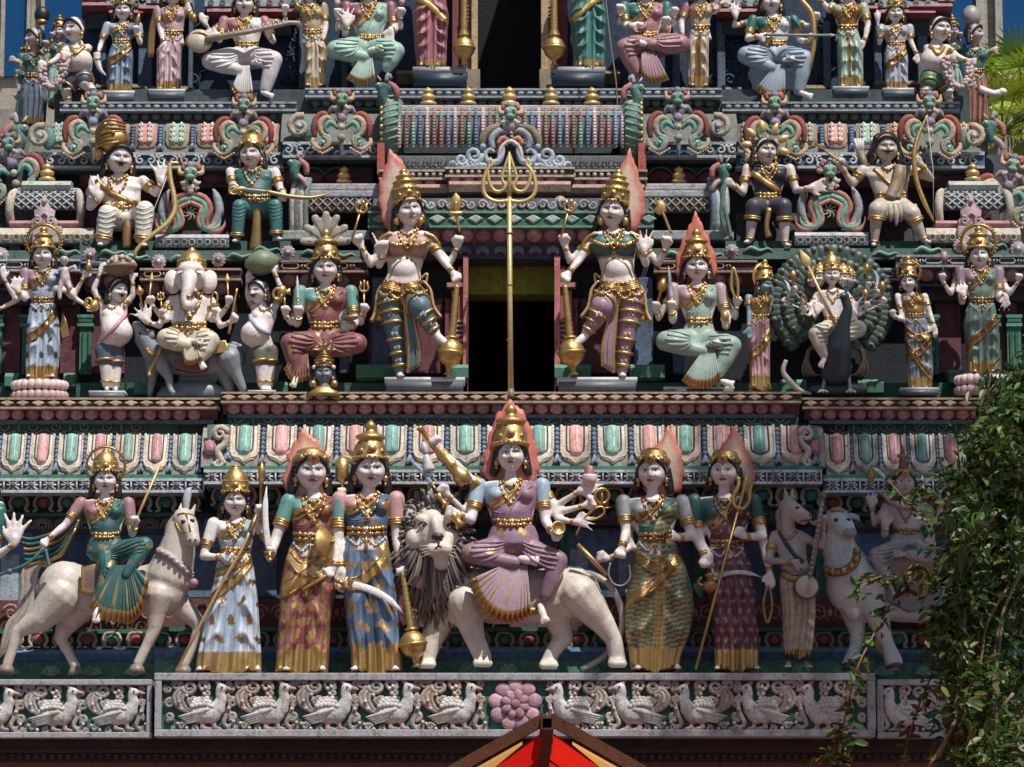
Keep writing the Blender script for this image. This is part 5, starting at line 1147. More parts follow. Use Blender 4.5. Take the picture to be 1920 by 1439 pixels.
def leaves(pos, L, rnd, cols, droop=.5):
    "one mesh of pointed folded leaves; pos (n,3) array"
    n = len(pos); base = np.array([(0,0,0),(.30,.18,.04),(.65,.17,.02),(1,0,-.10),(.65,-.17,.02),(.30,-.18,.04),(.35,0,-.03),(.7,0,-.05)])
    F0 = [(0,6,1),(1,6,7,2),(2,7,3),(0,5,6),(5,4,7,6),(4,3,7)]
    az = rnd.uniform(0,6.283, n); el = rnd.normal(-droop, .5, n); ro = rnd.uniform(-1.2,1.2, n); sz = L * rnd.uniform(.45,1.35, n)
    ca, sa, ce, se, cr, sr_ = np.cos(az), np.sin(az), np.cos(el), np.sin(el), np.cos(ro), np.sin(ro)
    ux = np.stack([ca * ce, sa * ce, se],1); uy0 = np.stack([-sa, ca, 0 * sa],1); uz0 = np.cross(ux, uy0); uy = uy0 * cr[:, None] + uz0 * sr_[:, None]; uz = np.cross(ux, uy)
    V = (pos[:, None, :] + sz[:, None, None] * (base[None, :, 0:1] * ux[:, None, :] + base[None, :, 1:2] * uy[:, None, :] + base[None, :, 2:3] * uz[:, None, :])).reshape(-1,3)
    F = [tuple(i * 8 + q for q in f) for i in range(n) for f in F0]
    cc = np.array(cols)[rnd.integers(0, len(cols), n)] * rnd.uniform(.75,1.25,(n, 1)); cc[:, 3] = 0
    return V, F, np.repeat(cc, 8,0)
LC = [c(.05,.12,.02), c(.035,.09,.016), c(.08,.16,.025), c(.025,.06,.012), c(.13,.20,.03), c(.14,.12,.025)]
def tree_right():
    T_ = bpy.data.objects.new('leafy_tree', None); T_.location = (7.2,-4.6,0); link(T_, label='broad-leaved tree with hanging twigs covering the lower right corner of the facade', cat='tree'); rel = np.array([7.2,-4.6,0])
    def br(name, pts, col=c(.16,.12,.085)):
        V, F = tube_mesh([np.array(p, float) for p in pts],9,1, False, 4); link(mesh_obj(name, V - rel, F, col, M_DARK), T_)
    br('trunk', [(7.2,-4.6,0,.34),(7.1,-4.6,3,.28),(7.3,-4.5,6,.26),(7.0,-4.7,10,.20),(6.9,-5,14,.12),(7,-5,17,.04)])
    for pts in ([(7.2,-4.6,5.5,.16),(6.2,-4.2,7.4,.12),(5.6,-4.0,10.6,.08),(5.2,-4.4,13.4,.03)],[(7.2,-4.6,7,.14),(8.4,-5.4,11.5,.1),(9,-6,15.4,.03)],[(7.2,-4.6,4.2,.12),(6.0,-3.6,5.6,.08),(4.6,-3.1,6.3,.05),(3.7,-3.0,6.2,.025)],[(7.1,-4.6,6.4,.12),(6.6,-6,10,.08),(6.2,-6.6,14.6,.03)]): br('limb', pts)
    rnd = np.random.default_rng(4)
    # upper crown: clumps
    C = []
    for k in range(330):        # the crown stands between the sun and the right end of the facade
        x, z = rnd.uniform(.5,6.5), rnd.uniform(3.2,7.2); lim = 1.35 + .42 * max(0, z - 4.9) + .35 * max(0, z - 6.2)
        if x < lim and rnd.random() > .10: continue
        if x < lim - .75 or (z > 5.4 and rnd.random() < .45): continue
        Y = rnd.uniform(-7.0,-3.4); tt = (.1 - Y) / -SD.y; C.append((x + SD.x * tt, Y, z + SD.z * tt))
    pos = np.concatenate([np.array(q) + rnd.normal(0,.30,(58,3)) * [1,1,.8] for q in C]); V, F, CC = leaves(pos, .16, rnd, LC); link(mesh_obj('crown', V - rel, F, CC, M_LEAF, False), T_, kind='stuff')
    # hanging mass in view, laid out at its own depth
    Yc = -3.0; pts = []; stems = []
    edge = [(690,1895),(740,1832),(800,1800),(870,1770),(930,1748),(1000,1760),(1060,1722),(1120,1728),(1200,1715),(1260,1742),(1330,1752),(1439,1740),(1480,1745)]
    ey = [e[0] for e in edge]; ex = [e[1] for e in edge]
    for k in range(210):
        y = rnd.uniform(660,1480); xe = np.interp(y, ey, ex); x = xe + 46 + abs(rnd.normal(0,1)) * 95
        if x > 2080: continue
        Y = Yc + rnd.normal(0,.35); q = np.array(W(x, y, Y)); pts.append(q + rnd.normal(0,.075,(62,3)) * [1,1.6,1])
    for path in ([(1720,1060),(1690,1100),(1655,1160),(1625,1215),(1605,1260),(1588,1330),(1572,1400),(1566,1439)],[(1760,1180),(1748,1260),(1720,1330),(1700,1400),(1690,1450)],[(1740,980),(1700,940),(1664,900)],[(1780,880),(1742,900),(1716,930)],[(1700,1100),(1668,1080),(1630,1090),(1606,1110)],[(1600,1380),(1560,1410),(1535,1436)],[(1860,700),(1850,740),(1832,790)]):
        P3 = catmull([np.array(W(x, y, Yc + .2 * math.sin(x * .05))) for x, y in path],6)
        for i, q in enumerate(P3):
            pts.append(q + rnd.normal(0,.03,(3,3)))
        br('twig', [tuple(q) + (.006,) for q in P3[::2]], c(.20,.13,.085))
    pos = np.concatenate(pts); V, F, CC = leaves(pos, .086, rnd, LC, .4); link(mesh_obj('hanging_foliage', V - rel, F, CC, M_LEAF, False), T_, kind='stuff')
    for path in ([(1868,960),(1840,1000),(1800,1040),(1785,1080)],[(1880,1160),(1870,1240),(1860,1340),(1850,1439)],[(1890,1100),(1850,1170),(1835,1260),(1800,1330),(1760,1420)],[(1920,1060),(1880,1150),(1862,1250),(1868,1350),(1862,1460)],[(1810,1140),(1802,1240),(1796,1340),(1740,1440)],[(1900,1300),(1850,1370),(1828,1450)]):
        br('twig', [tuple(W(x, y, Yc - .45)) + (.010,) for x, y in path], c(.26,.19,.14))
tree_right()
def palm(label, px, py, Y, R_, seed):
    P_ = W(px, py, Y); T_ = bpy.data.objects.new('palm_tree', None); T_.location = (P_.x, Y, 0); link(T_, label=label, cat='palm tree'); rnd = random.Random(seed)
    V, F = tube_mesh([(0,0,0,.22),(.1,0, P_.z * .5,.16),(0,0, P_.z, .13)],9); link(mesh_obj('trunk', V, F, c(.20,.17,.13), M_DARK), T_)
    for k in range(26):
        a = rnd.uniform(0,6.283); e = rnd.uniform(-.5,1.2); L = R_ * rnd.uniform(.8,1.1); d = np.array([math.cos(a) * math.cos(e), math.sin(a) * math.cos(e), math.sin(e)]); st = np.array([0,0, P_.z]); VV = []; FF = []; n = 0; hub = st + d * L * .55
        side = unit(np.cross(d, [0,0,1])); up = np.cross(side, d); cc = rnd.choice([c(.30,.40,.03), c(.20,.32,.03), c(.42,.46,.04)])
        for j in range(15):
            t = math.radians(-80 + j * 11.4); v = d * math.cos(t) + side * math.sin(t); tip = hub + v * L * .6 - np.array([0,0,.16 * L]); w_ = np.cross(v, up) * .02 * R_; VV += [hub - w_ * .3, hub + w_ * .3,(hub + tip) / 2 + w_, tip, (hub + tip) / 2 - w_]; FF.append((n, n + 1, n + 2, n + 3, n + 4)); n += 5
        v, f = tube_mesh([tuple(st) + (.02 * R_,), tuple(hub) + (.012 * R_,)],5); FF += [tuple(i + n for i in g) for g in f]; VV = np.concatenate([np.array(VV), v]); link(mesh_obj('frond', VV, FF, cc, M_LEAF, False), T_)
palm('bright yellow-green fan palm behind the tower at the right edge', 1915,175,24,1.05,1); palm('darker fan palm lower behind the tower corner at the right', 1880,250,22,.95,2); palm('small fan palm tucked behind the upper right corner statues', 1868,150,26,.6,5)
# ---------------------------------------------------------------- dressed figures
def spots(step, size, col, ph=0.0):
    def f(x, y, st=1):
        i = math.floor(y / step); xx = (x + (step * .5 if i % 2 else 0) + ph) % step - step / 2; yy = y % step - step / 2
        a = math.atan2(yy, xx); rr = size * (.95 + .38 * math.sin(a * 2 + i * 1.7) + .18 * math.sin(a * 5 + i))
        return col if xx * xx + yy * yy < rr * rr else None
    return f
def stripes(step, wd, col, slope=0.0):
    return lambda x, y, st=1: col if (y + slope * abs(x)) % step < wd else None
def pat3(fn, cols=None):
    "turn a 2-D pattern into one for baked parts; only vertices of the given colour change"
    def f(X, Y, D, C):
        for i in range(len(X)):
            if cols is None or tuple(C[i]) in cols:
                q = fn(X[i] - 960, Y[i])
                if q is not None: C[i] = q
        return C
    return f
def adorn(F, nk, u, wa, kind=3, gem=RED, belt=True, belty=None, swag=True, col=GOLD, part='necklace'):
    nx, ny = nk; wx, wy, ww = wa
    F.drape(part, col, [(nx - u * .75, ny - u * .05),(nx - u * .4, ny + u * .38),(nx, ny + u * .52),(nx + u * .4, ny + u * .38),(nx + u * .75, ny - u * .05)], u * .13, beads=u * .28)
    if kind >= 2: F.drape(part, col, [(nx - u * .85, ny + u * .05),(nx - u * .65, ny + u * 1.0),(nx - .02 * u, ny + u * 1.75),(nx + u * .65, ny + u * 1.0),(nx + u * .85, ny + u * .05)], u * .09, beads=u * .3)
    if kind >= 3:
        F.drape(part, col, [(nx - u * .55, ny + u * .3),(nx - u * .3, ny + u * .85),(nx, ny + u * 1.1),(nx + u * .3, ny + u * .85),(nx + u * .55, ny + u * .3)], u * .07)
    for yy, r in ((.62,.2),(1.95,.27)):
        if kind < 2 and yy > 1: continue
        d = F.surf(nx, ny + u * yy)
        if d is None: continue
        F.ball(part, col, (nx, ny + u * yy, d + 1),(u * r, u * .14, u * r),10,6); F.ball('gem*', gem, (nx, ny + u * yy, d + u * .15), u * r * .45,8,5)
    if belt:
        by = belty or wy
        for k in (-.17,.17): F.drape('belt', col, [(wx - ww * 1.0, by - u * .10 + k * u),(wx - ww * .5, by + u * .06 + k * u),(wx, by + u * .12 + k * u),(wx + ww * .5, by + u * .06 + k * u),(wx + ww * 1.0, by - u * .10 + k * u)], u * .15, flat=.8, beads=u * .4)
        d = F.surf(wx, by + u * .1)
        if d is not None:
            F.ball('belt', col, (wx, by + u * .15, d + 1),(u * .42, u * .2, u * .5),12,8); F.ball('gem*', BLUE, (wx, by + u * .15, d + u * .2), u * .15,8,5)
            F.lathe('belt', col, (wx, by + u * .5, d + 2),(wx, by + u * 1.5, d + 3),[(0, u * .12),(.3, u * .18),(.5, u * .10),(.8, u * .2),(1, u * .05)],10)
        if swag:
            for sg in (-1,1): F.drape('belt', LGREY, [(wx, by + u * .4),(wx + sg * ww * .45, by + u * 1.1),(wx + sg * ww * .95, by + u * .5)], u * .07, beads=u * .22, beadcol=LGREY)
def sari_lady(label, base, Y, u, hd, nk, sh, wa, hp, secs, arms, skin=SKIN, blouse=TEAL, drapec=None, lower=LBLUE, hem=GOLD, front=None, pat=None, sleeve='=', crown=None, feet=((-.5,0),(.5,0)), sash=(), shoulder=None,
              gem=RED, pleat=(0,.35), legs=.35, gold=GOLD, hemn=7, name='goddess_statue', jewels=3, fold=1.0, vox=3.1, male=False, stache=False, bust=True, belt=True, footL=None, plinth=None, fx=None, headkw={}, belly=0, hair=BLK):
    F = Fig(name, label, base, Y, vox=vox)
    hx, hy = hd[:2]; yaw = hd[2] if len(hd) > 2 else 0; roll = hd[3] if len(hd) > 3 else 0; pitch = hd[4] if len(hd) > 4 else 6
    F.head(hx, hy, u, yaw, roll, pitch, skin, d=u * .25, male=male, stache=stache, hair=hair, **headkw)
    F.torso(u, nk, sh, wa, hp, 0, skin, bust=bust, blouse=blouse, belly=belly)
    for a in arms:
        side = a.get('s', -1); S = a.get('sh') or (nk[0] + side * (sh - u * .22), nk[1] + u * .38,-1 if a.get('back') is None else -u * .6)
        F.arm(S, a['e'], a['w'], u * a.get('k', 1.10), a.get('L'), a.get('a'), a.get('p', 'relax'), a.get('t', 1), skin, (sleeve if sleeve != '=' else blouse) if a.get('sl', 1) else None, face=a.get('face', 1), nb=a.get('nb', 2))
    fl = footL or u * .95
    for q in feet: F.foot(base[0] + q[0] * 1.0, base[1] + q[1],(q[2] if len(q) > 2 else 4), fl, (q[0] > 0) * 4 - 2, skin)
    dpat = None
    F.bake('body')
    if blouse:
        cc = tuple(blouse)
        if drapec:                      # the end of the sari crosses the chest
            nx, ny = nk; wx, wy, ww = wa; sgn = shoulder or 1; a_ = (nx + sgn * sh * .9, ny); b_ = (wx - sgn * ww * 1.1, wy - u * .2)
            def dpat(X, Yp, D, C):
                t = ((X - a_[0]) * (b_[0] - a_[0]) + (Yp - a_[1]) * (b_[1] - a_[1])) / ((b_[0] - a_[0]) ** 2 + (b_[1] - a_[1]) ** 2)
                px_ = a_[0] + t * (b_[0] - a_[0]); pyy = a_[1] + t * (b_[1] - a_[1])
                dist = ((X - px_) * (b_[1] - a_[1]) - (Yp - pyy) * (b_[0] - a_[0])) / math.hypot(b_[0] - a_[0], b_[1] - a_[1]) * sgn
                half = u * (.35 + 1.0 * np.clip(t, 0,1)); m = (dist > -half) & (Yp > ny - u)
                edge = m & (dist < -half + u * .34)
                C[m] = drapec
                if pat is not None:
                    for i in np.nonzero(m)[0]:
                        q = pat(X[i] - base[0], Yp[i] - 700.0,1)
                        if q is not None: C[i] = q
                C[edge] = gold
                return C
        F.bake('blouse', pat=dpat)
        if drapec:
            sgn = shoulder or 1; nx, ny = nk; wx, wy, ww = wa
            for k in range(4):
                o = u * (.30 * k)
                F.drape('sari_fold', drapec, [(nx + sgn * sh * (.74 - .1 * k), ny + u * .1),(nx + sgn * sh * .25 - sgn * o * .3, ny + (wy - ny) * .42 + o * .2),(wx - sgn * ww * .35, wy - u * .75 + o * .5),(wx - sgn * ww * .95, wy - u * .9 + o * .55)], u * .10, flat=.7, lift=.0)
            F.drape('sari_border', gold, [(nx + sgn * sh * .35, ny - u * .0),(nx + sgn * sh * .1, ny + (wy - ny) * .3),(wx - sgn * ww * .6, wy - u * 1.35),(wx - sgn * ww * 1.0, wy - u * 1.25)], u * .17, flat=.45, lift=.1)
    for q in list(F.order):
        if q.startswith('sleeve#'): F.bake(q)
    F.skirt('skirt', secs, lower, hem, hemn, pleat, legs, front, pat, fold=fold, seed=int(base[0]), bands=[dict(q, c=q.get('c', gold)) for q in sash])
    F.bvh = None
    for s_ in sash: P0 = s_['p']; r_ = s_.get('r', 8); [F.drape('sash_edge*', OGOLD, [(q[0], q[1] + o) for q in P0],1.6, flat=.8, lift=.1) for o in (-r_ * 1.05, r_ * 1.05)]
    if belt or jewels: adorn(F, nk, u, wa, jewels, gem, belt, col=gold)
    for sx in (secs[-1][1], secs[-1][2]): pass
    if crown: F.crown(*crown[0], **crown[1])
    if plinth: plinth_of(F, base, *plinth)
    if fx: fx(F)
    return F.done()
def plinth_of(F, base, hw, h, d=24, col=SLATE, top=LGREY, down=None):
    x, y = base; s = F.s
    for (y0, y1, w_, cc) in ((y, y + h * .35, hw, top),(y + h * .35, y + h, hw * .96, col)):
        V = []; 
        for dd in (d, -d):
            for (xx, yy) in ((x - w_, y0),(x + w_, y0),(x + w_, y1),(x - w_, y1)): V.append(F.P(xx, yy, dd))
        F.raw('plinth', V, [(0,3,2,1),(4,5,6,7),(0,1,5,4),(1,2,6,5),(2,3,7,6),(3,0,4,7)], cc)
def dress_seated(F, u, hipc, kneeL, kneeR, fan, col, hem=GOLD, footL=None, footR=None, skin=SKIN, pat=None, r=None, crossd=None, fancol=None, front='L', cross=None):
    """cross-legged lower body: hipc (x,y,d); knees (x,y,d); fan = dict(c=(x,y,d), pts=[(x,y)...] hem arc);
    cross = (x,y,d) ankle of the leg lying across"""
    r = r or u * 1.08; part = 'lap_cloth'
    F.loft(part, col, [(hipc[0], F.waisty, hipc[2], F.waist * 1.12, F.waist * .86),(hipc[0], hipc[1] - u * .8, hipc[2], F.waist * 1.35, F.waist),(hipc[0], hipc[1], hipc[2] + 2, F.waist * 1.4, F.waist)])
    F.ell(part, col, hipc, (r * 1.55, r * 1.0, r * 1.0))
    for k in (kneeL, kneeR):
        m = [(hipc[i] + k[i]) / 2 for i in range(3)]
        F.cap(part, col, [(hipc[0] + (k[0] - hipc[0]) * .25, hipc[1] + 2, hipc[2] + 6, r * .95),(m[0], m[1] - r * .06, m[2] + 4, r * .92), tuple(k) + (r * .80,)])
    for k, an in cross or ():
        F.cap(part, col, [tuple(k) + (r * .78,),((k[0] + an[0]) / 2,(k[1] + an[1]) / 2 + r * .1,(k[2] + an[2]) / 2 + 2, r * .66), tuple(an) + (r * .50,)])
    def folds(X, Yp, D, C):
        return C
    F.bake(part, 3.4,2, pat)
    # raised folds running along the thighs
    for k in (kneeL, kneeR):
        sg = 1 if k[0] > hipc[0] else -1
        for i in range(5):
            o = (i - 2) * r * .34
            F.drape(part, col, [(hipc[0] + sg * r * .7, hipc[1] + o * .5 + r * .1),((hipc[0] + k[0]) / 2,(hipc[1] + k[1]) / 2 + o * .9 + r * .16),(k[0] + sg * r * .1 - sg * abs(o) * .45, k[1] + o * 1.05)], r * .10, flat=1, lift=0, n=4)
    if fan:
        cx, cy, cd = fan['c']; P_ = catmull([np.array(p[:2], float) for p in fan['pts']],3); n = len(P_); V = []; C = []; rows = [0,.2,.45,.66,.78,.80,1.0]; fc = fancol or col
        nn = n * 2 - 1
        for ri, t in enumerate(rows):
            for j in range(nn):
                q = P_[j // 2] if j % 2 == 0 else (P_[j // 2] + P_[j // 2 + 1]) / 2
                x0 = cx + (j / (nn - 1) - .5) * fan.get('w', u * .9)
                x = x0 + (q[0] - x0) * t; y = cy + (q[1] - cy) * t
                y += (fan.get('sc', 2.5) if j % 2 else -fan.get('sc', 2.5)) * (t > .95)
                d = cd + fan.get('out', 10) * math.sin(t * 2.0) + (1 if j % 2 else -1) * (1.5 + fan.get('amp', 3.0) * 1.7 * t)
                V.append(F.P(x, y, d)); C.append(hem if t > .79 or (pat and t in (.45,.66) and j % 7 == 3) else fc)
        for j in range(nn):     # back row
            V.append(F.P(V[0][0] * 0 + (cx), cy + 2, cd - 8)); C.append(fc)
        nr = len(rows); 
        for ri, t in enumerate(rows):
            pass
        Fc = []
        for ri in range(nr - 1):
            for j in range(nn - 1): Fc.append((ri * nn + j, ri * nn + j + 1,(ri + 1) * nn + j + 1,(ri + 1) * nn + j))
        # thickness: a second sheet 3 px behind
        V1 = np.array(V[:nr * nn]); V2 = V1 + np.array([0,4 * F.s, 0]); off = nr * nn
        Fc += [tuple(off + i for i in f[::-1]) for f in Fc]
        for j in range(nn - 1): a = (nr - 1) * nn + j; Fc.append((a, a + 1, off + a + 1, off + a))
        F.raw('pleats', np.concatenate([V1, V2]), Fc, np.array(C[:off] * 2))
def seated(label, base, Y, u, hd, nk, sh, wa, arms, low, skin=SKIN, blouse=TEAL, drapec=None, shoulder=1, crown=None, gem=RED, jewels=3, gold=GOLD, name='goddess_statue', sleeve='=', vox=3.1, male=False, stache=False, bust=True, belt=True, fx=None, pre=None, feet=(), belly=0, headkw={}, hair=BLK, plinth=None, pat=None):
    F = Fig(name, label, base, Y, vox=vox); hx, hy = hd[:2]; yaw, roll, pitch = (list(hd[2:]) + [0,0,6][len(hd) - 2:])[:3]
    if male is not None: F.head(hx, hy, u, yaw, roll, pitch, skin, d=u * .25, male=male, stache=stache, hair=hair, **headkw)
    else: F.hc = (hx, hy, 0, u); F.hM = rotm(0,0,0); F.H = lambda a, b, c_: F.P(hx, hy, 0) + np.array([a, b, c_]) * u * F.s
    hp = (low['hipc'][0], low['hipc'][1], wa[2] * 1.25)
    F.torso(u, nk, sh, wa, hp, 0, skin, bust=bust, blouse=blouse, belly=belly)
    F.waist = wa[2]; F.waisty = wa[1] + u * .15; low['hipc'] = low['hipc']
    if pre: pre(F)
    for a in arms:
        side = a.get('s', -1); S = a.get('sh') or (nk[0] + side * (sh - u * .22), nk[1] + u * .38,-1 if a.get('back') is None else -u * .6)
        F.arm(S, a['e'], a['w'], u * a.get('k', 1.10), a.get('L'), a.get('a'), a.get('p', 'relax'), a.get('t', 1), skin, (sleeve if sleeve != '=' else blouse) if a.get('sl', 1) else None, face=a.get('face', 1), nb=a.get('nb', 2))
    for q in feet:        # (ankle, toe) pairs
        a_, t_, fr = q; F.cap('body', skin, [tuple(a_) + (fr * .8,), tuple((a_[i] + t_[i]) / 2 for i in range(3)) + (fr,), tuple(t_) + (fr * .8,)])
        dx, dy = t_[0] - a_[0], t_[1] - a_[1]; n = unit(np.array([-dy, dx]))
        for k in (-2,-1,0,1,2): F.cap('body', skin, [(t_[0] + n[0] * k * fr * .42, t_[1] + n[1] * k * fr * .42, t_[2] + 2, fr * .34),(t_[0] + n[0] * k * fr * .5 + dx * .28, t_[1] + n[1] * k * fr * .5 + dy * .28, t_[2] + 2, fr * .26)], segs=7)
    F.bake('body')
    if blouse:
        dpat = None
        if drapec:
            nx, ny = nk; wx, wy, ww = wa; sgn = shoulder; a_ = (nx + sgn * sh * .9, ny); b_ = (wx - sgn * ww * 1.1, wy - u * .2)
            def dpat(X, Yp, D, C):
                t = ((X - a_[0]) * (b_[0] - a_[0]) + (Yp - a_[1]) * (b_[1] - a_[1])) / ((b_[0] - a_[0]) ** 2 + (b_[1] - a_[1]) ** 2)
                px_ = a_[0] + t * (b_[0] - a_[0]); pyy = a_[1] + t * (b_[1] - a_[1])
                dist = ((X - px_) * (b_[1] - a_[1]) - (Yp - pyy) * (b_[0] - a_[0])) / math.hypot(b_[0] - a_[0], b_[1] - a_[1]) * sgn
                half = u * (.35 + 1.0 * np.clip(t, 0,1)); m = dist > -half; C[m] = drapec; C[m & (dist < -half + u * .34)] = gold
                return C
        F.bake('blouse', pat=dpat)
        if drapec:
            sgn = shoulder; nx, ny = nk; wx, wy, ww = wa
            for k in range(4):
                o = u * (.30 * k); F.drape('sari_fold', drapec, [(nx + sgn * sh * (.74 - .1 * k), ny + u * .1),(nx + sgn * sh * .25 - sgn * o * .3, ny + (wy - ny) * .42 + o * .2),(wx - sgn * ww * .35, wy - u * .75 + o * .5),(wx - sgn * ww * .95, wy - u * .9 + o * .55)], u * .10, flat=.7, lift=.0)
            F.drape('sari_border', gold, [(nx + sgn * sh * .35, ny),(nx + sgn * sh * .1, ny + (wy - ny) * .3),(wx - sgn * ww * .6, wy - u * 1.35),(wx - sgn * ww * 1.0, wy - u * 1.25)], u * .17, flat=.45, lift=.1)
    for q in list(F.order):
        if q.startswith('sleeve#'): F.bake(q)
    dress_seated(F, u, **low, skin=skin, pat=pat)
    if belt or jewels: adorn(F, nk, u, wa, jewels, gem, belt, col=gold, swag=False)
    if crown: F.crown(*crown[0], **crown[1])
    if plinth: plinth_of(F, base, *plinth)
    if fx: fx(F)
    return F.done()
# ================================================================ ROW 1 (lowest tier)
Y1 = 0.10
def fx_f1(F):
    F.tube('spear', YEL, [(334,1261,26,3),(418,1105,34,3),(452,1050,36,3),(468,1010,30,3)], sm=2)
    F.lathe('spear', OGOLD, (464,1022,30),(478,984,26),[(0,3),(.2,8),(.5,9),(1,6)],10, flat=.6)
    F.lathe('staff', GOLD, (485,990,18),(487,888,18),[(0,2.5),(.6,3),(.62,5),(.68,3),(.75,6),(.85,7),(.93,4),(1,.5)],10)
sari_lady('standing lady statue in white and blue sari holding a long diagonal spear', (430,1260), Y1,19.5,(437,957,4),(439,990),46,(439,1046,27),(437,1078,36),
    [(1052,411,468,20),(1085,401,475,25),(1130,392,481,27),(1180,380,485,28),(1225,373,487,29),(1262,368,488,31)],
    [dict(s=-1, e=(379,1056,4), w=(414,1060,26), p='fist', t=-1, face=1, sl=1), dict(s=1, e=(499,1030,-4), w=(487,988,12), p='fist', a=92, t=-1)],
    blouse=WHITE, drapec=LBLUE, lower=c(.55,.66,.80), front=c(.45,.60,.80), pat=spots(34,7, OGOLD), sash=[dict(p=[(470,1062),(450,1092),(415,1118),(398,1134)], r=8), dict(p=[(405,1086),(430,1080),(465,1060)], r=6)],
    crown=(('dome', 2.6), {}), feet=((-52,0,8),(52,0,8)), fx=fx_f1, gem=GRN, footL=22)
def fx_f2(F):
    F.flame([(564,828),(548,850),(534,872),(536,890),(527,915),(536,948),(560,958),(600,955),(613,925),(612,880),(592,850)], cen=(572,900), d=-8)
    blade(F, (506,1052,34),(499,934,30),6,-5, WHITE)
    F.lathe('shield', GOLD, (606,1037,30),(622,1035,40),[(0,31),(.1,32),(.3,28),(.6,20),(.9,8),(1,1)],24); F.ball('shield', OGOLD, (622,1035,40),5)
    F.lathe('hand_drum_staff', GOLD, (638,945,-6),(637,872,-6),[(0,3),(.3,3),(.32,6),(.4,12),(.42,13),(.85,13),(.9,8),(.95,4),(1,.5)],12)
    F.tube('short_rod', GOLD, [(567,1119,30,4),(598,1102,34,4),(610,1094,34,3)])
sari_lady('standing lady statue in red and gold sari with curved sword, round shield and flames', (570,1260), Y1,25,(580,904,12),(586,948),52,(581,1022,33),(579,1060,42),
    [(1030,545,622,24),(1070,531,630,28),(1110,524,628,29),(1170,523,618,28),(1228,521,614,28),(1262,519,612,30)],
    [dict(s=-1, e=(516,1024,6), w=(505,1062,26), p='fist', a=80, L=30), dict(s=1, e=(632,1030,4), w=(626,1078,22), a=215, p='fist', t=-1, L=32), dict(s=1, back=1, e=(644,985,-12), w=(637,950,-8), a=92, p='fist', L=26, k=.75)],
    blouse=TEALL, drapec=c(.36,.07,.08), lower=c(.42,.10,.09), front=c(.36,.03,.035), pat=spots(26,9, GOLD), sash=[dict(p=[(612,1052),(585,1085),(545,1112),(526,1120)], r=12), dict(p=[(545,1060),(560,1078),(590,1085)], r=10, c=YEL)],
    crown=(('low', 1.0), {}), feet=((-30,0,8),(34,0,8)), fx=fx_f2, footL=24)
def fx_f3(F):
    blade(F, (646,1108,32),(756,1160,30),7.5,-12, WHITE)
    mace(F, (754,1086,24),(774,1214,22),25,6.5)
    F.tube('lotus_stem', YEL, [(754,1104,20,2),(775,1110,26,2),(782,1112,28,2)])
    lotus_bud(F, 788,1116,30,13)
sari_lady('standing lady statue in blue sari with gold spots holding a tall golden mace', (690,1260), Y1,24.5,(692,901,8),(688,944),58,(686,1012,36),(684,1050,46),
    [(1020,648,722,26),(1055,640,732,31),(1100,640,741,31),(1160,648,747,30),(1228,660,751,30),(1262,661,752,31)],
    [dict(s=-1, e=(632,1024,4), w=(639,1078,18), a=270, p='relax', t=-1), dict(s=1, e=(742,1022,2), w=(749,1062,14), a=282, p='fist', t=-1)],
    blouse=PINK, drapec=c(.10,.19,.36), lower=c(.14,.26,.46), front=c(.06,.13,.28), pat=spots(36,10, GOLD), sash=[dict(p=[(722,1050),(705,1080),(672,1105),(648,1110)], r=10)],
    crown=(('pot', 2.9), {'wid': 1.04}), feet=((-22,0,8),(50,0,10)), fx=fx_f3, gem=RED, footL=25)

# --- goddess on the lion
def pre_g(F):
    pass
def fx_g(F):
    F.flame([(958,768),(934,790),(919,826),(909,862),(906,892),(920,916),(958,922),(996,916),(1009,892),(1007,858),(997,822),(982,790)], cen=(957,862), d=-9, inner=c(.62,.26,.20))
    F.lathe('club', GOLD, (876,918,14),(786,820,30),[(0,15),(.12,17),(.16,15),(.2,12),(.3,11),(.33,14),(.36,9),(.5,13),(.6,8),(.7,9),(.75,6),(.95,4.5),(.96,6.5),(1,6)],16)
    F.lathe('bell', LGREY, (806,900,34),(800,868,34),[(0,11),(.15,12),(.5,8),(.8,7),(1,2)],14); F.tube('bell', LGREY, [(800,868,34,5),(797,858,34,7),(795,848,34,3)])
    blade(F, (812,925,38),(772,882,38),4,3, c(.35,.45,.62)); F.lathe('sword', GOLD, (822,942,38),(838,962,36),[(0,7),(.3,4),(.7,4),(1,9)],12)
    F.lathe('ringed_hilt', GOLD, (838,962,38),(866,1000,44),[(0,5),(.2,8),(.3,5),(.5,11),(.6,9),(.8,7),(1,11)],14)
    F.ring('discus', GOLD, (1124,942,20),(1130,945,34),.5,13,3); F.tube('discus', GOLD, [(1127,930,26,2.5),(1127,957,26,2.5)])
    F.tube('noose', GOLD, [(1079,1013,24,3),(1093,985,26,3.5),(1112,967,27,4),(1128,963,26,3),(1130,975,26,3),(1112,985,27,3.5),(1095,985,26,3.5)], flat=.7); F.tube('noose', GOLD, [(1128,966,26,3),(1143,963,25,1)])
    F.lathe('fire_bowl', LPINK, (1104,926,26),(1104,905,26),[(0,3),(.3,12),(.8,15),(1,13)],14); lotus_bud(F, 1104,910,26,13, c(.60,.16,.09), 'flames')
    F.lathe('golden_cup', GOLD, (1042,1006,40),(1046,1004,56),[(0,6),(.4,10),(.8,13),(1,14),(1,11),(.8,9)],16)
MV = c(.36,.20,.30)
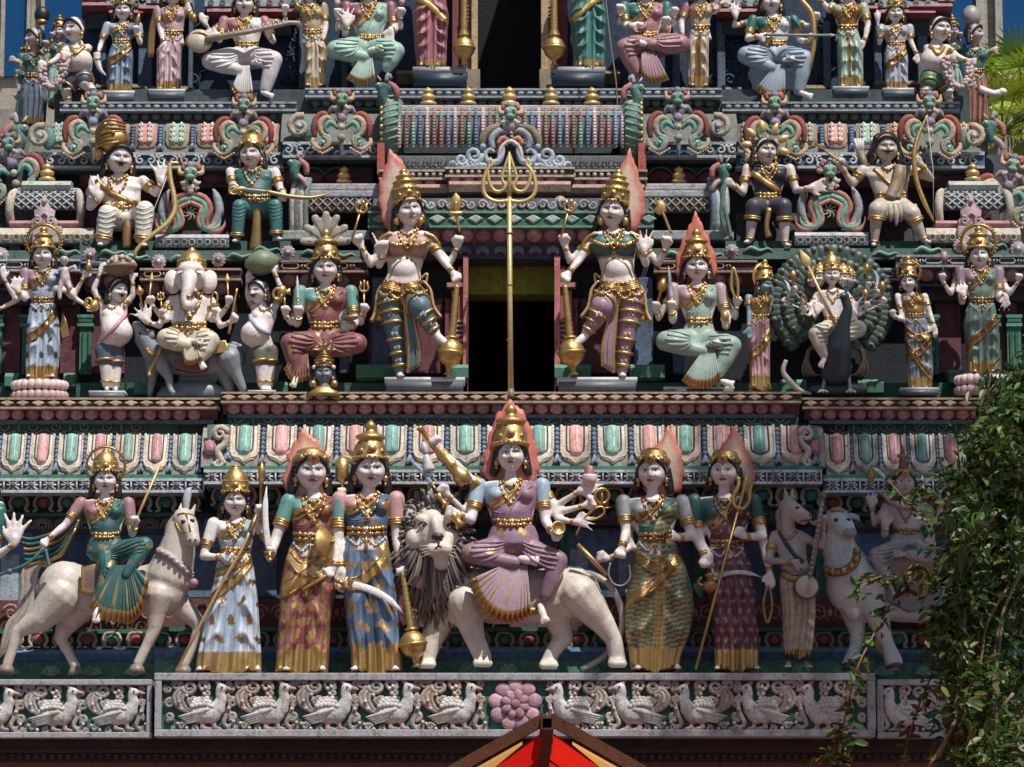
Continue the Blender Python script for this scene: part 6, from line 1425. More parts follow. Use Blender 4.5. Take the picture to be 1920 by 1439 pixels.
seated('many-armed goddess statue in mauve sari seated on the lion, red flames behind crown', (960,1120), Y1 - .02,23,(958,866,0,0,3),(957,912),64,(960,990,36),
    [dict(s=-1, e=(884,912,14), w=(826,858,26), a=128, p='fist', L=34, k=1.0), dict(s=-1, e=(884,985,16), w=(862,978,40), a=165, p='fist', L=36, t=-1), dict(s=-1, back=1, e=(870,968,2), w=(842,942,30), a=140, p='fist', L=33, k=.8),
     dict(s=1, back=1, e=(1042,958,2), w=(1085,934,22), a=22, p='flat', L=40, k=.8, sl=0), dict(s=1, e=(1045,970,6), w=(1094,960,22), a=20, p='fist', L=32, k=.8, sl=0), dict(s=1, back=1, e=(1046,982,10), w=(1076,990,26), a=5, p='open', L=34, k=.8, t=-1, sl=0),
     dict(s=1, e=(1022,984,10), w=(1034,1008,38), a=-40, p='fist', L=30)],
    dict(hipc=(962,1032,4), kneeL=(884,1046,30), kneeR=(1044,1058,24), cross=[((884,1046,30),(966,1064,44)),((1044,1058,24),(1022,1120,30))],
         fan=dict(c=(968,1066,44), pts=[(880,1096),(893,1132),(913,1158),(945,1172),(975,1168),(996,1156)], w=40, out=14, amp=3.5, sc=3), col=MV, fancol=c(.50,.33,.42)),
    blouse=LBLUE, drapec=MV, shoulder=1, crown=(('pot', 3.3), {'wid': 1.12, 'base': .6}), feet=[((976,1058,48),(1002,1062,52),9),((1012,1140,34),(1020,1164,44),8)], fx=fx_g, pat=pat3(spots(38,7, GOLD), {MV}))

def lion():
    F = Fig('lion_statue', 'cream lion statue with dark shaggy mane standing under the many-armed goddess', (960,1256), Y1 + .05, vox=3.6)
    L = c(.74,.66,.56); DM = c(.11,.085,.075)
    F.loft('body', L, [(850,1128,-6,1,1),(852,1128,-6,42,34)][:0] or [(960,1150,-8,40,30),(960,1120,-8,60,38),(960,1090,-8,40,28)])
    F.cap('body', L, [(860,1115,0,48),(930,1128,-10,50),(1000,1125,-10,50),(1070,1118,-4,50)], flat=.8)
    F.ell('body', L, (1076,1118,4),(48,34,44)); F.ell('body', L, (868,1130,10),(36,30,56),12)
    for leg in ([(872,1140,26,34),(890,1200,26,20),(906,1236,24,17)],[(840,1140,-8,32),(812,1200,-6,22),(802,1236,0,17)],[(1086,1125,16,40),(1128,1176,18,23),(1148,1204,16,16),(1154,1236,16,16)],[(1040,1150,-20,30),(1056,1196,-18,19),(1036,1222,-16,14),(1028,1240,-14,14)]):
        F.cap('body', L, leg); x, y, d = leg[-1][:3]
        for k in (-1.2,-.4,.4,1.2): F.cap('body', L, [(x + k * 7,1244, d + 4,9),(x + k * 9,1249, d + 18,8)])
    F.ell('body', L, (812,1018,34),(38,32,50),-6); F.ell('body', L, (828,1050,60),(22,28,22)); F.ell('body', L, (822,1020,62),(13,22,32),-12); F.ell('body', L, (830,1074,58),(15,18,14))
    for s_ in (-1,1): F.ell('body', L, (826 + s_ * 12,1052,76),(13,13,13)); F.ell('body', L, (816 + s_ * 24,996,54),(13,10,9)); F.ell('body', L, (812 + s_ * 34,1030,40),(16,20,22))
    F.bake('body')
    F.ball('nose', c(.05,.03,.03),(823,1030,82),(12,8,7)); F.tube('nose', c(.05,.03,.03),[(824,1034,84,2),(825,1046,87,1.6),(812,1056,85,1.6),(802,1056,78,1.2)]); F.tube('nose', c(.05,.03,.03),[(825,1046,87,1.6),(838,1055,84,1.6),(846,1052,76,1.2)])
    for s_ in (-1,1):
        x = 818 + s_ * 22; d = F.surf(x, 1008) or 60
        F.ball('eye', WHITE, (x, 1008, d - 1),(8,4,5)); F.ball('eye', c(.05,.03,.01),(x + 1,1008, d + 2),(3.5,3,3.5)); F.tube('eye', BLK, [(x - 9,1008, d + 1,1.4),(x, 1002, d + 3,1.6),(x + 9,1008, d + 1,1.4)])
        for k in range(4): F.tube('whiskers', WHITE, [(824 + s_ * 12,1046 + k * 4,84,.9),(824 + s_ * 34,1046 + k * 7,76,.5)], sm=0)
    for ex, ey in ((776,984),(856,978)): F.ell('ears', L, (ex, ey, 22),(15,9,17)); F.ell('ears', c(.55,.38,.33),(ex + 2, ey + 3,28),(9,5,11))
    F.bake('ears', 2.6)
    rnd = random.Random(3)
    for layer in range(5):
        for k in range(64):
            a = 2 * math.pi * k / 64 + layer * .1 + rnd.uniform(-.05,.05); r0 = 34 + layer * 5; cx, cy = 816,1020
            if -.75 < -math.sin(a) and layer < 1 and math.sin(a) < -.2: pass
            ln = (40 if math.sin(a) > .2 else 5) + layer * 5 + rnd.uniform(0,14)
            x0, y0 = cx + math.cos(a) * r0 * 1.02, cy + math.sin(a) * r0 * 1.15; ss = max(0, math.sin(a))
            x1, y1 = x0 + math.cos(a) * ln * .42 + rnd.uniform(-5,5), y0 + math.sin(a) * ln * .9 + 16 * ss + 4
            x2, y2 = x1 + math.cos(a) * ln * .25 + rnd.uniform(-6,6), y1 + ln * .35 * (.4 + ss)
            d0 = 44 - layer * 8
            F.tube('mane', c(.34,.29,.25) if rnd.random() < .35 else c(.17,.14,.12),[(x0, y0, d0,3),(x1, y1, d0 + 4 + rnd.uniform(-3,4),3.4),(x2, y2, d0 - 4,.6)], segs=5, sm=3)
    F.ell('mane', DM, (816,1030,8),(50,30,58)); F.ell('mane', DM, (822,1090,14),(42,30,50)); F.bake('mane', 5)
    for i in range(150):
        x = 780 + rnd.random() * 80; y = 1066 + rnd.random() * 50; F.tube('mane', c(.32,.27,.23) if rnd.random() < .35 else c(.17,.14,.12),[(x, y, 44 - abs(x - 820) * .4,3.2),(x + rnd.uniform(-6,6), y + 24,44 - abs(x - 820) * .4,3.2),(x + rnd.uniform(-8,8), y + 46,34 - abs(x - 820) * .3,.6)], segs=5, sm=3)
    F.tube('tail', c(.48,.41,.35),[(1088,1084,-6,7),(1112,1088,-4,6.5),(1140,1106,0,6.5),(1158,1135,4,6.5),(1165,1170,6,6.5),(1156,1205,0,6),(1128,1234,-8,6),(1088,1256,0,5)], segs=10)
    F.lathe('saddle_cloth', OGOLD, (940,1152,30),(1010,1156,30),[(0,4),(.1,8),(.9,8),(1,4)],10)
    F.done()
lion()

def fx_f5(F):
    F.flame([(1257,822),(1240,850),(1222,862),(1210,885),(1206,915),(1214,938),(1245,948),(1277,936),(1284,905),(1280,870),(1270,845)], cen=(1248,895), d=-6, inner=c(.72,.62,.42))
    F.tube('reed_pen', GOLD, [(1085,1038,30,4.5),(1112,1064,32,4.5),(1140,1093,30,3.5)], sm=0)
    F.tube('prayer_beads', c(.28,.24,.20),[(1146,1070,28,2),(1142,1090,30,2),(1152,1108,30,2),(1170,1110,30,2),(1182,1096,30,2),(1180,1074,28,2)])
    F.lathe('kettle', OGOLD, (1331,1124,24),(1330,1086,24),[(0,5),(.05,9),(.2,14),(.4,16),(.55,12),(.6,7),(.75,6),(.8,11),(.9,9),(1,2)],18); F.tube('kettle', OGOLD, [(1320,1112,26,4),(1308,1106,27,3),(1314,1096,27,3)])
TG = stripes(9,4.2, c(.55,.36,.09,.8),.25)
sari_lady('standing lady statue in teal sari with golden stripes, flame halo and small kettle', (1232,1258), Y1,23,(1226,905,-14,2),(1226,950),60,(1229,1022,30),(1231,1058,42),
    [(1030,1196,1268,24),(1070,1187,1285,30),(1110,1178,1298,32),(1150,1172,1302,32),(1195,1175,1292,30),(1230,1182,1276,27),(1258,1184,1270,26)],
    [dict(s=-1, e=(1176,1012,8), w=(1168,1040,24), a=262, p='fist', L=32), dict(s=-1, back=1, e=(1185,1040,4), w=(1142,1062,22), a=170, p='fist', L=32, k=.8), dict(s=1, e=(1298,1020,8), w=(1272,1026,34), a=175, p='fist', L=30), dict(s=1, e=(1306,1018,2), w=(1320,1056,16), a=278, p='fist', L=32)],
    blouse=GREY, drapec=TEAL, lower=c(.04,.20,.18), front=OGOLD, pat=TG, pleat=(0,.17), crown=(('low', 1.15), {}), feet=((-34,0,8),(36,0,8)), fx=fx_f5, gold=OGOLD, legs=.5, gem=BLUE, footL=24,
    sash=[dict(p=[(1272,1060),(1250,1085),(1215,1115),(1182,1135)], r=9, c=OGOLD), dict(p=[(1200,1062),(1225,1078),(1250,1072)], r=9, c=OGOLD)])
def fx_f6(F):
    F.flame([(1382,824),(1362,852),(1350,870),(1346,900),(1352,930),(1375,946),(1408,942),(1418,912),(1412,880),(1398,850)], cen=(1380,895), d=-6, inner=c(.72,.60,.40))
    trident(F, (1304,1258,30),(1386,974,34),15,62,2.8)
    blade(F, (1348,1094,30),(1427,1096,30),4.5,-8, c(.52,.56,.62))
    F.tube('noose', OGOLD, [(1441,1108,16,2.4),(1431,1140,17,2.6),(1434,1165,17,2.6),(1438,1174,17,4),(1444,1162,17,2.6),(1447,1140,17,2.6)], closed=True)
sari_lady('standing lady statue in dark red sari holding a trident, flame halo behind, in the shade', (1380,1258), Y1,22,(1362,904,-12,2),(1361,948),60,(1365,1034,30),(1368,1062,40),
    [(1044,1335,1402,24),(1080,1328,1412,28),(1130,1330,1420,29),(1180,1336,1423,28),(1225,1342,1421,27),(1258,1342,1420,28)],
    [dict(s=1, e=(1432,1020,6), w=(1398,1024,28), a=150, p='fist', L=32), dict(s=1, back=1, e=(1436,1040,-4), w=(1444,1084,8), a=272, p='relax', L=32), dict(s=-1, e=(1316,1030,4), w=(1340,1082,20), a=290, p='fist', L=28)],
    blouse=c(.03,.16,.15), drapec=MAROON, lower=c(.16,.03,.06), front=c(.20,.04,.06), pat=spots(17,4, c(.42,.22,.22)), crown=(('low', 1.1), {}), feet=((-34,0,6),(36,0,6)), fx=fx_f6, gold=OGOLD, footL=22)

def horse_head(F, pts, col, part='body'):
    for p in pts: F.cap(part, col, p)
def musician():
    F = Fig('musician_statue', 'horse-headed standing musician statue with cream waistcloth playing a long lute', (1492,1256), Y1); u = 20; G = c(.46,.40,.36)
    F.hc = (1484,975,4, u)
    F.cap('body', G, [(1478,1008,0,15),(1480,980,4,18)]); F.cap('body', G, [(1482,968,8,18),(1500,978,20,12),(1516,988,28,8.5)]); F.ell('body', G, (1490,982,14),(14,12,12))
    F.cap('body', G, [(1500,992,20,7),(1510,998,24,5)])
    F.cap('ears', G, [(1478,952,6,6),(1476,934,4,2)]); F.cap('ears', G, [(1490,950,0,6),(1490,934,-2,2)]); F.bake('ears', 2.4)
    F.torso(u, (1482,1008),36,(1492,1078,25),(1496,1100,30),0, G, bust=False, blouse=None)
    F.arm((1456,1018,0),(1443,1064,8),(1488,1068,28), u, 30,-15, 'relax', 1, G); F.arm((1512,1022,0),(1546,1040,8),(1546,1004,20), u * .85,28,95, 'fist', 1, G)
    F.foot(1478,1256,8,26,-3, G); F.foot(1512,1256,2,26,4, G); F.bake('body')
    for x, y in ((1497,972),): d = F.surf(x, y) or 20; F.ball('eye', BLK, (x, y, d),(4,2.5,3))
    F.ball('eye', c(.1,.06,.05),(1519,986,34),(2.5,2,2)); F.tube('eye', c(.1,.05,.05),[(1518,994,32,1.2),(1508,996,32,1.2),(1500,996,30,1)])
    for k in range(9): F.tube('hair', c(.30,.26,.24),[(1478 - k, 952 + k * 2,2 + k, 4),(1466 - k * .6,975 + k, 4 + k, 5),(1460 + k, 1008 + k, 2 + k, 2)], segs=6)
    F.skirt('waistcloth', [(1084,1465,1522,20),(1110,1464,1530,24),(1160,1468,1530,24),(1205,1470,1524,22),(1234,1472,1518,22)], c(.55,.45,.32), OGOLD, 3,(.2,.2),.4, fold=1.6)
    F.bvh = None
    F.drape('sash', OGOLD, [(1466,1084),(1490,1098),(1520,1088)],7, flat=.4); F.drape('sacred_cord', NAVY, [(1464,1012),(1480,1040),(1506,1070)],4); F.drape('necklace', OGOLD, [(1468,1010),(1480,1026),(1496,1012)],3)
    F.lathe('lute', c(.16,.10,.06),(1511,1114,20),(1511,1114,44),[(0,8),(.3,20),(.8,24),(1,22)],22); F.lathe('lute', c(.58,.50,.40),(1511,1114,43),(1511,1114,46),[(0,21),(1,20)],22)
    F.tube('lute', c(.28,.19,.12),[(1516,1100,42,5.5),(1530,1040,40,5),(1543,955,34,4.5)], sm=0); F.ball('lute', c(.28,.19,.12),(1545,950,34),7)
    for k in range(14): F.ball('lute', LGREY, (1518 + k * 1.85,1090 - k * 9.4,46 - k * .5),(4,1.5,1.2),6,4)
    for k in (-1.5,0,1.5): F.tube('strings', LGREY, [(1511 + k * 2,1128,47,.5),(1543 + k, 962,39,.5)], segs=4, sm=0)
    F.done()
musician()
def bull():
    F = Fig('bull_statue', 'pale blue-grey bull statue with gold bell collar, half hidden by leaves', (1640,1256), Y1 + .08, vox=3.8); B = c(.50,.56,.58)
    F.cap('body', B, [(1612,1105,6,54),(1690,1115,-10,60),(1790,1115,-14,62)], flat=.75); F.cap('body', B, [(1598,1090,10,48),(1578,1050,18,34),(1574,1018,24,27)]); F.ell('body', B, (1590,1110,14),(40,36,48))
    F.cap('body', B, [(1572,994,32,25),(1584,1010,52,19),(1590,1020,62,15)]); F.ell('body', c(.28,.26,.28),(1592,1022,70),(14,10,11))
    F.cap('body', B, [(1560,1080,20,16),(1580,1120,26,12),(1600,1160,18,14)])
    for leg in ([(1600,1140,-6,28),(1610,1190,-6,15),(1606,1215,-6,12),(1594,1246,-4,15)],[(1640,1140,14,30),(1654,1190,16,16),(1664,1215,16,13),(1674,1244,18,17)],[(1800,1150,-6,34),(1805,1200,0,16),(1800,1246,0,15)]): F.cap('body', B, leg)
    F.bake('body')
    for q in ((1594,1252,-2),(1675,1251,20)): F.lathe('hooves', c(.06,.05,.06),(q[0], q[1] + 5, q[2]),(q[0], q[1] - 8, q[2]),[(0,16),(1,13)],12)
    F.tube('horns', c(.45,.47,.50),[(1592,988,40,6),(1608,990,36,5),(1612,998,30,1)]); F.tube('horns', c(.45,.47,.50),[(1556,990,36,6),(1532,1000,34,5),(1520,996,30,1)])
    F.cap('ears', B, [(1556,1000,30,7),(1546,1012,30,3)]); F.bake('ears', 3)
    for x in (1568,1590): d = F.surf(x, 998) or 60; F.ball('eye', BLK, (x, 998, d),(4.5,3,4))
    F.drape('collar', OGOLD, [(1538,1068),(1556,1086),(1580,1088),(1602,1072),(1606,1048)],8, beads=15); F.lathe('headband', OGOLD, (1556,978,50),(1586,980,50),[(0,2),(.2,5),(.8,5),(1,2)],8)
    F.slab('saddle_cloth', [(1655,1060),(1720,1050),(1770,1060),(1760,1150),(1700,1160),(1660,1140)],48,10, c(.10,.25,.30), None, c(.40,.15,.06),4); F.done()
bull()
def fx_f8(F):
    F.lathe('mace', OGOLD, (1634,930,14),(1637,892,14),[(0,2),(.3,3),(.5,6),(.7,7),(.9,5),(1,1)],10); F.tube('mace', OGOLD, [(1626,906,14,3),(1646,906,14,3)])
    F.tube('snake', c(.42,.40,.38),[(1664,936,10,9),(1672,948,14,7),(1690,958,24,6),(1710,958,24,6),(1726,944,14,5)])
    F.tube('topknot', c(.35,.12,.08),[(1697,892,6,9),(1697,866,4,6),(1696,848,2,1)]); F.tube('topknot', OGOLD, [(1686,868,8,3),(1708,868,8,3)])
seated('bare-chested male deity statue with a snake round the neck, seated on the bull', (1700,1110), Y1 + .02,17.5,(1698,916,4),(1700,952),40,(1703,1004,25),
    [dict(s=-1, e=(1642,990,2), w=(1636,962,12), a=92, p='open', L=27, k=.85, sl=0), dict(s=-1, e=(1660,1010,10), w=(1660,998,26), a=92, p='open', L=30, sl=0), dict(s=1, e=(1745,1000,4), w=(1746,1012,24), a=268, p='relax', L=28, sl=0), dict(s=1, back=1, e=(1760,985,-4), w=(1768,955,0), a=85, p='fist', L=26, sl=0)],
    dict(hipc=(1703,1030,4), kneeL=(1642,1048,26), kneeR=(1775,1054,20), cross=[((1642,1048,26),(1664,1092,32)),((1775,1054,20),(1700,1048,38))], fan=None, col=c(.33,.32,.34)),
    skin=c(.52,.44,.42), blouse=None, crown=(('low', .8), {'wid': 1.0}), name='deity_statue', male=True, bust=False, jewels=2, gold=OGOLD, feet=[((1668,1096,34),(1674,1114,38),7),((1692,1048,42),(1676,1048,46),7)], fx=fx_f8)

def horse():
    F = Fig('horse_statue', 'cream horse statue with curled tail and plume walking towards the right', (190,1262), Y1 + .08, vox=3.8); H = c(.66,.58,.51)
    F.cap('body', H, [(122,1108,0,47),(180,1120,-10,44),(250,1116,-10,44),(306,1104,0,44)], flat=.8)
    F.ell('body', H, (116,1112,10),(46,36,50),10); F.ell('body', H, (308,1112,8),(36,34,50))
    F.cap('body', H, [(312,1094,2,46),(326,1052,8,36),(334,1014,14,28),(340,996,18,22)])
    F.cap('body', H, [(340,992,22,22),(351,1006,36,18),(360,1030,48,13)]); F.ell('body', c(.60,.50,.46),(361,1034,52),(14,11,12)); F.ell('body', H, (344,1004,28),(18,16,15))
    for leg in ([(112,1130,18,40),(78,1168,20,26),(38,1190,20,13),(34,1196,20,12),(26,1225,20,10),(18,1250,20,10)],[(296,1130,22,32),(292,1165,24,18),(288,1190,24,13),(276,1215,24,10),(260,1248,24,10)],[(150,1140,-22,30),(118,1180,-22,18),(110,1198,-22,12),(128,1228,-22,9),(140,1250,-22,10)],[(326,1135,-22,26),(362,1168,-22,15),(368,1180,-22,12),(356,1215,-22,9),(342,1246,-22,10)]): F.cap('body', H, leg)
    F.bake('body')
    for q in ((17,1256,22),(258,1256,26),(141,1256,-20),(341,1254,-20)): F.lathe('hooves', c(.30,.22,.18),(q[0], q[1] + 8, q[2]),(q[0], q[1] - 6, q[2]),[(0,16),(.5,14),(1,10)],12)
    for e in (((332,982,16,7),(334,962,12,2)),((352,984,10,7),(360,964,8,2))): F.cap('ears', H, e)
    F.bake('ears', 2.6)
    for x, y in ((342,1000),(358,998)): d = F.surf(x, y) or 40; F.ball('eye', BLK, (x, y, d),(5,3,4))
    for x in (356,366): F.ball('nostrils', c(.10,.05,.05),(x, 1034,63),(2.5,2,2))
    F.tube('plume', c(.45,.52,.58),[(345,982,18,3),(344,962,18,7),(347,942,16,7),(352,934,14,1)], flat=.5)
    for k in range(12): F.tube('mane', c(.32,.27,.25),[(324 - k * .8,985 + k * 6,18 + k, 5),(312 - k * .5,1004 + k * 6,20 + k, 6),(304,1024 + k * 6,16 + k, 2)], segs=6)
    for k in range(5):
        o = (k - 2) * 5; F.tube('tail', c(.38,.31,.28) if k % 2 else c(.50,.42,.37),[(106,1088,6 + k, 6),(80 + o * .2,1066 - o * .3,12,7),(56 + o, 1084,12 + k, 7),(54 + o, 1120,14,7),(46 + o, 1155,12 + k, 6),(28 + o, 1178,12,6),(14 + o * .6,1214,10,5),(2,1238,8,1)], segs=7)
    F.tube('bridle', OGOLD, [(326,1000,38,2),(338,1018,46,2),(352,1020,54,2),(368,1018,50,2)]); F.tube('bridle', OGOLD, [(330,986,40,2),(346,984,42,2),(362,988,34,2)]); F.tube('bridle', OGOLD, [(346,985,44,1.6),(356,1018,58,1.6)])
    F.drape('garland', c(.48,.40,.42),[(292,1048),(312,1058),(336,1076),(356,1092),(368,1098)],8, beads=9, beadcol=c(.60,.50,.52)); F.ball('tassel', c(.45,.22,.28),(362,1108,44),9)
    F.slab('saddle_cloth', [(154,1080),(180,1074),(200,1076),(196,1126),(180,1128),(154,1124)],46,8, GOLD, None, c(.25,.12,.16),2); F.done()
horse()
TLG = c(.03,.19,.18)
def fx_f0(F):
    F.halo(1.75,1.25, OGOLD, .12)
    F.tube('riding_whip', YEL, [(250,1000,30,2.6),(268,955,26,2.6),(297,886,20,2.2)], sm=0)
    F.tube('rope', c(.08,.22,.22),[(84,1035,26,3),(70,1052,30,3),(48,1068,30,3),(24,1076,26,3),(-12,1088,16,3)]); F.tube('rope', c(.08,.22,.22),[(88,1038,28,3),(93,1056,30,3),(96,1068,30,4)])
    F.ball('rope', c(.08,.22,.22),(22,1078,28),6)
    # billowing end of the sari behind
    for k in range(6): F.tube('sari_end', (TLG, OGOLD)[k % 3 == 2],[(150 - k * 2,972 + k * 5,-4,5),(110,1000 + k * 9,-8,7),(60,1016 + k * 9,-10,7),(36 + k * 2,1012 + k * 10,-8,5)], flat=.6)
seated('rider goddess statue in dark green sari with round halo, sideways on the horse', (200,1120), Y1 - .02,18.5,(194,911,6),(193,945),48,(196,1012,26),
    [dict(s=-1, e=(122,992,6), w=(92,1018,20), a=235, p='fist', L=26), dict(s=1, e=(246,1008,4), w=(252,998,24), a=92, p='fist', L=27)],
    dict(hipc=(196,1046,4), kneeL=(206,1076,34), kneeR=(272,1030,26), cross=[((206,1076,34),(186,1140,40)),((272,1030,26),(240,1086,44))], fan=dict(c=(236,1068,42), pts=[(172,1140),(192,1164),(225,1170),(252,1172),(270,1150),(284,1096)], w=30, out=12, amp=3, sc=2), col=TLG),
    blouse=c(.50,.24,.26), drapec=TLG, crown=(('dome', 2.3), {}), fx=fx_f0, gem=BLUE, pat=pat3(spots(30,6, GOLD), {TLG}), feet=[((186,1146,46),(187,1166,52),8)])
def left_edge():
    F = Fig('attendant_statue', 'statue at the far left edge of the lowest row raising an open palm', (-45,1262), Y1); u = 22
    F.head(-45,910, u, 10); F.torso(u, (-45,955),52,(-45,1022,32),(-45,1060,42), blouse=TEAL)
    F.arm((-8,975,0),(-14,1058,6),(22,1036,22), u, 48,82, 'open', -1, sleeve=TEAL); F.foot(-65,1262,6,22); F.foot(-25,1262,6,22)
    F.skirt('skirt', [(1030,-80,-10,25),(1100,-88,-4,30),(1262,-85,-6,30)], TEALL, GOLD); F.crown('dome', 2.3); F.done()
left_edge()
# ================================================================ ROW 2
Y2 = 0.74
def lotus_seat(F, x, y0, y1, hw, part='lotus_pedestal', d0=0):
    h = y1 - y0
    F.lathe(part, c(.45,.36,.36),(x, y0, d0),(x, y1, d0),[(0, hw * .80),(.1, hw * .86),(.3, hw * .95),(.45, hw * .8),(.5, hw * .66),(.58, hw * .8),(.75, hw),(1, hw * .96)],28, flat=.5)
    for row, (yy, n, sc, up) in enumerate(((y0 + h * .28,11,1.0,-1),(y0 + h * .76,11,.95,1))):
        for k in range(n):
            a = math.pi * (k + .5) / n; cx = x - math.cos(a) * hw * .93; dd = math.sin(a) * hw * .47
            V, Fc = sph_mesh((0,0,0), np.array([hw * .19, hw * .13, h * .25]) * F.s, 8,6); F.raw('petal*', V + F.P(cx, yy, d0 + dd), Fc, LPINK if row == 0 else c(.62,.38,.38))
def fx_A(F):
    F.halo(1.75,1.45, OGOLD, .16); lotus_seat(F, 75,713,752,50)
    sk = c(.62,.50,.50)
    F.cap('child', sk, [(121,520,30,8),(122,536,30,10)]); F.ell('child', sk, (120,500,30),(8.5,9,10)); F.cap('child', sk, [(127,518,32,4),(140,512,34,3.5),(142,522,36,3)]); F.cap('child', sk, [(116,540,32,6),(112,556,34,5),(113,570,34,4)]); F.cap('child', sk, [(126,540,32,6),(132,552,36,5)]); F.bake('child', 2.2)
    F.ball('child', BLK, (121,493,28),(9,9,6))
    for q in (117,124): F.ball('child', BLK, (q, 500,38.5),(1.4,.8,1))
    F.lathe('vase', GOLD, (164,516,16),(164,498,16),[(0,3),(.3,7),(.6,5),(.8,3),(1,4)],12)
    F.slab('sari_end', [(116,590),(124,610),(130,634),(116,640),(110,620)],6,6, OGOLD)
BW = c(.42,.52,.66)
sari_lady('lady statue in blue ringed sari with halo holding a small child, on pink lotus pedestal', (77,713), Y2,16.5,(76,486,2),(77,511),38,(77,569,21),(78,592,29),
    [(576,54,102,18),(610,48,110,22),(650,47,112,22),(690,48,108,21),(713,50,105,22)],
    [dict(s=-1, e=(44,566,6), w=(32,556,18), a=95, p='open', L=27, t=-1), dict(s=-1, back=1, e=(22,560,-4), w=(4,530,4), a=100, p='relax', k=.85, L=24, sl=0), dict(s=-1, back=1, e=(30,566,-4), w=(-6,586,4), p='relax', k=.85, sl=0), dict(s=1, e=(132,562,8), w=(124,556,32), a=170, p='relax', L=24), dict(s=1, back=1, e=(136,558,-2), w=(154,528,10), a=60, p='open', L=22, k=.85, sl=0), dict(s=1, back=1, e=(134,562,-4), w=(160,578,2), p='relax', L=20, k=.85, sl=0)],
    blouse=c(.40,.25,.30), drapec=BW, lower=BW, front=c(.50,.60,.74), pat=spots(27,4.6, c(.05,.06,.10)), crown=(('pot', 2.5), {'wid': 1.05}), feet=((-20,-2,10),(22,-2,10)), fx=fx_A, gold=OGOLD, footL=17, sash=[dict(p=[(104,590),(90,612),(66,634),(50,642)], r=7)])
def potbelly(label, base, hd, yaw, u, nk, sh, chest, belly, br, hip, legs, arms, cloth, sashc, sashp, fx, skin=SKIN, beardc=None, plinth=None, hairc=BLK, Y=Y2, bare=None, cat='statue', stache=True, name='dwarf_statue', cuff=True):
    F = Fig(name, label, base, Y, cat)
    F.head(hd[0], hd[1], u, yaw, 0,4, skin, d=u * .3, male=True, stache=stache, locks=stache, hair=hairc)
    F.cap('body', skin, [(hd[0], hd[1] + u * .6,0, u * .55),(nk[0], nk[1],0, u * .65)])
    F.loft('body', skin, [(nk[0], nk[1] - 2,0, u * .6, u * .5),(nk[0], nk[1] + u * .4,0, sh * .9, u * .75),(chest[0], chest[1],2, sh * .95, u * .95),(belly[0], belly[1],4, br, br * .9),(hip[0], hip[1],0, br * .78, br * .7)]); F.ell('body', skin, (belly[0], belly[1],10),(br * 1.02, br, br * .92))
    for q in (-1,1): F.ell('body', skin, (chest[0] + q * sh * .42, chest[1] - u * .1, u * .8),(u * .5, u * .4, u * .4))
    for a in arms: F.arm(a[0], a[1], a[2], u * 1.0, u * 1.5, a[3], a[4], a[5] if len(a) > 5 else 1, skin)
    for leg in legs:
        for L in (leg,): F.cap('body', skin, L); F.foot(L[-1][0], base[1], L[-1][2], u * 1.2,3, skin)
    F.bake('body')
    d = F.surf(belly[0], belly[1] + br * .2); 
    if d: F.ball('navel', c(.3,.18,.16),(belly[0] + 2, belly[1] + br * .25, d),(1.5,1,2.2),6,4)
    for leg in legs: p, q = leg[0], leg[1]; F.cap('shorts', cloth, [tuple(p[:3]) + (p[3] * 1.15,), tuple((p[i] * .35 + q[i] * .65) for i in range(3)) + ((p[3] * .4 + q[3] * .6) * 1.2,)])
    F.ell('shorts', cloth, (hip[0], hip[1] + 2,0),(br * .85, br * .75, br * .45)); F.bake('shorts')
    for leg in legs:
        p, q = leg[0], leg[1]; F.ring('hem*', GOLD, p, q, .68,(p[3] * .4 + q[3] * .6) * 1.15,2.5)
        p, q = leg[-2], leg[-1]; F.ring('anklet*', GOLD, p, q, .85, q[3] * 1.05,2.2)
    F.drape('sash', sashc, sashp, u * .26, flat=.8, beads=None)
    F.drape('necklace', GOLD, [(nk[0] - u * .7, nk[1] + 1),(nk[0] - u * .3, nk[1] + u * .7),(nk[0] + u * .3, nk[1] + u * .7),(nk[0] + u * .7, nk[1] + 1)], u * .12, beads=u * .3)
    if plinth: plinth_of(F, base, *plinth)
    if fx: fx(F)
    return F.done()
def fx_B(F):
    F.lathe('basket', c(.32,.20,.10),(224,528,12),(222,508,12),[(0,10),(.3,22),(.7,29),(1,31)],24, rip=.05, ripn=24); rnd = random.Random(5)
    for k in range(34):
        a = rnd.uniform(0,6.28); r = rnd.uniform(0,1) ** .5; z = (1 - r * r) * 15; F.ball('fruit*', c(.55,.50,.40) if k % 3 else c(.45,.35,.26),(222 + math.cos(a) * r * 27,506 - z, 12 + math.sin(a) * r * 22),5.2,8,6)
    F.tube('armlet_scroll', GOLD, [(166 + 9 * math.cos(t * .5) * (1 - t * .03),578 + 12 * math.sin(t * .5) * (1 - t * .03),22,3) for t in range(22)], sm=0); F.ball('armlet_scroll', GOLD, (176,582,18),(9,7,12))
potbelly('pot-bellied bearer statue lifting a woven basket of round fruit on his head', (203,737),(218,553),38,15.5,(208,574),27,(209,596),(218,628),30,(202,654),[[(196,662,6,17),(198,690,10,12),(200,722,6,9)],[(214,664,0,16),(217,692,2,11),(216,724,2,9)]],
    [((190,580,0),(172,550,4),(184,522,8),70, 'relax'),((228,580,0),(246,562,4),(246,536,10),100, 'relax')], c(.10,.16,.24), PINK, [(232,578),(232,600),(215,628),(190,646)], fx_B, plinth=(34,13))
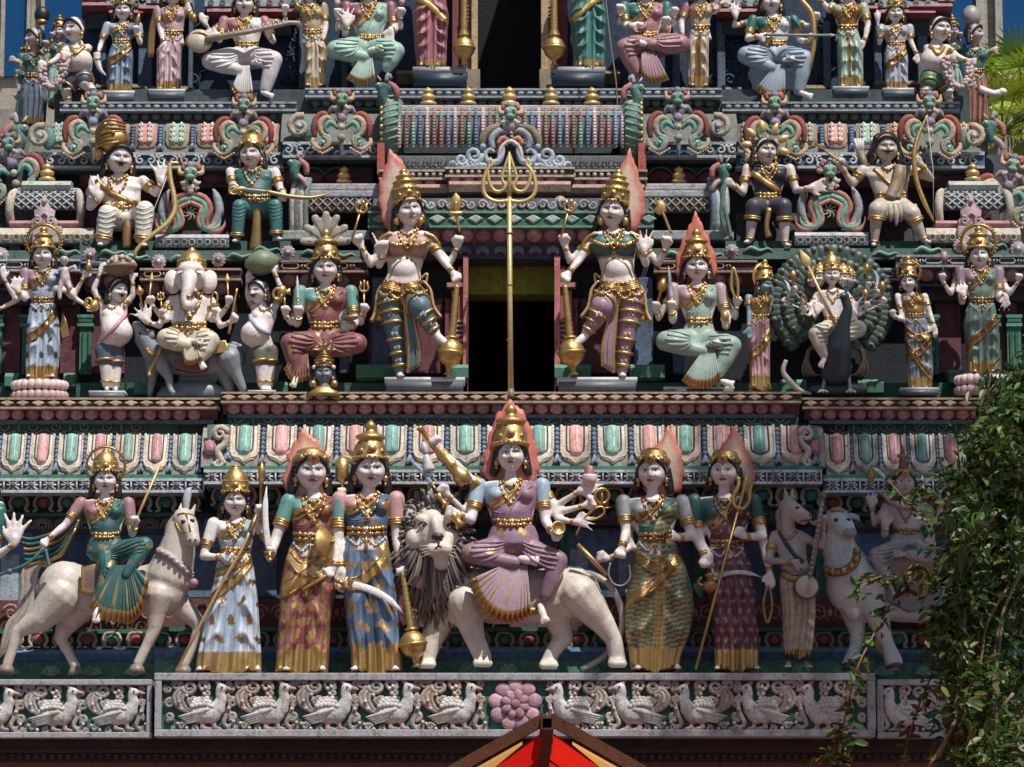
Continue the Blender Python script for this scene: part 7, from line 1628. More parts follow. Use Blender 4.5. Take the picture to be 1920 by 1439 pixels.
def fx_C(F):
    F.crown('dome', 2.0, wid=1.0, base=.55)
    spear(F, (279,572,20),(282,540,20),1.6,20,5, YEL, 'spear'); trident(F, (304,596,26),(302,572,26),6,16,1.6); F.lathe('axe', GOLD, (268,590,24),(260,545,24),[(0,2),(.6,2),(.65,6),(.8,8),(.9,4),(1,2)],10)
    spear(F, (428,572,20),(426,540,20),1.6,18,5, YEL, 'spear*'); F.tube('noose', GOLD, [(398,590,26,2),(396,570,26,2),(402,558,26,2),(408,566,26,2),(403,590,26,2)]); F.tube('rod', GOLD, [(430,632,20,3),(437,590,22,2.4),(444,550,22,2)])
    F.slab('tusk_sweet', [(360,575),(366,571),(370,577),(364,582)],54,8, GOLD)
def pre_C(F):
    S = SKIN
    F.ell('body', S, (356,530,14),(31,26,28)); F.ell('body', S, (356,516,18),(25,22,18))
    for q in (-1,1): F.ell('body', S, (356 + q * 18,530,30),(9,8,10)); 
    F.cap('body', S, [(356,534,32,15),(353,556,42,11.5),(349,574,46,9.5),(352,586,48,8.5),(362,588,50,8),(368,580,50,7.5)])
    F.cap('body', c(.8,.74,.6),[(368,556,34,3.5),(376,566,42,2)])
    for q, x in ((-1,322),(1,390)):
        F.ell('ears', S, (x, 536,10),(17,6,24), q * 8); F.ell('ears', c(.66,.42,.40),(x, 538,15),(11,4,16), q * 8)
        F.bake('ears', 2.6)
def post_C(F):
    fx_C(F)
    for q in (-1,1):
        x = 356 + q * 17; d = F.surf(x, 530) or 38
        F.ball('eye', WHITE, (x, 530, d),(5,2.4,2.8)); F.ball('eye', BLK, (x, 530, d + 1.6),(2,1.6,2)); F.tube('eye', BLK, [(x - 6,530, d + .6,.8),(x, 526.5, d + 1.5,1),(x + 6,530, d + .6,.8)])
        F.tube('eyebrow', c(.2,.16,.15),[(x - 7,522, d + 1,1),(x, 518, d + 2,1.2),(x + 7,520, d + 1,.8)])
CR = c(.70,.62,.48)
seated('elephant-headed statue with many arms and cream waistcloth seated on a grey rat', (355,700), Y2,24,(356,528),(356,556),42,(353,618,33),
    [dict(s=-1, e=(300,596,6), w=(284,580,20), a=100, p='fist', L=24, k=.66, sl=0), dict(s=-1, e=(312,606,10), w=(304,602,26), a=95, p='fist', L=20, k=.62, sl=0), dict(s=-1, e=(298,616,8), w=(278,612,22), a=125, p='open', L=34, k=.66, sl=0), dict(s=1, e=(412,596,6), w=(428,580,20), a=85, p='fist', L=24, k=.66, sl=0), dict(s=1, e=(396,606,10), w=(402,600,26), a=88, p='fist', L=20, k=.62, sl=0), dict(s=1, e=(412,616,8), w=(432,612,22), a=50, p='fist', L=26, k=.66, sl=0)],
    dict(hipc=(355,640,0), kneeL=(314,642,26), kneeR=(394,646,24), cross=[((314,642,26),(352,656,38)),((394,646,24),(380,676,34))], fan=dict(c=(362,652,40), pts=[(346,668),(350,690),(366,692),(384,682)], w=16, out=6, amp=2), col=CR, r=25),
    male=None, bust=False, belly=12, blouse=None, jewels=2, feet=[((366,650,42),(380,652,46),7),((378,684,34),(384,696,40),7)], pre=pre_C, fx=post_C, name='elephant_headed_statue')
def rat():
    F = Fig('rat_statue', 'grey rat statue crouching under the elephant-headed figure', (355,745), Y2 + .06, vox=3.4); G = c(.27,.32,.38)
    F.cap('body', G, [(292,668,0,26),(350,680,-8,30),(430,674,-4,30)], flat=.8); F.cap('body', G, [(286,664,8,22),(270,640,14,18),(256,618,20,9)]); F.ell('body', G, (268,642,14),(17,14,18))
    F.cap('body', G, [(300,684,20,16),(318,712,24,9),(322,736,26,6),(328,743,32,6)]); F.cap('body', G, [(284,684,-8,14),(284,712,-8,9),(280,740,-8,6)]); F.cap('body', G, [(432,680,14,26),(444,706,16,12),(456,732,12,8)]); F.cap('body', G, [(418,690,-14,20),(430,736,-14,9)]); F.bake('body')
    F.ball('ears', c(.35,.28,.30),(284,636,26),(8,4,10)); F.ball('eye', BLK, (264,634,32),3); F.tube('tail', c(.40,.44,.50),[(452,690,-8,5),(456,668,-8,4),(448,650,-8,3.5),(432,645,-8,2.5)])
    F.drape('bell_chain', GOLD, [(276,662),(284,672),(300,672)],4, beads=8); F.tube('bell_chain', GOLD, [(304,660,32,3),(296,680,34,3),(284,700,30,3),(282,712,30,5)])
    F.slab('saddle_cloth', [(400,650),(424,648),(432,668),(404,672)],34,8, GOLD); F.ell('rock', c(.20,.24,.30),(360,735,-6),(64,20,22)); F.ell('rock', c(.18,.22,.28),(330,742,0),(40,18,12)); F.bake('rock', 5)
    F.slab('cushion', [(328,682),(392,684),(390,700),(360,704),(330,698)],30,26, c(.35,.08,.08)); F.done()
rat()
def fx_D(F):
    F.lathe('jackfruit', OLIVE, (456,506,6),(521,496,6),[(t, 24.5 * math.sin(math.pi * min(.99, max(.01, t))) ** .6) for t in np.linspace(0,1,15)],22, rip=.05, ripn=20)
    F.ball('jackfruit', c(.12,.10,.05),(522,496,6),4)
    F.ball('armlet_scroll', GOLD, (527,556,22),(11,8,12)); F.tube('armlet_scroll', GOLD, [(520 + 8 * math.cos(t * .5),562 + 10 * math.sin(t * .5),26,3) for t in range(14)], sm=0)
potbelly('pot-bellied bearer statue carrying a big green jackfruit on his head', (492,736),(482,554),-34,15.5,(494,578),27,(492,600),(478,632),28,(492,656),[[(486,664,6,16),(490,690,8,12),(492,722,6,9)],[(504,662,-2,15),(506,690,0,11),(504,722,0,9)]],
    [((512,584,0),(528,556,6),(514,522,12),115, 'relax'),((476,584,-6),(462,560,-4),(462,536,0),80, 'relax')], c(.16,.18,.12), LBLUE, [(468,586),(470,606),(488,628),(508,634)], fx_D, plinth=(26,10))
def hood(F, cx, cy, w, h, col, d=-10, n=7, part='cobra_hood', inner=c(.30,.26,.20)):
    for k in range(n):
        a = math.pi * (.02 + .96 * k / (n - 1)); r = .78; x = cx - math.cos(a) * w * r * .62; y = cy - math.sin(a) * h * r * .72
        x2 = cx - math.cos(a) * w; y2 = cy - math.sin(a) * h
        F.cap(part, col, [(cx - math.cos(a) * w * .1, cy + h * .1, d, w * .12),(x, y, d + 2, w * .19),(x2, y2, d + 6, w * .20)], flat=.5)
    F.bake(part, 3.2,2)
    for k in range(n):
        a = math.pi * (.02 + .96 * k / (n - 1)); x2 = cx - math.cos(a) * w; y2 = cy - math.sin(a) * h
        F.ball(part, c(.14,.11,.08),(x2 - w * .06, y2, d + w * .16),1.6,6,4); F.ball(part, c(.14,.11,.08),(x2 + w * .06, y2, d + w * .16),1.6,6,4)
        F.tube(part, inner, [(cx - math.cos(a) * w * .35, cy - math.sin(a) * h * .30, d + w * .10, w * .05),(cx - math.cos(a) * w * .82, cy - math.sin(a) * h * .80, d + w * .15, w * .07)], flat=.5)
RD = c(.38,.10,.11)
def fx_E(F):
    hood(F, 608,462,42,52, c(.40,.37,.30)); blade(F, (559,574,34),(557,530,32),3,0, STEEL, lh=8)
    F.lathe('hand_drum', GOLD, (522,560,20),(544,556,20),[(0,8),(.4,3),(.6,3),(1,8)],12); F.tube('hand_drum', GOLD, [(534,590,20,2.4),(532,560,20,2.4)]); trident(F, (682,600,18),(682,556,18),8,22,1.8)
    F.lathe('offering_dish', GOLD, (656,612,36),(656,606,36),[(0,6),(.5,14),(1,17)],16)
seated('seated goddess statue in maroon sari with a fan of cobra hoods behind her crown', (607,728), Y2,20.5,(609,512),(609,545),52,(607,616,27),
    [dict(s=-1, e=(556,612,8), w=(560,604,30), a=92, p='fist', L=28), dict(s=-1, back=1, e=(545,610,0), w=(535,600,16), a=95, p='fist', L=26, k=.8, sl=0), dict(s=1, e=(664,612,8), w=(660,622,30), a=170, p='fist', L=28, t=-1), dict(s=1, back=1, e=(676,610,0), w=(682,596,14), a=88, p='fist', L=26, k=.8, sl=0)],
    dict(hipc=(607,650,0), kneeL=(546,652,32), kneeR=(670,652,28), cross=[((546,652,32),(560,706,30)),((670,652,28),(606,668,34))], fan=dict(c=(566,672,36), pts=[(534,700),(546,720),(566,724),(584,716)], w=26, out=6, amp=3), col=RD, r=25),
    blouse=TEALL, drapec=RD, shoulder=1, crown=(('pot', 2.9), {}), feet=[((558,712,32),(553,729,42),7)], fx=fx_E, gem=GRN, pat=pat3(spots(36,6, GOLD), {RD}))
def idol():
    F = Fig('idol_head_statue', 'small crowned idol bust with blue-grey face in front of the cobra goddess', (607,742), Y2 - .26); u = 14.5; S = c(.20,.27,.34)
    F.head(607,702, u, 0,0,2, S, d=0); F.cap('body', S, [(607,718,0,9),(607,734,0,12)]); F.bake('body'); F.crown('tall', 2.2, col=OGOLD)
    F.lathe('collar', GOLD, (607,724,0),(607,743,0),[(0,12),(.3,20),(.7,28),(1,30)],22, rip=.04, flat=.6)
    hood(F, 606,660,20,22, OGOLD, -8,5, inner=OGOLD)
    for q in (-1,1): F.ball('flower', LPINK, (607 + q * 18,692,6),4.5); F.ball('ear_disc', GOLD, (607 + q * 20,722,8),7)
    F.done()
idol()

def guardian(m, label, hd, flame, skin, blouse, cloth, arms, held, pl, sgn):
    "m mirrors x about the axis; coordinates of the left guardian"
    M = (lambda x: x) if not m else (lambda x: 1916 - x)
    F = Fig('guardian_statue', label, (M(796),712), Y2 - .02); u = 21.5; T = lambda pts: [(M(p[0]),) + tuple(p[1:]) for p in pts]
    F.head(*hd[:2], u, hd[2], hd[3],4, skin, d=5)
    F.hc = (hd[0], hd[1],5, u)
    F.torso(u, (M(764),440),50,(M(757),516,31)[:3],(M(752),546,40),0, skin, bust=False, belly=2)
    for q in (-1,1): F.ell('body', skin, (M(764) + q * 20,474,14),(13,14,13))
    F.ell('body', skin, (M(756),514,12),(26,20,24))
    for a in arms: F.arm(*[(M(a[i][0]),) + a[i][1:] for i in range(3)], u * a[6] if len(a) > 6 else u * .98, a[5],(180 - a[3]) if m else a[3], a[4], sgn if len(a) < 8 else a[7], skin)
    F.foot(M(750),712,8,25,2, skin); F.cap('body', skin, T([(740,640,4,14),(750,700,4,9)])); F.cap('body', skin, T([(812,622,34,11),(820,640,36,8),(834,652,42,8),(842,660,44,6)])); F.bake('body')
    for q in (-1,1): F.ell('blouse', blouse, (M(764) + q * 21,470,15),(23,18,20))
    F.loft('blouse', blouse, [(M(764),448,0,44,16),(M(764),462,2,47,18),(M(762),486,2,38,18),(M(760),494,1,35,18)]); F.bake('blouse')
    for q in (-1,1): F.drape('breast_band', GOLD, [(M(764) + q * 44,462),(M(764) + q * 20,474),(M(764),468)],4, beads=7); F.drape('breast_band', GOLD, [(M(764) + q * 38,490),(M(764) + q * 14,492),(M(764),486)],2)
    # cloth on the legs
    F.ell('leg_cloth', cloth, (M(752),556,0),(41,26,20)); F.cap('leg_cloth', cloth, T([(732,560,8,27),(738,614,12,20),(746,660,8,15),(750,694,6,12)])); F.cap('leg_cloth', cloth, T([(772,562,14,25),(788,588,44,22),(800,612,40,16),(813,630,36,11)])); F.bake('leg_cloth')
    rg = lambda p, q, f, r: F.ring('leg_band*', GOLD, (M(p[0]),) + p[1:],(M(q[0]),) + q[1:], f, r, 3.2)
    A, B, C_ = (732,560,8),(738,614,12),(750,694,6)
    for f, r in ((.30,25),(.62,23),(.98,20)): rg(A, B, f, r)
    for f, r in ((.35,17),(.65,14.5),(.92,12)): rg(B, C_, f, r)
    A, B, C_ = (772,562,14),(788,588,44),(813,630,36)
    for f, r in ((.3,24),(.8,23)): rg(A, B, f, r)
    for f, r in ((.3,18),(.62,14),(.95,11)): rg(B, C_, f, r)
    lt = c(min(1, cloth[0] * 1.8 + .12), min(1, cloth[1] * 1.5 + .1), min(1, cloth[2] * 1.4 + .1))
    for (x, y) in ((726,575),(734,600),(740,634),(745,658),(747,680),(782,578),(794,606),(804,620)):
        d = F.surf(M(x), y)
        if d:
            for k in (-1,0,1): F.ball('printed_lotus', lt, (M(x) + k * 4, y - (k == 0) * 3, d),(2.6,1,4.2),7,5)
    # girdle with scalloped lappets
    for k in range(5): F.drape('girdle', OGOLD, T([(716,534 + k * 4),(735,540 + k * 4),(755,543 + k * 4),(775,541 + k * 4),(794,532 + k * 4)]),4, beads=6 if k in (0,4) else None)
    F.ball('girdle', GOLD, (M(757),546,(F.surf(M(757),546) or 30) + 1),(9,5,8))
    for q in ((722,556),(744,562)): F.drape('lappet*', GOLD, T([(q[0] - 12, q[1]),(q[0], q[1] + 10),(q[0] + 14, q[1] + 2)]),4, beads=5)
    F.drape('lappet*', GOLD, T([(770,558),(786,568),(800,556)]),4, beads=5)
    for k in range(5): F.tube('hanging_sash', cloth if k not in (0,4) else GOLD, T([(757 + k * 3,566,32 - abs(k - 2)),(763 + k * 4,620,30),(766 + k * 4 + (k > 2) * 3,660,28),(768 + k * 5,704 - k * 3,26)][:4]) and [(M(757 + k * 3),566,34,3.5),(M(763 + k * 4),620,30,4),(M(767 + k * 4 + (k > 2) * 4),662,28,4.5),(M(766 + k * 5),704 - k * 3,24,3.5)], sm=3)
    for pts in ([(722,536,12,6),(708,556,10,7),(704,590,8,8),(696,608,8,9)],[(722,540,6,5),(716,580,6,8),(712,606,6,9)],[(792,534,8,5),(806,550,6,7),(812,580,4,8),(826,600,2,9)],[(790,528,4,4),(800,520,4,5),(798,540,2,5)]): F.tube('side_tassel*', YEL, T(pts), flat=.5)
    for k in (-1,1): F.tube('shoulder_tassel*', GOLD, [(M(764) + k * 30,448,14,3),(M(764) + k * 48,454,12,4),(M(764) + k * 60,470,8,4)])
    adorn(F, (M(764),440), u, (M(757),540,38),3, RED, belt=False)
    F.drape('body_chain', GOLD, [(M(764),494),(M(742),508),(M(730),530)],2); F.drape('body_chain', GOLD, [(M(764),494),(M(778),506),(M(786),530)],2)
    F.crown('tall', 3.3, wid=1.08); F.flame(flame, cen=(np.mean([p[0] for p in flame]), np.mean([p[1] for p in flame]) - 8), d=-10, inner=c(.72,.56,.46))
    for q in (-1,1): F.ball('ear_disc', GOLD, (hd[0] + q * 23, hd[1] + 20,12),(6,4,8))
    held(F); mace(F, (M(857),548,40),(M(845),669,34),25,6.5); plinth_of(F, (M(797),712),75,23,26)
    F.done()
garms = [((724,462,-4),(694,502,0),(676,472,12),110, 'fist', 32,.95),((726,466,4),(710,506,12),(716,492,30),88, 'point', 38,.95),((806,460,0),(828,494,8),(848,520,22),-62, 'fist', 32),((802,458,-8),(842,500,-4),(857,474,8),80, 'fist', 32,.9)]
def heldL(F):
    trident(F, (660,458,26),(674,412,26),10,24,2.2); F.tube('gold_snake', GOLD, [(862,446,18,2.5),(856,420,20,3),(854,404,20,5),(854,392,22,4)]); F.slab('gold_snake', [(854,374),(864,386),(864,402),(854,412),(844,402),(844,386)],20,4, GOLD, dome=3); F.tube('gold_snake', GOLD, [(842,412,20,5),(854,414,22,5),(866,412,20,5)])
def heldR(F):
    trident(F, (1053,454,26),(1066,410,26),10,24,2.2, part='trident'); F.tube('axe', GOLD, [(1260,450,18,2.5),(1250,425,20,3),(1240,402,20,3)]); F.slab('axe', [(1228,386),(1246,392),(1252,408),(1238,416),(1226,408),(1232,398)],22,5, GOLD, dome=3)
guardian(False, 'four-armed guardian statue left of the doorway in pink bodice and blue leg cloth', (765,405,14,-8),[(729,290),(720,320),(710,348),(708,380),(714,415),(728,438),(760,440),(786,428),(788,398),(776,350),(752,312)], SKIN, c(.60,.33,.36), c(.12,.24,.30), garms, heldL, None, -1)
g2 = [garms[0][:3] + (80, 'fist', 32,.95),((1916 - 1205,462,4),(1916 - 1213,503,14),(1916 - 1208,486,32),92, 'open', 36,.95,-1), garms[2], garms[3]]
# the right guardian carries the trident on the door side
g2 = [((716,462,-4),(680,500,-2),(667,476,12),96, 'fist', 32,.95),((714,466,4),(704,504,14),(708,486,32),88, 'open', 36,.95), garms[2],((806,458,-8),(846,496,-4),(856,472,10),78, 'fist', 32,.9)]
guardian(True, 'four-armed guardian statue right of the doorway in teal bodice and mauve leg cloth', (1151,406,-12,8),[(1184,289),(1172,312),(1150,345),(1130,385),(1125,415),(1134,436),(1160,442),(1192,436),(1209,408),(1210,372),(1198,330)], SKIN, c(.05,.24,.24), c(.42,.26,.34), g2, heldR, None, 1)
MN = c(.34,.48,.40)
def fx_H(F):
    F.flame([(1308,406),(1296,430),(1284,455),(1272,485),(1270,515),(1284,532),(1308,534),(1334,532),(1346,515),(1344,485),(1332,455),(1320,430)], cen=(1308,490), d=-9, inner=c(.50,.14,.08))
    blade(F, (1259,572,34),(1254,512,32),3.2,0, STEEL, lh=8); F.lathe('mace', GOLD, (1232,582,20),(1246,532,20),[(0,2),(.5,3),(.6,8),(.8,9),(1,3)],12); F.tube('noose', GOLD, [(1380,570,20,2.5),(1372,545,20,3),(1376,512,20,2.5),(1384,540,20,3),(1384,570,20,2.5)]); F.ball('golden_cup', GOLD, (1358,606,44),(8,6,10))
seated('seated goddess statue in pale green sari with red flame halo, right of the door guardian', (1310,728), Y2,19.5,(1308,508),(1308,540),48,(1311,608,24),
    [dict(s=-1, e=(1262,606,8), w=(1259,594,30), a=92, p='fist', L=27), dict(s=-1, back=1, e=(1236,602,0), w=(1230,592,14), a=88, p='fist', L=26, k=.8, sl=0), dict(s=1, e=(1364,606,8), w=(1360,622,34), a=100, p='fist', L=25), dict(s=1, back=1, e=(1380,600,0), w=(1382,582,12), a=88, p='fist', L=26, k=.8, sl=0)],
    dict(hipc=(1311,646,0), kneeL=(1248,648,30), kneeR=(1370,656,28), cross=[((1248,648,30),(1318,668,36)),((1370,656,28),(1346,704,34))], fan=dict(c=(1328,664,42), pts=[(1276,722),(1292,734),(1312,736),(1334,732),(1348,716)], w=20, out=8, amp=3.5), col=MN, fancol=c(.45,.60,.56), r=25),
    blouse=c(.50,.33,.36), drapec=MN, crown=(('pot', 2.9), {}), feet=[((1326,656,44),(1344,654,48),7),((1352,722,36),(1368,728,42),7)], fx=fx_H, gem=RED, plinth=(66,12,16))
def fx_I(F): F.halo(1.5,1.2, GOLD, .16)
sari_lady('small lady statue with blue skin and pink sari beside the peacock', (1424,729), Y2,13.5,(1436,542,38),(1427,558),25,(1426,600,16),(1424,620,21),
    [(604,1404,1444,14),(640,1402,1445,17),(690,1406,1444,16),(729,1407,1443,17)],
    [dict(s=-1, e=(1406,590,6), w=(1404,620,16), a=275, p='relax', L=24), dict(s=1, back=1, e=(1444,590,-6), w=(1446,560,-2), a=90, p='fist', L=20, k=.8)],
    skin=c(.22,.42,.46), blouse=ROSE, drapec=OGOLD, lower=c(.60,.28,.32), front=c(.66,.36,.38), pat=spots(14,2, GOLD), crown=(('pot', 2.9), {}), feet=((-10,0,6),(10,0,6)), fx=fx_I, footL=14, sleeve=None, sash=[dict(p=[(1444,630),(1428,655),(1408,672)], r=6)])
def sixheads():
    def pre(F):
        for q, x, y, yw in ((-1,1539,524,-32),(1,1584,525,34)):
            F.head(x, y, 11, yw, 0,4, SKIN, d=-4, hair=None, earring=None); F.crown('dome', 1.9, base=.6)
        F.head(1527,526,10,-55,0,4, c(.6,.48,.46), d=-12, hair=None, earring=None); F.crown('dome', 1.8, base=.6); F.head(1596,526,10,60,0,4, c(.6,.48,.46), d=-12, hair=None, earring=None); F.crown('dome', 1.8, base=.6)
        F.hc = (1561,521,4,13 * 1.07); F.head(1561,521,13,0,0,4, SKIN, d=4, hair=None)
    def fx(F):
        F.crown('dome', 2.6)
        F.tube('spear', YEL, [(1562,622,60,3.4),(1512,514,58,2.8)], sm=0); F.slab('spear', [(1497,484),(1517,500),(1518,512),(1510,518),(1499,508)],60,5, YEL, dome=3)
        for (x, y, t) in ((1487,540, 'm'),(1476,566, 's'),(1506,580, 'n'),(1626,528, 'm'),(1642,546, 's'),(1654,560, 'm'),(1622,574, 'm')):
            if t == 'm': F.lathe('mace*', GOLD, (x, y + 8,20),(x, y - 26,20),[(0,2),(.5,2.4),(.55,6),(.8,6.5),(.95,3),(1,.5)],10)
            elif t == 's': blade(F, (x, y, 22),(x - 6, y - 34,20),3,6, STEEL, lh=6, part='sword*')
            else: F.tube('noose', OGOLD, [(x, y + 10,22,2),(x - 5, y - 8,22,2),(x, y - 20,22,2),(x + 5, y - 8,22,2)], closed=True)
    A = lambda s_, e, w_, a, p='fist', k=.62, L=20, **q: dict(s=s_, e=e, w=w_, a=a, p=p, k=k, L=L, sl=0, back=1, **q)
    seated('six-headed statue with golden crowns and a long spear, seated on the peacock', (1565,640), Y2,13,(1561,521),(1562,546),32,(1566,600,20),
        [A(-1,(1520,578,4),(1490,556,14),100), A(-1,(1512,586,4),(1478,574,16),140, 'open'), A(-1,(1518,596,8),(1505,594,24),92), A(-1,(1528,600,10),(1530,596,32),90, 'open', .65,26), A(1,(1606,576,4),(1628,548,14),88), A(1,(1612,582,4),(1642,562,16),70), A(1,(1616,590,6),(1652,576,16),60), A(1,(1602,592,10),(1598,592,34),270, 'open', .65,24), A(1,(1610,596,6),(1624,586,20),88)],
        dict(hipc=(1566,622,0), kneeL=(1530,632,26), kneeR=(1606,622,22), cross=[((1530,632,26),(1544,670,30)),((1606,622,22),(1570,640,30))], fan=None, col=CR, r=22), male=None, bust=False, blouse=None, jewels=2, feet=[((1544,674,32),(1536,690,36),6)], pre=pre, fx=fx, name='six_headed_statue', headkw={})
sixheads()
def peacock():
    F = Fig('peacock_statue', 'dark blue peacock statue with fanned eye-spotted tail, carrying the six-headed figure', (1565,742), Y2 + .05); B = c(.03,.06,.10)
    F.cap('body', B, [(1580,578,74,9),(1586,598,72,9),(1576,630,60,15),(1570,662,44,24),(1566,700,20,30)]); F.cap('body', B, [(1580,576,76,9),(1570,578,84,5)]); F.bake('body')
    F.cap('beak', c(.40,.42,.44),[(1570,578,84,4),(1556,584,90,1.2)]); F.bake('beak', 2); F.ball('eye', WHITE, (1576,575,84),(3,2,3)); F.ball('eye', BLK, (1575,575,86),1.5)
    for k in range(5): F.tube('crest*', TEAL, [(1582,570,74,1),(1576 + k * 5,556,72,1),(1574 + k * 6,552,72,2.6)], segs=5)
    for q, x in ((0,1544),(1,1584)):
        F.cap('leg*', c(.28,.34,.38),[(x + 6,690,20,7),(x + 2 + q * 4,712,22,4),(x - 4 + q * 12,738,24,4)])
        F.bake(F.order[-1],2.4)
        for t in (-9,0,9): F.tube('claw*', c(.34,.38,.40),[(x - 4 + q * 12,736,24,3.5),(x - 4 + q * 12 + t, 742,36,2)], sm=0)
    for sg in (-1,1):
        for k in range(7):
            F.tube('wing_feather*', c(.20,.12,.07) if k % 2 else c(.25,.18,.12),[(1566 + sg * 18,640 + k * 3,14,5),(1566 + sg * (40 + k * 2),652 + k * 2,12,8),(1566 + sg * (60 - k * 3),690 + k * 2,10,7),(1566 + sg * (58 - k * 6),712 - k, 8,2)], flat=.4)
    rnd = random.Random(9); GR = c(.03,.09,.065)
    for ring, (R_, n, r) in enumerate(((112,44,12),(88,36,11),(62,28,10))):
        for k in range(n):
            a = math.radians(-48 + 276 * k / (n - 1)) + ring * .05; x = 1562 + math.cos(a) * R_ * 1.0; y = 574 - math.sin(a) * R_ * .92; d = -18 + ring * 5
            x0, y0 = 1562 + math.cos(a) * R_ * .3,574 - math.sin(a) * R_ * .28
            col = GR if (k + ring) % 3 else c(.07,.15,.10)
            F.tube('tail_fan*', col, [(x0, y0, d, 4),((x0 + x) / 2,(y0 + y) / 2, d + 2, r * .7),(x, y, d + 3, r * .9),(x + math.cos(a) * r * .8, y - math.sin(a) * r * .8, d, 1.5)], segs=8, flat=.35, ref=(0,1,0), sm=3)
            if (k + ring) % 2 == 0:
                q = F.order[-1]; F.ball(q, c(.25,.16,.05),(x, y, d + 6),(r * .5,2.2, r * .6),8,5); F.ball(q, c(.03,.06,.14),(x, y, d + 8),(r * .3,1.6, r * .36),8,5)
    F.tube('snake', c(.44,.40,.36),[(1474,680,10,4),(1468,700,12,5),(1480,718,12,6),(1498,734,12,5),(1520,741,12,3)])
    F.ell('rock', c(.05,.06,.07),(1570,732,0),(60,20,16)); F.bake('rock', 5); F.done()
peacock()
GB = c(.24,.27,.34)
sari_lady('small lady statue in grey-blue wrap with gold bands, right of the peacock', (1722,731), Y2,13,(1707,536,-16),(1712,556),28,(1718,598,18),(1722,620,24),
    [(604,1699,1740,15),(640,1698,1748,18),(690,1700,1750,18),(731,1704,1746,17)],
    [dict(s=-1, e=(1694,604,4), w=(1678,602,16), a=120, p='fist', L=20), dict(s=1, e=(1746,592,2), w=(1752,614,10), a=275, p='relax', L=24)],
    blouse=GB, drapec=OGOLD, lower=GB, front=GB, crown=(('pot', 3.1), {}), fx=lambda F: F.halo(1.5,1.4, OGOLD, .15), plinth=(36,12), feet=((-10,0,6),(12,0,6)), footL=14, sleeve=None, gold=OGOLD, fold=1.3,
    sash=[dict(p=[(1700,625),(1720,640),(1748,632)], r=5), dict(p=[(1748,640),(1725,664),(1700,676)], r=6), dict(p=[(1702,655),(1726,690),(1746,712)], r=5)], hemn=7)
GG = c(.16,.26,.20)
def fx_L(F):
    F.halo(1.8,1.4, OGOLD, .17); lotus_seat(F, 1842,703,742,50)
    F.tube('lotus', c(.2,.32,.2),[(1768,524,16,1.6),(1773,500,16,1.6)]); lotus_bud(F, 1773,498,16,10, c(.50,.28,.28), 'lotus_flower')
sari_lady('lady statue in green sari with round halo on a lotus pedestal near the right edge', (1842,703), Y2,16.5,(1840,486,-4),(1841,508),40,(1842,569,22),(1842,592,31),
    [(575,1818,1868,18),(610,1808,1874,23),(650,1812,1874,23),(703,1816,1870,22)],
    [dict(s=-1, back=1, e=(1786,556,0), w=(1770,536,12), a=100, p='fist', L=22, k=.85, sl=0), dict(s=-1, e=(1806,572,8), w=(1806,566,28), a=92, p='open', L=27, t=-1), dict(s=1, e=(1876,566,6), w=(1886,562,22), a=272, p='open', L=26), dict(s=1, back=1, e=(1896,556,0), w=(1912,536,10), a=85, p='fist', L=22, k=.85, sl=0)],
    blouse=c(.34,.22,.26), drapec=GG, lower=GG, front=c(.22,.36,.30), crown=(('pot', 2.6), {'wid': 1.05}), feet=((-14,-2,8),(16,-2,8)), fx=fx_L, gold=OGOLD, footL=16, sash=[dict(p=[(1872,600),(1848,625),(1820,648),(1812,665)], r=7)], fold=1.2)
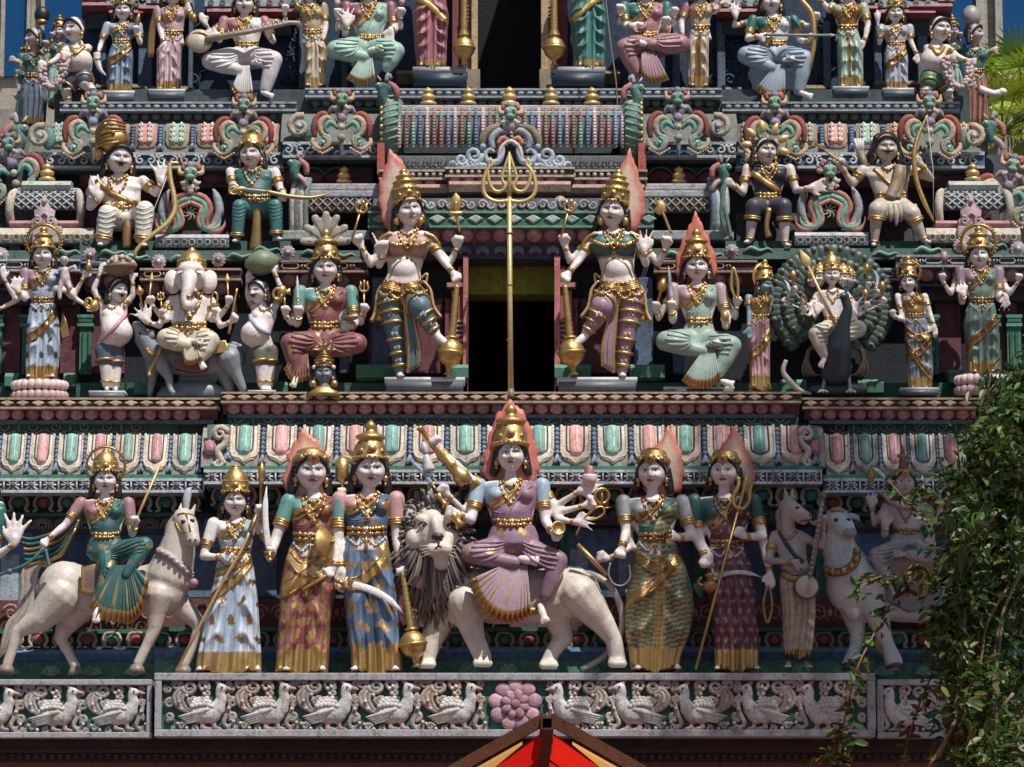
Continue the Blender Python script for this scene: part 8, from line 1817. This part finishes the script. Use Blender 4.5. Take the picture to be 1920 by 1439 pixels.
# ================================================================ seated figures on the roofs between rows 2 and 3
YS = 1.16
def sitter(label, base, u, hd, nk, sh, wa, skin, arms, legs, cloth, fx, blouse=None, male=True, stache=True, shoes=None, cuffcol=GOLD, name='warrior_statue', shin=None, bust=False, fold=True, tunic=None, jew=2, hair=BLK, gold=GOLD, kneef=.55, legk=1.0, belly=0):
    F = Fig(name, label, base, YS)
    F.head(hd[0], hd[1], u, hd[2], hd[3] if len(hd) > 3 else 0,4, skin, d=u * .3, male=male, stache=stache, hair=hair)
    F.torso(u, nk, sh, wa, (wa[0], wa[1] + u * 1.2, wa[2] * 1.3),0, skin, bust=bust, blouse=blouse, belly=belly)
    if not bust and male:
        for q in (-1,1): F.ell('blouse' if blouse else 'body', blouse or skin, (nk[0] + q * sh * .4, nk[1] + u * 1.1, u * .45),(sh * .42, u * .4, u * .45))
    for a in arms: F.arm((nk[0] + a[0] * (sh - u * .2), nk[1] + u * .4,0), a[1], a[2], u * 1.08, u * a[5] if len(a) > 5 else u * 1.6, a[3], a[4], a[6] if len(a) > 6 else 1, skin, blouse if blouse and len(a) > 7 else None, .4)
    sk = shin or skin; r = u * .95 * legk
    for L in legs:    # hip, knee, ankle
        h, k, an = L[:3]; F.cap('body', sk, [tuple(k) + (r * .72,), tuple((k[i] * .55 + an[i] * .45) for i in range(3)) + (r * .66,), tuple(an) + (r * .42,)]); F.foot(an[0] + L[3] * .4, an[1] + r * .55, an[2], u * 1.15, L[3], skin)
    F.bake('body')
    if blouse: F.bake('blouse')
    for q in list(F.order):
        if q.startswith('sleeve#'): F.bake(q)
    for L in legs:
        h, k, an = L[:3]; e = [k[i] * (1 - kneef) + an[i] * kneef for i in range(3)]
        F.cap('trousers', cloth, [tuple(h) + (r * 1.15,), tuple(k) + (r * .95,), tuple(e) + (r * .80,)])
    F.ell('trousers', cloth, (wa[0], wa[1] + u * 1.1,2),(wa[2] * 1.45, wa[2] * 1.0, u * 1.1)); F.bake('trousers')
    for L in legs:
        h, k, an = L[:3]; F.ring('cuff*', cuffcol, k, an, kneef, r * .8, r * .13,2, r * .22); F.ring('anklet*', cuffcol, k, an, .96, r * .44, r * .10)
        if fold:
            for j in range(5): F.drape('trousers', cloth, [(k[0] - r * .8, k[1] - r * .2 + j * r * .45),(k[0], k[1] + r * .1 + j * r * .45),(k[0] + r * .8, k[1] - r * .35 + j * r * .45)], r * .09, lift=0, n=3)
    adorn(F, nk, u, wa, jew, RED, True, swag=False, col=gold)
    fx(F); F.done()
def fx_SA(F):
    h = F.H; u = F.hc[3]
    F.ell('turban', GOLD, (210,269,6),(32,30,24),-15)
    F.bake('turban')
    for k in range(7): F.tube('turban', OGOLD, [(206 + math.cos(math.radians(a)) * (33 - abs(k - 3) * 1.0) + 0,280 - k * 6 - 8 * math.sin(math.radians(a)),4 + 0,2) for a in ()] or [(176,285 - k * 5,14,2),(192,282 - k * 7,30,2.5),(212,279 - k * 7,33,2.5),(234,272 - k * 5,22,2)], sm=3)
    F.ball('turban', GOLD, (192,241,6),(7,6,9)); F.ball('gem*', RED, (212,262,36),4); F.ball('tassel', GOLD, (183,295,14),(9,7,13))
    F.tube('bow', YEL, [(337,316,30,2),(320,318,32,4),(321,345,34,4.5),(329,380,36,5),(330,405,38,5),(316,430,42,5),(285,455,46,4.5),(262,478,48,4),(258,490,48,3)]); F.tube('bowstring', LGREY, [(322,320,30,.7),(262,482,46,.7)], sm=0)
    F.drape('sash', OGOLD, [(180,345),(205,368),(240,385),(262,392)],6, flat=.5)
    F.tube('hanging_cloth', OGOLD, [(240,408,26,8),(240,440,30,9),(240,472,30,8)], flat=.5)
    F.tube('hanging_cloth', c(.40,.08,.10),[(252,396,24,9),(252,420,28,9),(248,436,28,6)], flat=.5)
WC = c(.78,.74,.68)
sitter('seated man statue with golden turban, moustache and bow, raising both open palms', (232,474),20.5,(222,303,16,4),(220,334),50,(228,392,34), SKIN,
    [(-1,(168,392,8),(186,382,28),85, 'open', 1.9,-1),(1,(292,366,4),(303,352,22),92, 'open', 1.9,1)],[((214,408,10),(205,412,44),(196,462,38),-2),((252,408,8),(274,404,36),(270,462,32),4)], WC, fx_SA, belly=8, kneef=.85)
def fx_SB(F):
    F.crown('low', 1.4); F.halo(.8,1.6, OGOLD, .12)
    F.tube('curved_sword', YEL, [(430,372,34,3),(446,366,38,5),(462,365,38,4)]); F.tube('curved_sword', c(.72,.68,.62),[(460,366,38,6.5),(500,370,38,7)], flat=.4, sm=0); F.tube('curved_sword', YEL, [(500,370,38,8),(545,379,38,8),(585,381,36,6.5),(618,373,34,1.5)], flat=.5); F.ring('curved_sword', GOLD, (440,366,38),(440,366,39),.5,9,2)
    F.tube('hanging_cloth', OGOLD, [(482,392,24,9),(482,430,26,9),(480,476,24,13)], flat=.4)
TT = c(.04,.20,.20)
sitter('seated warrior statue in teal tunic and striped trousers holding a curved sword across the lap', (482,470),18,(469,294,-12),(472,318),46,(478,376,27), SKINP,
    [(-1,(436,358,8),(440,366,30),0, 'fist', 1.4),(1,(526,362,8),(532,368,30),270, 'fist', 1.5)],[((466,394,8),(450,396,34),(446,456,28),-3),((498,394,8),(518,394,32),(520,452,28),6)], c(.06,.32,.30), fx_SB, blouse=TT, stache=False, kneef=.85, legk=.85)
def fx_SC(F):
    for k in range(7):
        a = math.radians(-35 + k * 38 + 20); x = 1438 + math.cos(a) * 36; y = 278 - math.sin(a) * 36
        F.slab('golden_leaf*', [(1438 + math.cos(a + t) * r, 278 - math.sin(a + t) * r) for t, r in ((-.20,30),(-.16,40),(0,50),(.16,40),(.20,30),(0,25))],2,5, YEL, (x, y), dome=4)
    F.tube('snake', c(.14,.30,.20),[(1358,352,30,3),(1352,375,32,3.6),(1362,420,32,4),(1369,455,30,4)]); F.tube('snake', c(.14,.30,.20),[(1360,348,32,3.6),(1354,378,34,3.6),(1350,410,32,3),(1356,438,28,2)])
    F.tube('hanging_cloth', OGOLD, [(1442,398,26,7),(1436,430,28,5),(1440,452,26,7)], flat=.5); F.drape('sash', GOLD, [(1410,330),(1440,352),(1475,372)],6, flat=.5); F.tube('forehead_jewel', GOLD, [(1440,262,26,1.5),(1441,275,27,2.5)])
DK = c(.025,.028,.04)
sitter('seated woman statue with black hair and seven golden leaves radiating, dark clothes, holding a snake', (1438,476),18,(1437,289,22),(1443,312),44,(1440,372,24), c(.72,.60,.56),
    [(-1,(1394,366,6),(1376,356,24),160, 'fist', 1.5),(1,(1494,362,6),(1516,362,26),12, 'flat', 1.9)],[((1428,392,8),(1412,396,32),(1404,456,26),-6),((1452,392,8),(1468,396,34),(1470,462,28),4)], c(.06,.07,.10), fx_SC, blouse=DK, male=False, stache=False, kneef=.35, bust=True, fold=False, name='goddess_statue', jew=3)
def fx_SD(F):
    F.tube('headband', OGOLD, [tuple([0,0,0,0])] * 0 or [(1647,266,14,2),(1656,259,24,2.4),(1668,257,26,2.4),(1682,264,16,2)])
    for k in range(12):
        a = k / 11; F.tube('hair', BLK, [(1648 + 34 * a, 258 - 6 * math.sin(a * 3.1),-2,7),(1640 + 50 * a, 285,-10,7),(1622 + 76 * a, 300 + 4 * math.sin(k),-14,4)], segs=6)
    F.tube('arrow', OGOLD, [(1528,281,34,2),(1612,339,30,2.4)], sm=0); F.slab('arrow', [(1526,279),(1540,284),(1536,292)],36,3, OGOLD)
    F.tube('bow', GOLD, [(1742,226,24,2),(1724,262,28,4),(1714,300,32,5),(1718,350,34,5),(1734,395,36,4.5),(1748,424,36,2)]); F.tube('bowstring', LGREY, [(1741,230,24,.7),(1750,330,28,.7),(1748,420,34,.7)], sm=0)
    F.tube('quiver', c(.30,.22,.13),[(1616,285,-8,8),(1630,330,-10,8)]); 
    for k in range(4): F.tube('quiver', LGREY, [(1606 + k * 5,262,-8,3),(1613 + k * 3,290,-8,3)], sm=0)
    F.drape('animal_skin', c(.38,.27,.14),[(1690,318),(1682,350),(1668,380)],12, flat=.6); F.drape('animal_skin', c(.33,.24,.12),[(1700,318),(1690,350),(1680,380)],8, flat=.6); F.drape('strap', OGOLD, [(1640,322),(1662,345),(1690,372)],4)
    for k in range(9): F.tube('fur_kilt', c(.50,.43,.32),[(1640 + k * 9,392,26,7),(1638 + k * 10,410,34 - abs(k - 4) * 2,7),(1638 + k * 10,426 + 6 * math.sin(k * 2),34 - abs(k - 4) * 3,2)], segs=6)
sitter('seated archer statue with long black hair and moustache holding golden bow and arrow', (1682,474),18.5,(1665,283,4),(1666,314),50,(1672,372,30), c(.68,.58,.50),
    [(-1,(1600,350,4),(1580,326,22),120, 'fist', 1.6),(1,(1748,338,4),(1730,318,24),150, 'fist', 1.6)],[((1656,392,8),(1642,404,38),(1636,462,30),-2),((1690,392,8),(1708,410,34),(1730,456,28),6)], c(.62,.54,.44), fx_SD, kneef=.25, fold=False, shin=c(.55,.47,.38), jew=1)

# ================================================================ ROW 3 (top)
Y3 = 2.0
def row3(label, base, u, hd, nk, sh, wa, hem, arms, lower, plinth=None, fx=None, blouse=None, yaw=0, crown=(('pot', 2.8), {}), front=None, drapec=None, **kw):
    hip = (wa[0], wa[1] + u * 1.5, wa[2] * 1.35); H = base[1] - wa[1]
    secs = [(wa[1] + 4, wa[0] - wa[2] * 1.1, wa[0] + wa[2] * 1.1, wa[2] * .8),(wa[1] + H * .3, hem[0] - 2, hem[1] + 2, wa[2] * 1.05),(wa[1] + H * .65, hem[0] - 1, hem[1] + 1, wa[2] * 1.0),(base[1], hem[0], hem[1], wa[2] * 1.0)]
    sari_lady(label, base, Y3, u, (hd[0], hd[1], yaw), nk, sh, wa, hip, secs, [dict(s=a[0], e=a[1], w=a[2], a=a[3], p=a[4], L=u * 1.6, **(a[5] if len(a) > 5 else {})) for a in arms], blouse=blouse or lower, drapec=drapec or lower, lower=lower, front=front, crown=crown, plinth=plinth, fx=fx, feet=((-(hem[1] - hem[0]) * .28,0,6),((hem[1] - hem[0]) * .28,0,6)), footL=u * 1.1, **kw)
def fx_TC(F):
    F.tube('drinking_horn', WHITE, [(182,106,22,7),(184,122,22,6),(190,138,22,4),(200,147,20,1)]); F.ring('drinking_horn', GOLD, (182,112,22),(184,124,22),.5,6,1.5); F.lathe('sceptre', OGOLD, (254,62,14),(260,30,14),[(0,3),(.3,4),(.6,6),(.8,4),(1,3)],10)
row3('small lady statue in blue and gold sari holding a white horn, top row left', (225,176),13.5,(228,21),(228,44),32,(227,80,17),(202,247),[(-1,(187,84,2),(183,104,12),265, 'fist'),(1,(262,82,2),(255,68,14),95, 'fist')], c(.18,.28,.46),(30,17), fx_TC, front=c(.30,.40,.58), sash=[dict(p=[(246,86),(232,104),(205,122)], r=6, c=OGOLD)], blouse=LBLUE)
row3('lady statue in pale pink sari with gold shawl, head cut off by the photo edge', (315,173),15,(322,-10),(320,14),30,(324,64,17),(294,337),[(-1,(298,54,4),(306,84,14),290, 'relax'),(1,(356,28,2),(346,0,8),100, 'fist')], c(.66,.42,.48),(35,16), lambda F: [F.tube('shawl', OGOLD, [(292 - k, 20,6 - k, 4),(286 - k * 2,60,2,4),(284 - k * 2,108,0,4)], flat=.6) for k in range(4)], front=c(.74,.52,.56), yaw=20, blouse=c(.50,.30,.34))
def fx_TE(F):
    F.lathe('veena', c(.60,.52,.40),(374,92,30),(376,90,52),[(0,10),(.3,20),(.8,24),(1,22)],22); F.tube('veena', OGOLD, [(374 + 23 * math.cos(t),91 - 16 * math.sin(t),50,2.4) for t in np.linspace(0,6.28,18)], sm=0)
    F.tube('veena', c(.52,.42,.28),[(388,88,50,9),(470,72,46,6.5),(545,54,40,5.5),(562,54,38,6),(562,62,38,4)], sm=0, flat=.8)
    for k in range(15): F.ball('veena', WHITE, (402 + k * 9.4,81 - k * 2.0,56 - k * .7),(1.3,2,4.2),6,4)
    F.lathe('cymbal', OGOLD, (352,42,18),(366,40,18),[(0,3),(.4,9),(1,11)],12)
seated('seated lady statue in white playing a long stringed veena across her lap, top row', (458,188), Y3,16,(457,8),(456,34),42,(462,86,21),
    [dict(s=-1, e=(410,78,6), w=(410,76,36), a=170, p='relax', L=26), dict(s=-1, back=1, e=(392,62,0), w=(384,50,12), a=120, p='relax', L=24, k=.8), dict(s=1, e=(512,80,6), w=(506,78,36), a=95, p='fist', L=24), dict(s=1, back=1, e=(536,44,0), w=(534,30,12), a=90, p='fist', L=24, k=.8)],
    dict(hipc=(462,110,0), kneeL=(396,122,28), kneeR=(514,120,26), cross=[((396,122,28),(448,140,32)),((514,120,26),(500,176,30))], fan=dict(c=(462,132,34), pts=[(436,176),(446,192),(462,196),(478,190)], w=16, out=6, amp=3), col=c(.66,.62,.64), fancol=c(.74,.74,.76), r=23),
    blouse=ROSE, drapec=c(.74,.72,.72), crown=(('pot', 2.8), {}), feet=[((476,128,40),(490,128,44),6),((494,182,34),(512,190,40),6)], fx=fx_TE)
row3('lady statue in cream and gold sari seen sideways next to the seated green lady', (590,166),15,(578,-14),(582,8),26,(585,62,17),(572,611),[(1,(610,52,4),(605,82,12),250, 'relax'),(-1,(562,10,4),(560,-20,8),100, 'relax')], c(.62,.47,.26), None, None, front=c(.66,.58,.46), yaw=-30, blouse=c(.56,.42,.20))
MG = c(.36,.60,.50)
def fxG(F): lotus_bud(F, 631,14,12,8, c(.6,.36,.36), 'lotus'); lotus_bud(F, 754,12,12,8, c(.6,.36,.36), 'lotus*')
seated('seated lady statue in mint green sari on the top row left of the upper doorway', (690,168), Y3,17,(690,-20),(690,6),46,(692,74,23),
    [dict(s=-1, e=(646,66,6), w=(650,58,28), a=95, p='open', L=32), dict(s=-1, back=1, e=(630,56,0), w=(632,38,10), a=90, p='fist', L=26, k=.8), dict(s=1, e=(740,60,6), w=(734,62,30), a=262, p='flat', L=30), dict(s=1, back=1, e=(752,54,0), w=(752,36,10), a=90, p='fist', L=26, k=.8)],
    dict(hipc=(690,92,0), kneeL=(630,102,30), kneeR=(742,104,28), cross=[((630,102,30),(684,116,34)),((742,104,28),(728,134,32))], fan=dict(c=(690,112,36), pts=[(650,158),(668,168),(686,170),(706,160)], w=18, out=8, amp=3.5), col=MG, fancol=c(.45,.66,.58), r=24),
    blouse=c(.42,.12,.16), drapec=MG, crown=(('pot', 2.8), {}), feet=[((694,106,40),(714,102,44),7)], fx=fxG)
def door_lady(label, x, hem, col, m):
    F = Fig('door_guardian_statue', label, (x, 129), Y3 - .05); u = 19
    F.head(x, -120, u, 0); F.torso(u, (x, -86),44,(x, -20,25),(x, 8,32), blouse=col); F.foot(x - 16,129,8,18); F.foot(x + 14,129,8,18); F.bake('body'); F.bake('blouse')
    F.arm((x + m * 38,-70,0),(x + m * 50,-30,8),(x + m * 62,-56,20), u, None, 90, 'fist'); F.bake('body')
    F.skirt('skirt', [(-14, x - 26, x + 26,22),(30, x - 34, x + 36,26),(80, x - 30, x + 32,26),(129, x - 24, x + 30,25)], col, GOLD, 3,(.1,.35),.3, c(col[0] * 1.2, col[1] * 1.2, col[2] * 1.2), fold=1.5)
    F.bvh = None; F.drape('sash', GOLD, [(x - m * 26,0),(x + m * 5,22),(x + m * 30,48)],7, flat=.3); mace(F, (x + m * 66,-90,26),(x + m * 65,97,24),21,6, rings=20, tail=.4); plinth_of(F, (x + m * 20,131),52,34,22, NAVY, GREY); F.crown('pot', 2.8); F.done()
door_lady('standing lady statue in rose-pink sari with golden mace left of the upper doorway', 806, None, c(.48,.14,.18),1)
door_lady('standing lady statue in teal sari with golden mace right of the upper doorway', 1103, None, c(.06,.30,.27),-1)
RS = c(.50,.22,.26)
seated('seated lady statue in rose sari, one leg hanging, right of the upper doorway', (1218,166), Y3,17,(1212,-20),(1211,6),44,(1214,68,22),
    [dict(s=-1, e=(1174,54,6), w=(1182,56,28), a=0, p='relax', L=26), dict(s=-1, back=1, e=(1160,46,0), w=(1162,30,10), a=92, p='fist', L=26, k=.8), dict(s=1, e=(1252,64,8), w=(1250,58,28), a=95, p='fist', L=26), dict(s=1, back=1, e=(1264,50,0), w=(1266,34,10), a=90, p='fist', L=24, k=.8)],
    dict(hipc=(1214,88,0), kneeL=(1172,98,30), kneeR=(1276,90,26), cross=[((1172,98,30),(1190,142,28)),((1276,90,26),(1220,94,36))], fan=dict(c=(1214,106,36), pts=[(1200,146),(1212,164),(1232,166),(1254,160)], w=26, out=8, amp=3.5), col=RS, fancol=c(.55,.30,.34), r=24),
    blouse=TEAL, drapec=RS, crown=(('pot', 2.8), {}), feet=[((1208,94,42),(1194,92,46),7)])
row3('lady statue in cream and gold with red sleeves standing between two seated ladies', (1310,166),15,(1318,-16),(1314,8),28,(1314,54,17),(1290,1328),[(-1,(1278,44,4),(1280,72,12),280, 'relax'),(1,(1342,24,2),(1356,8,8),30, 'relax')], c(.64,.52,.38), None, None, front=OGOLD, yaw=25, blouse=c(.45,.14,.14))
def fx_TL(F):
    F.tube('bow', GOLD, [(1484,-20,30,3),(1500,6,32,5),(1522,34,34,5.5),(1526,66,36,5.5),(1524,104,36,5),(1512,145,34,4.5),(1502,180,32,2.5)]); F.tube('arrow', c(.25,.34,.24),[(1430,78,44,2.6),(1560,78,42,2.6)], sm=0); F.tube('arrow', STEEL, [(1556,78,42,4),(1566,78,42,.8)], sm=0)
BL = c(.34,.44,.58)
seated('seated archer lady statue in blue-white sari drawing a golden bow, top row right', (1455,188), Y3,16,(1448,4),(1452,32),42,(1456,84,21),
    [dict(s=-1, e=(1402,76,6), w=(1420,78,34), a=0, p='relax', L=26), dict(s=-1, back=1, e=(1376,50,0), w=(1380,36,12), a=105, p='open', L=26, k=.8), dict(s=1, e=(1502,78,6), w=(1516,88,34), a=60, p='fist', L=22), dict(s=1, back=1, e=(1520,50,0), w=(1530,44,12), a=80, p='fist', L=24, k=.8)],
    dict(hipc=(1456,108,0), kneeL=(1398,112,28), kneeR=(1508,118,26), cross=[((1398,112,28),(1444,136,34)),((1508,118,26),(1496,176,28))], fan=dict(c=(1462,130,34), pts=[(1412,178),(1430,192),(1450,194),(1470,186)], w=18, out=8, amp=3.5), col=BL, r=23),
    blouse=TEAL, drapec=c(.62,.64,.70), crown=(('pot', 2.8), {}), feet=[((1468,124,40),(1484,122,44),6),((1498,182,34),(1516,190,38),6)], fx=fx_TL)
row3('lady statue in light green and gold sari on a slab, top row right', (1594,168),15.5,(1590,-16),(1592,8),33,(1590,54,18),(1572,1618),[(-1,(1556,20,2),(1540,2,8),130, 'relax'),(1,(1630,48,2),(1622,80,10),235, 'relax')], c(.34,.50,.40),(34,13), None, front=OGOLD, yaw=-6, pleat=(-.1,.17), blouse=c(.45,.50,.34), drapec=OGOLD)
row3('small lady statue in lavender sari holding a glass vase, top row far right', (1684,171),13,(1681,26),(1681,48),30,(1681,84,17),(1661,1702),[(-1,(1650,82,2),(1650,70,14),95, 'fist'),(1,(1710,80,2),(1720,104,8),280, 'relax')], c(.46,.46,.56),(31,15), lambda F: F.lathe('vase', LGREY, (1646,58,18),(1645,24,18),[(0,5),(.2,2),(.4,4),(.8,7),(.85,3),(1,1)],12), front=c(.58,.56,.66), sash=[dict(p=[(1700,92),(1688,110),(1664,126)], r=6, c=OGOLD)], blouse=c(.42,.48,.46))
def garland(F, pts, r, col):
    Q = catmull([np.array(p, float) for p in pts],6); rnd = random.Random(2)
    for p in Q:
        for k in range(5): a = rnd.uniform(0,6.28); F.ball('garland', col, (p[0] + math.cos(a) * r * .6, p[1] + rnd.uniform(-2,2), p[2] + math.sin(a) * r * .6), r * .55,6,4)
def cherub(label, base, hd, yaw, nk, arms, legs, belly, cloth, gar, Y, sk=SKINP, hairc=BLK):
    potbelly(label, base, hd, yaw, 17, nk, 25,(nk[0] - 2, nk[1] + 20), belly, 26,(belly[0] + 2, belly[1] + 24), legs, arms, cloth, GOLD, [(nk[0] - 12, nk[1] + 6),(nk[0], nk[1] + 26),(nk[0] + 14, nk[1] + 8)], lambda F: garland(F, gar, 9, c(.58,.42,.42)), skin=sk, stache=False, name='cherub_statue', Y=Y, hairc=hairc)
cherub('chubby boy statue in blue shorts holding a flower garland at the left corner, top row', (150,176),(137,58),-34,(144,84),[((126,92,4),(104,118,16),(90,128,26),190, 'fist'),((164,92,4),(152,110,20),(134,112,32),190, 'fist')],[[(140,150,4,16),(124,172,8,11),(128,190,6,8)],[(158,148,10,17),(160,160,20,14),(176,174,14,8)]],(148,118), c(.05,.09,.18),[(80,134,28),(84,158,34),(98,174,36),(116,160,36),(126,122,34)], Y3 - .1)
cherub('chubby boy statue in green shorts holding a pale garland at the right corner, top row', (1755,178),(1765,57),24,(1756,84),[((1740,92,4),(1756,118,20),(1772,118,34),0, 'fist'),((1776,92,4),(1796,112,18),(1812,122,28),-10, 'fist')],[[(1742,150,10,17),(1740,164,16,13),(1730,176,12,8)],[(1764,152,0,15),(1776,172,2,11),(1780,190,2,8)]],(1750,118), c(.08,.30,.16),[(1770,122,34),(1776,158,38),(1794,174,38),(1812,160,36),(1816,130,30)], Y3 - .1)
def side_lady(label, base, hd, yaw, col, arms, Y, u=14, skin=c(.55,.42,.40), extra=None, bl=TEAL):
    F = Fig('attendant_statue', label, base, Y); x = hd[0]; wy = hd[1] + u * 5
    F.head(hd[0], hd[1], u, yaw, 0,0, skin, d=3); F.torso(u, (x, hd[1] + u * 1.9), u * 2.1,(x, wy, u * 1.2),(x, wy + u * 1.5, u * 1.6), blouse=bl, skin=skin)
    for a in arms: F.arm((x + a[0] * u * 1.8, hd[1] + u * 2.4,0), a[1], a[2], u, None, a[3], a[4],1, skin, bl)
    F.foot(x - 8, base[1],4,14,0, skin); F.foot(x + 8, base[1],4,14,0, skin); F.bake('body'); F.bake('blouse')
    F.skirt('skirt', [(wy + 2, x - u * 1.3, x + u * 1.3, u),(wy + u * 3, x - u * 1.9, x + u * 1.9, u * 1.4),(base[1], x - u * 1.6, x + u * 1.6, u * 1.3)], col, OGOLD); F.bvh = None; adorn(F, (x, hd[1] + u * 1.9), u, (x, wy, u * 1.2),2, col=OGOLD)
    if extra: extra(F)
    F.done()
side_lady('dark-haired attendant statue in teal bodice at the left end of the top row, turned away', (72,232),(62,74),-60, SLATE, [(-1,(40,130,0),(30,118,10),170, 'fist'),(1,(84,124,6),(84,96,14),90, 'fist')], Y3 + .2, extra=lambda F: [F.ball('topknot', BLK, (74,30,0),(15,12,18)), F.ball('topknot', OGOLD, (74,44,6),(12,8,6))])
side_lady('attendant statue with golden crown facing left at the building corner, top row', (48,250),(50,108),-70, MG, [(-1,(30,150,0),(36,180,10),230, 'open')], Y3 + .55, u=12, extra=lambda F: F.crown('low', 1.2, col=OGOLD))
side_lady('crowned attendant statue in pale green behind the left garland boy', (108,200),(108,62),-8, MG, [(-1,(90,104,0),(96,76,10),90, 'fist')], Y3 + .25, u=11, extra=lambda F: F.crown('pot', 2.4, col=OGOLD))
side_lady('crowned attendant statue behind the right garland boy, top row', (1790,200),(1789,62),8, MG, [(1,(1806,104,0),(1802,76,10),90, 'fist')], Y3 + .25, u=11, extra=lambda F: F.crown('pot', 2.4, col=OGOLD))
side_lady('grey-haired attendant statue in teal stretching an arm out at the right end', (1826,236),(1830,66),60, c(.45,.16,.12),[(1,(1822,130,10),(1826,158,16),270, 'relax'),(1,(1848,110,0),(1862,96,4),10, 'open')], Y3 + .2, extra=lambda F: [F.ball('topknot', c(.35,.34,.31),(1826,32,0),(18,15,22)), F.tube('stretched_arm', SKIN, [(1836,172,14,9),(1862,180,14,7),(1874,178,14,7)]), F.ball('stretched_arm', SKIN, (1880,176,14),(9,6,7))])
for o in LINKS: COL.objects.link(o)
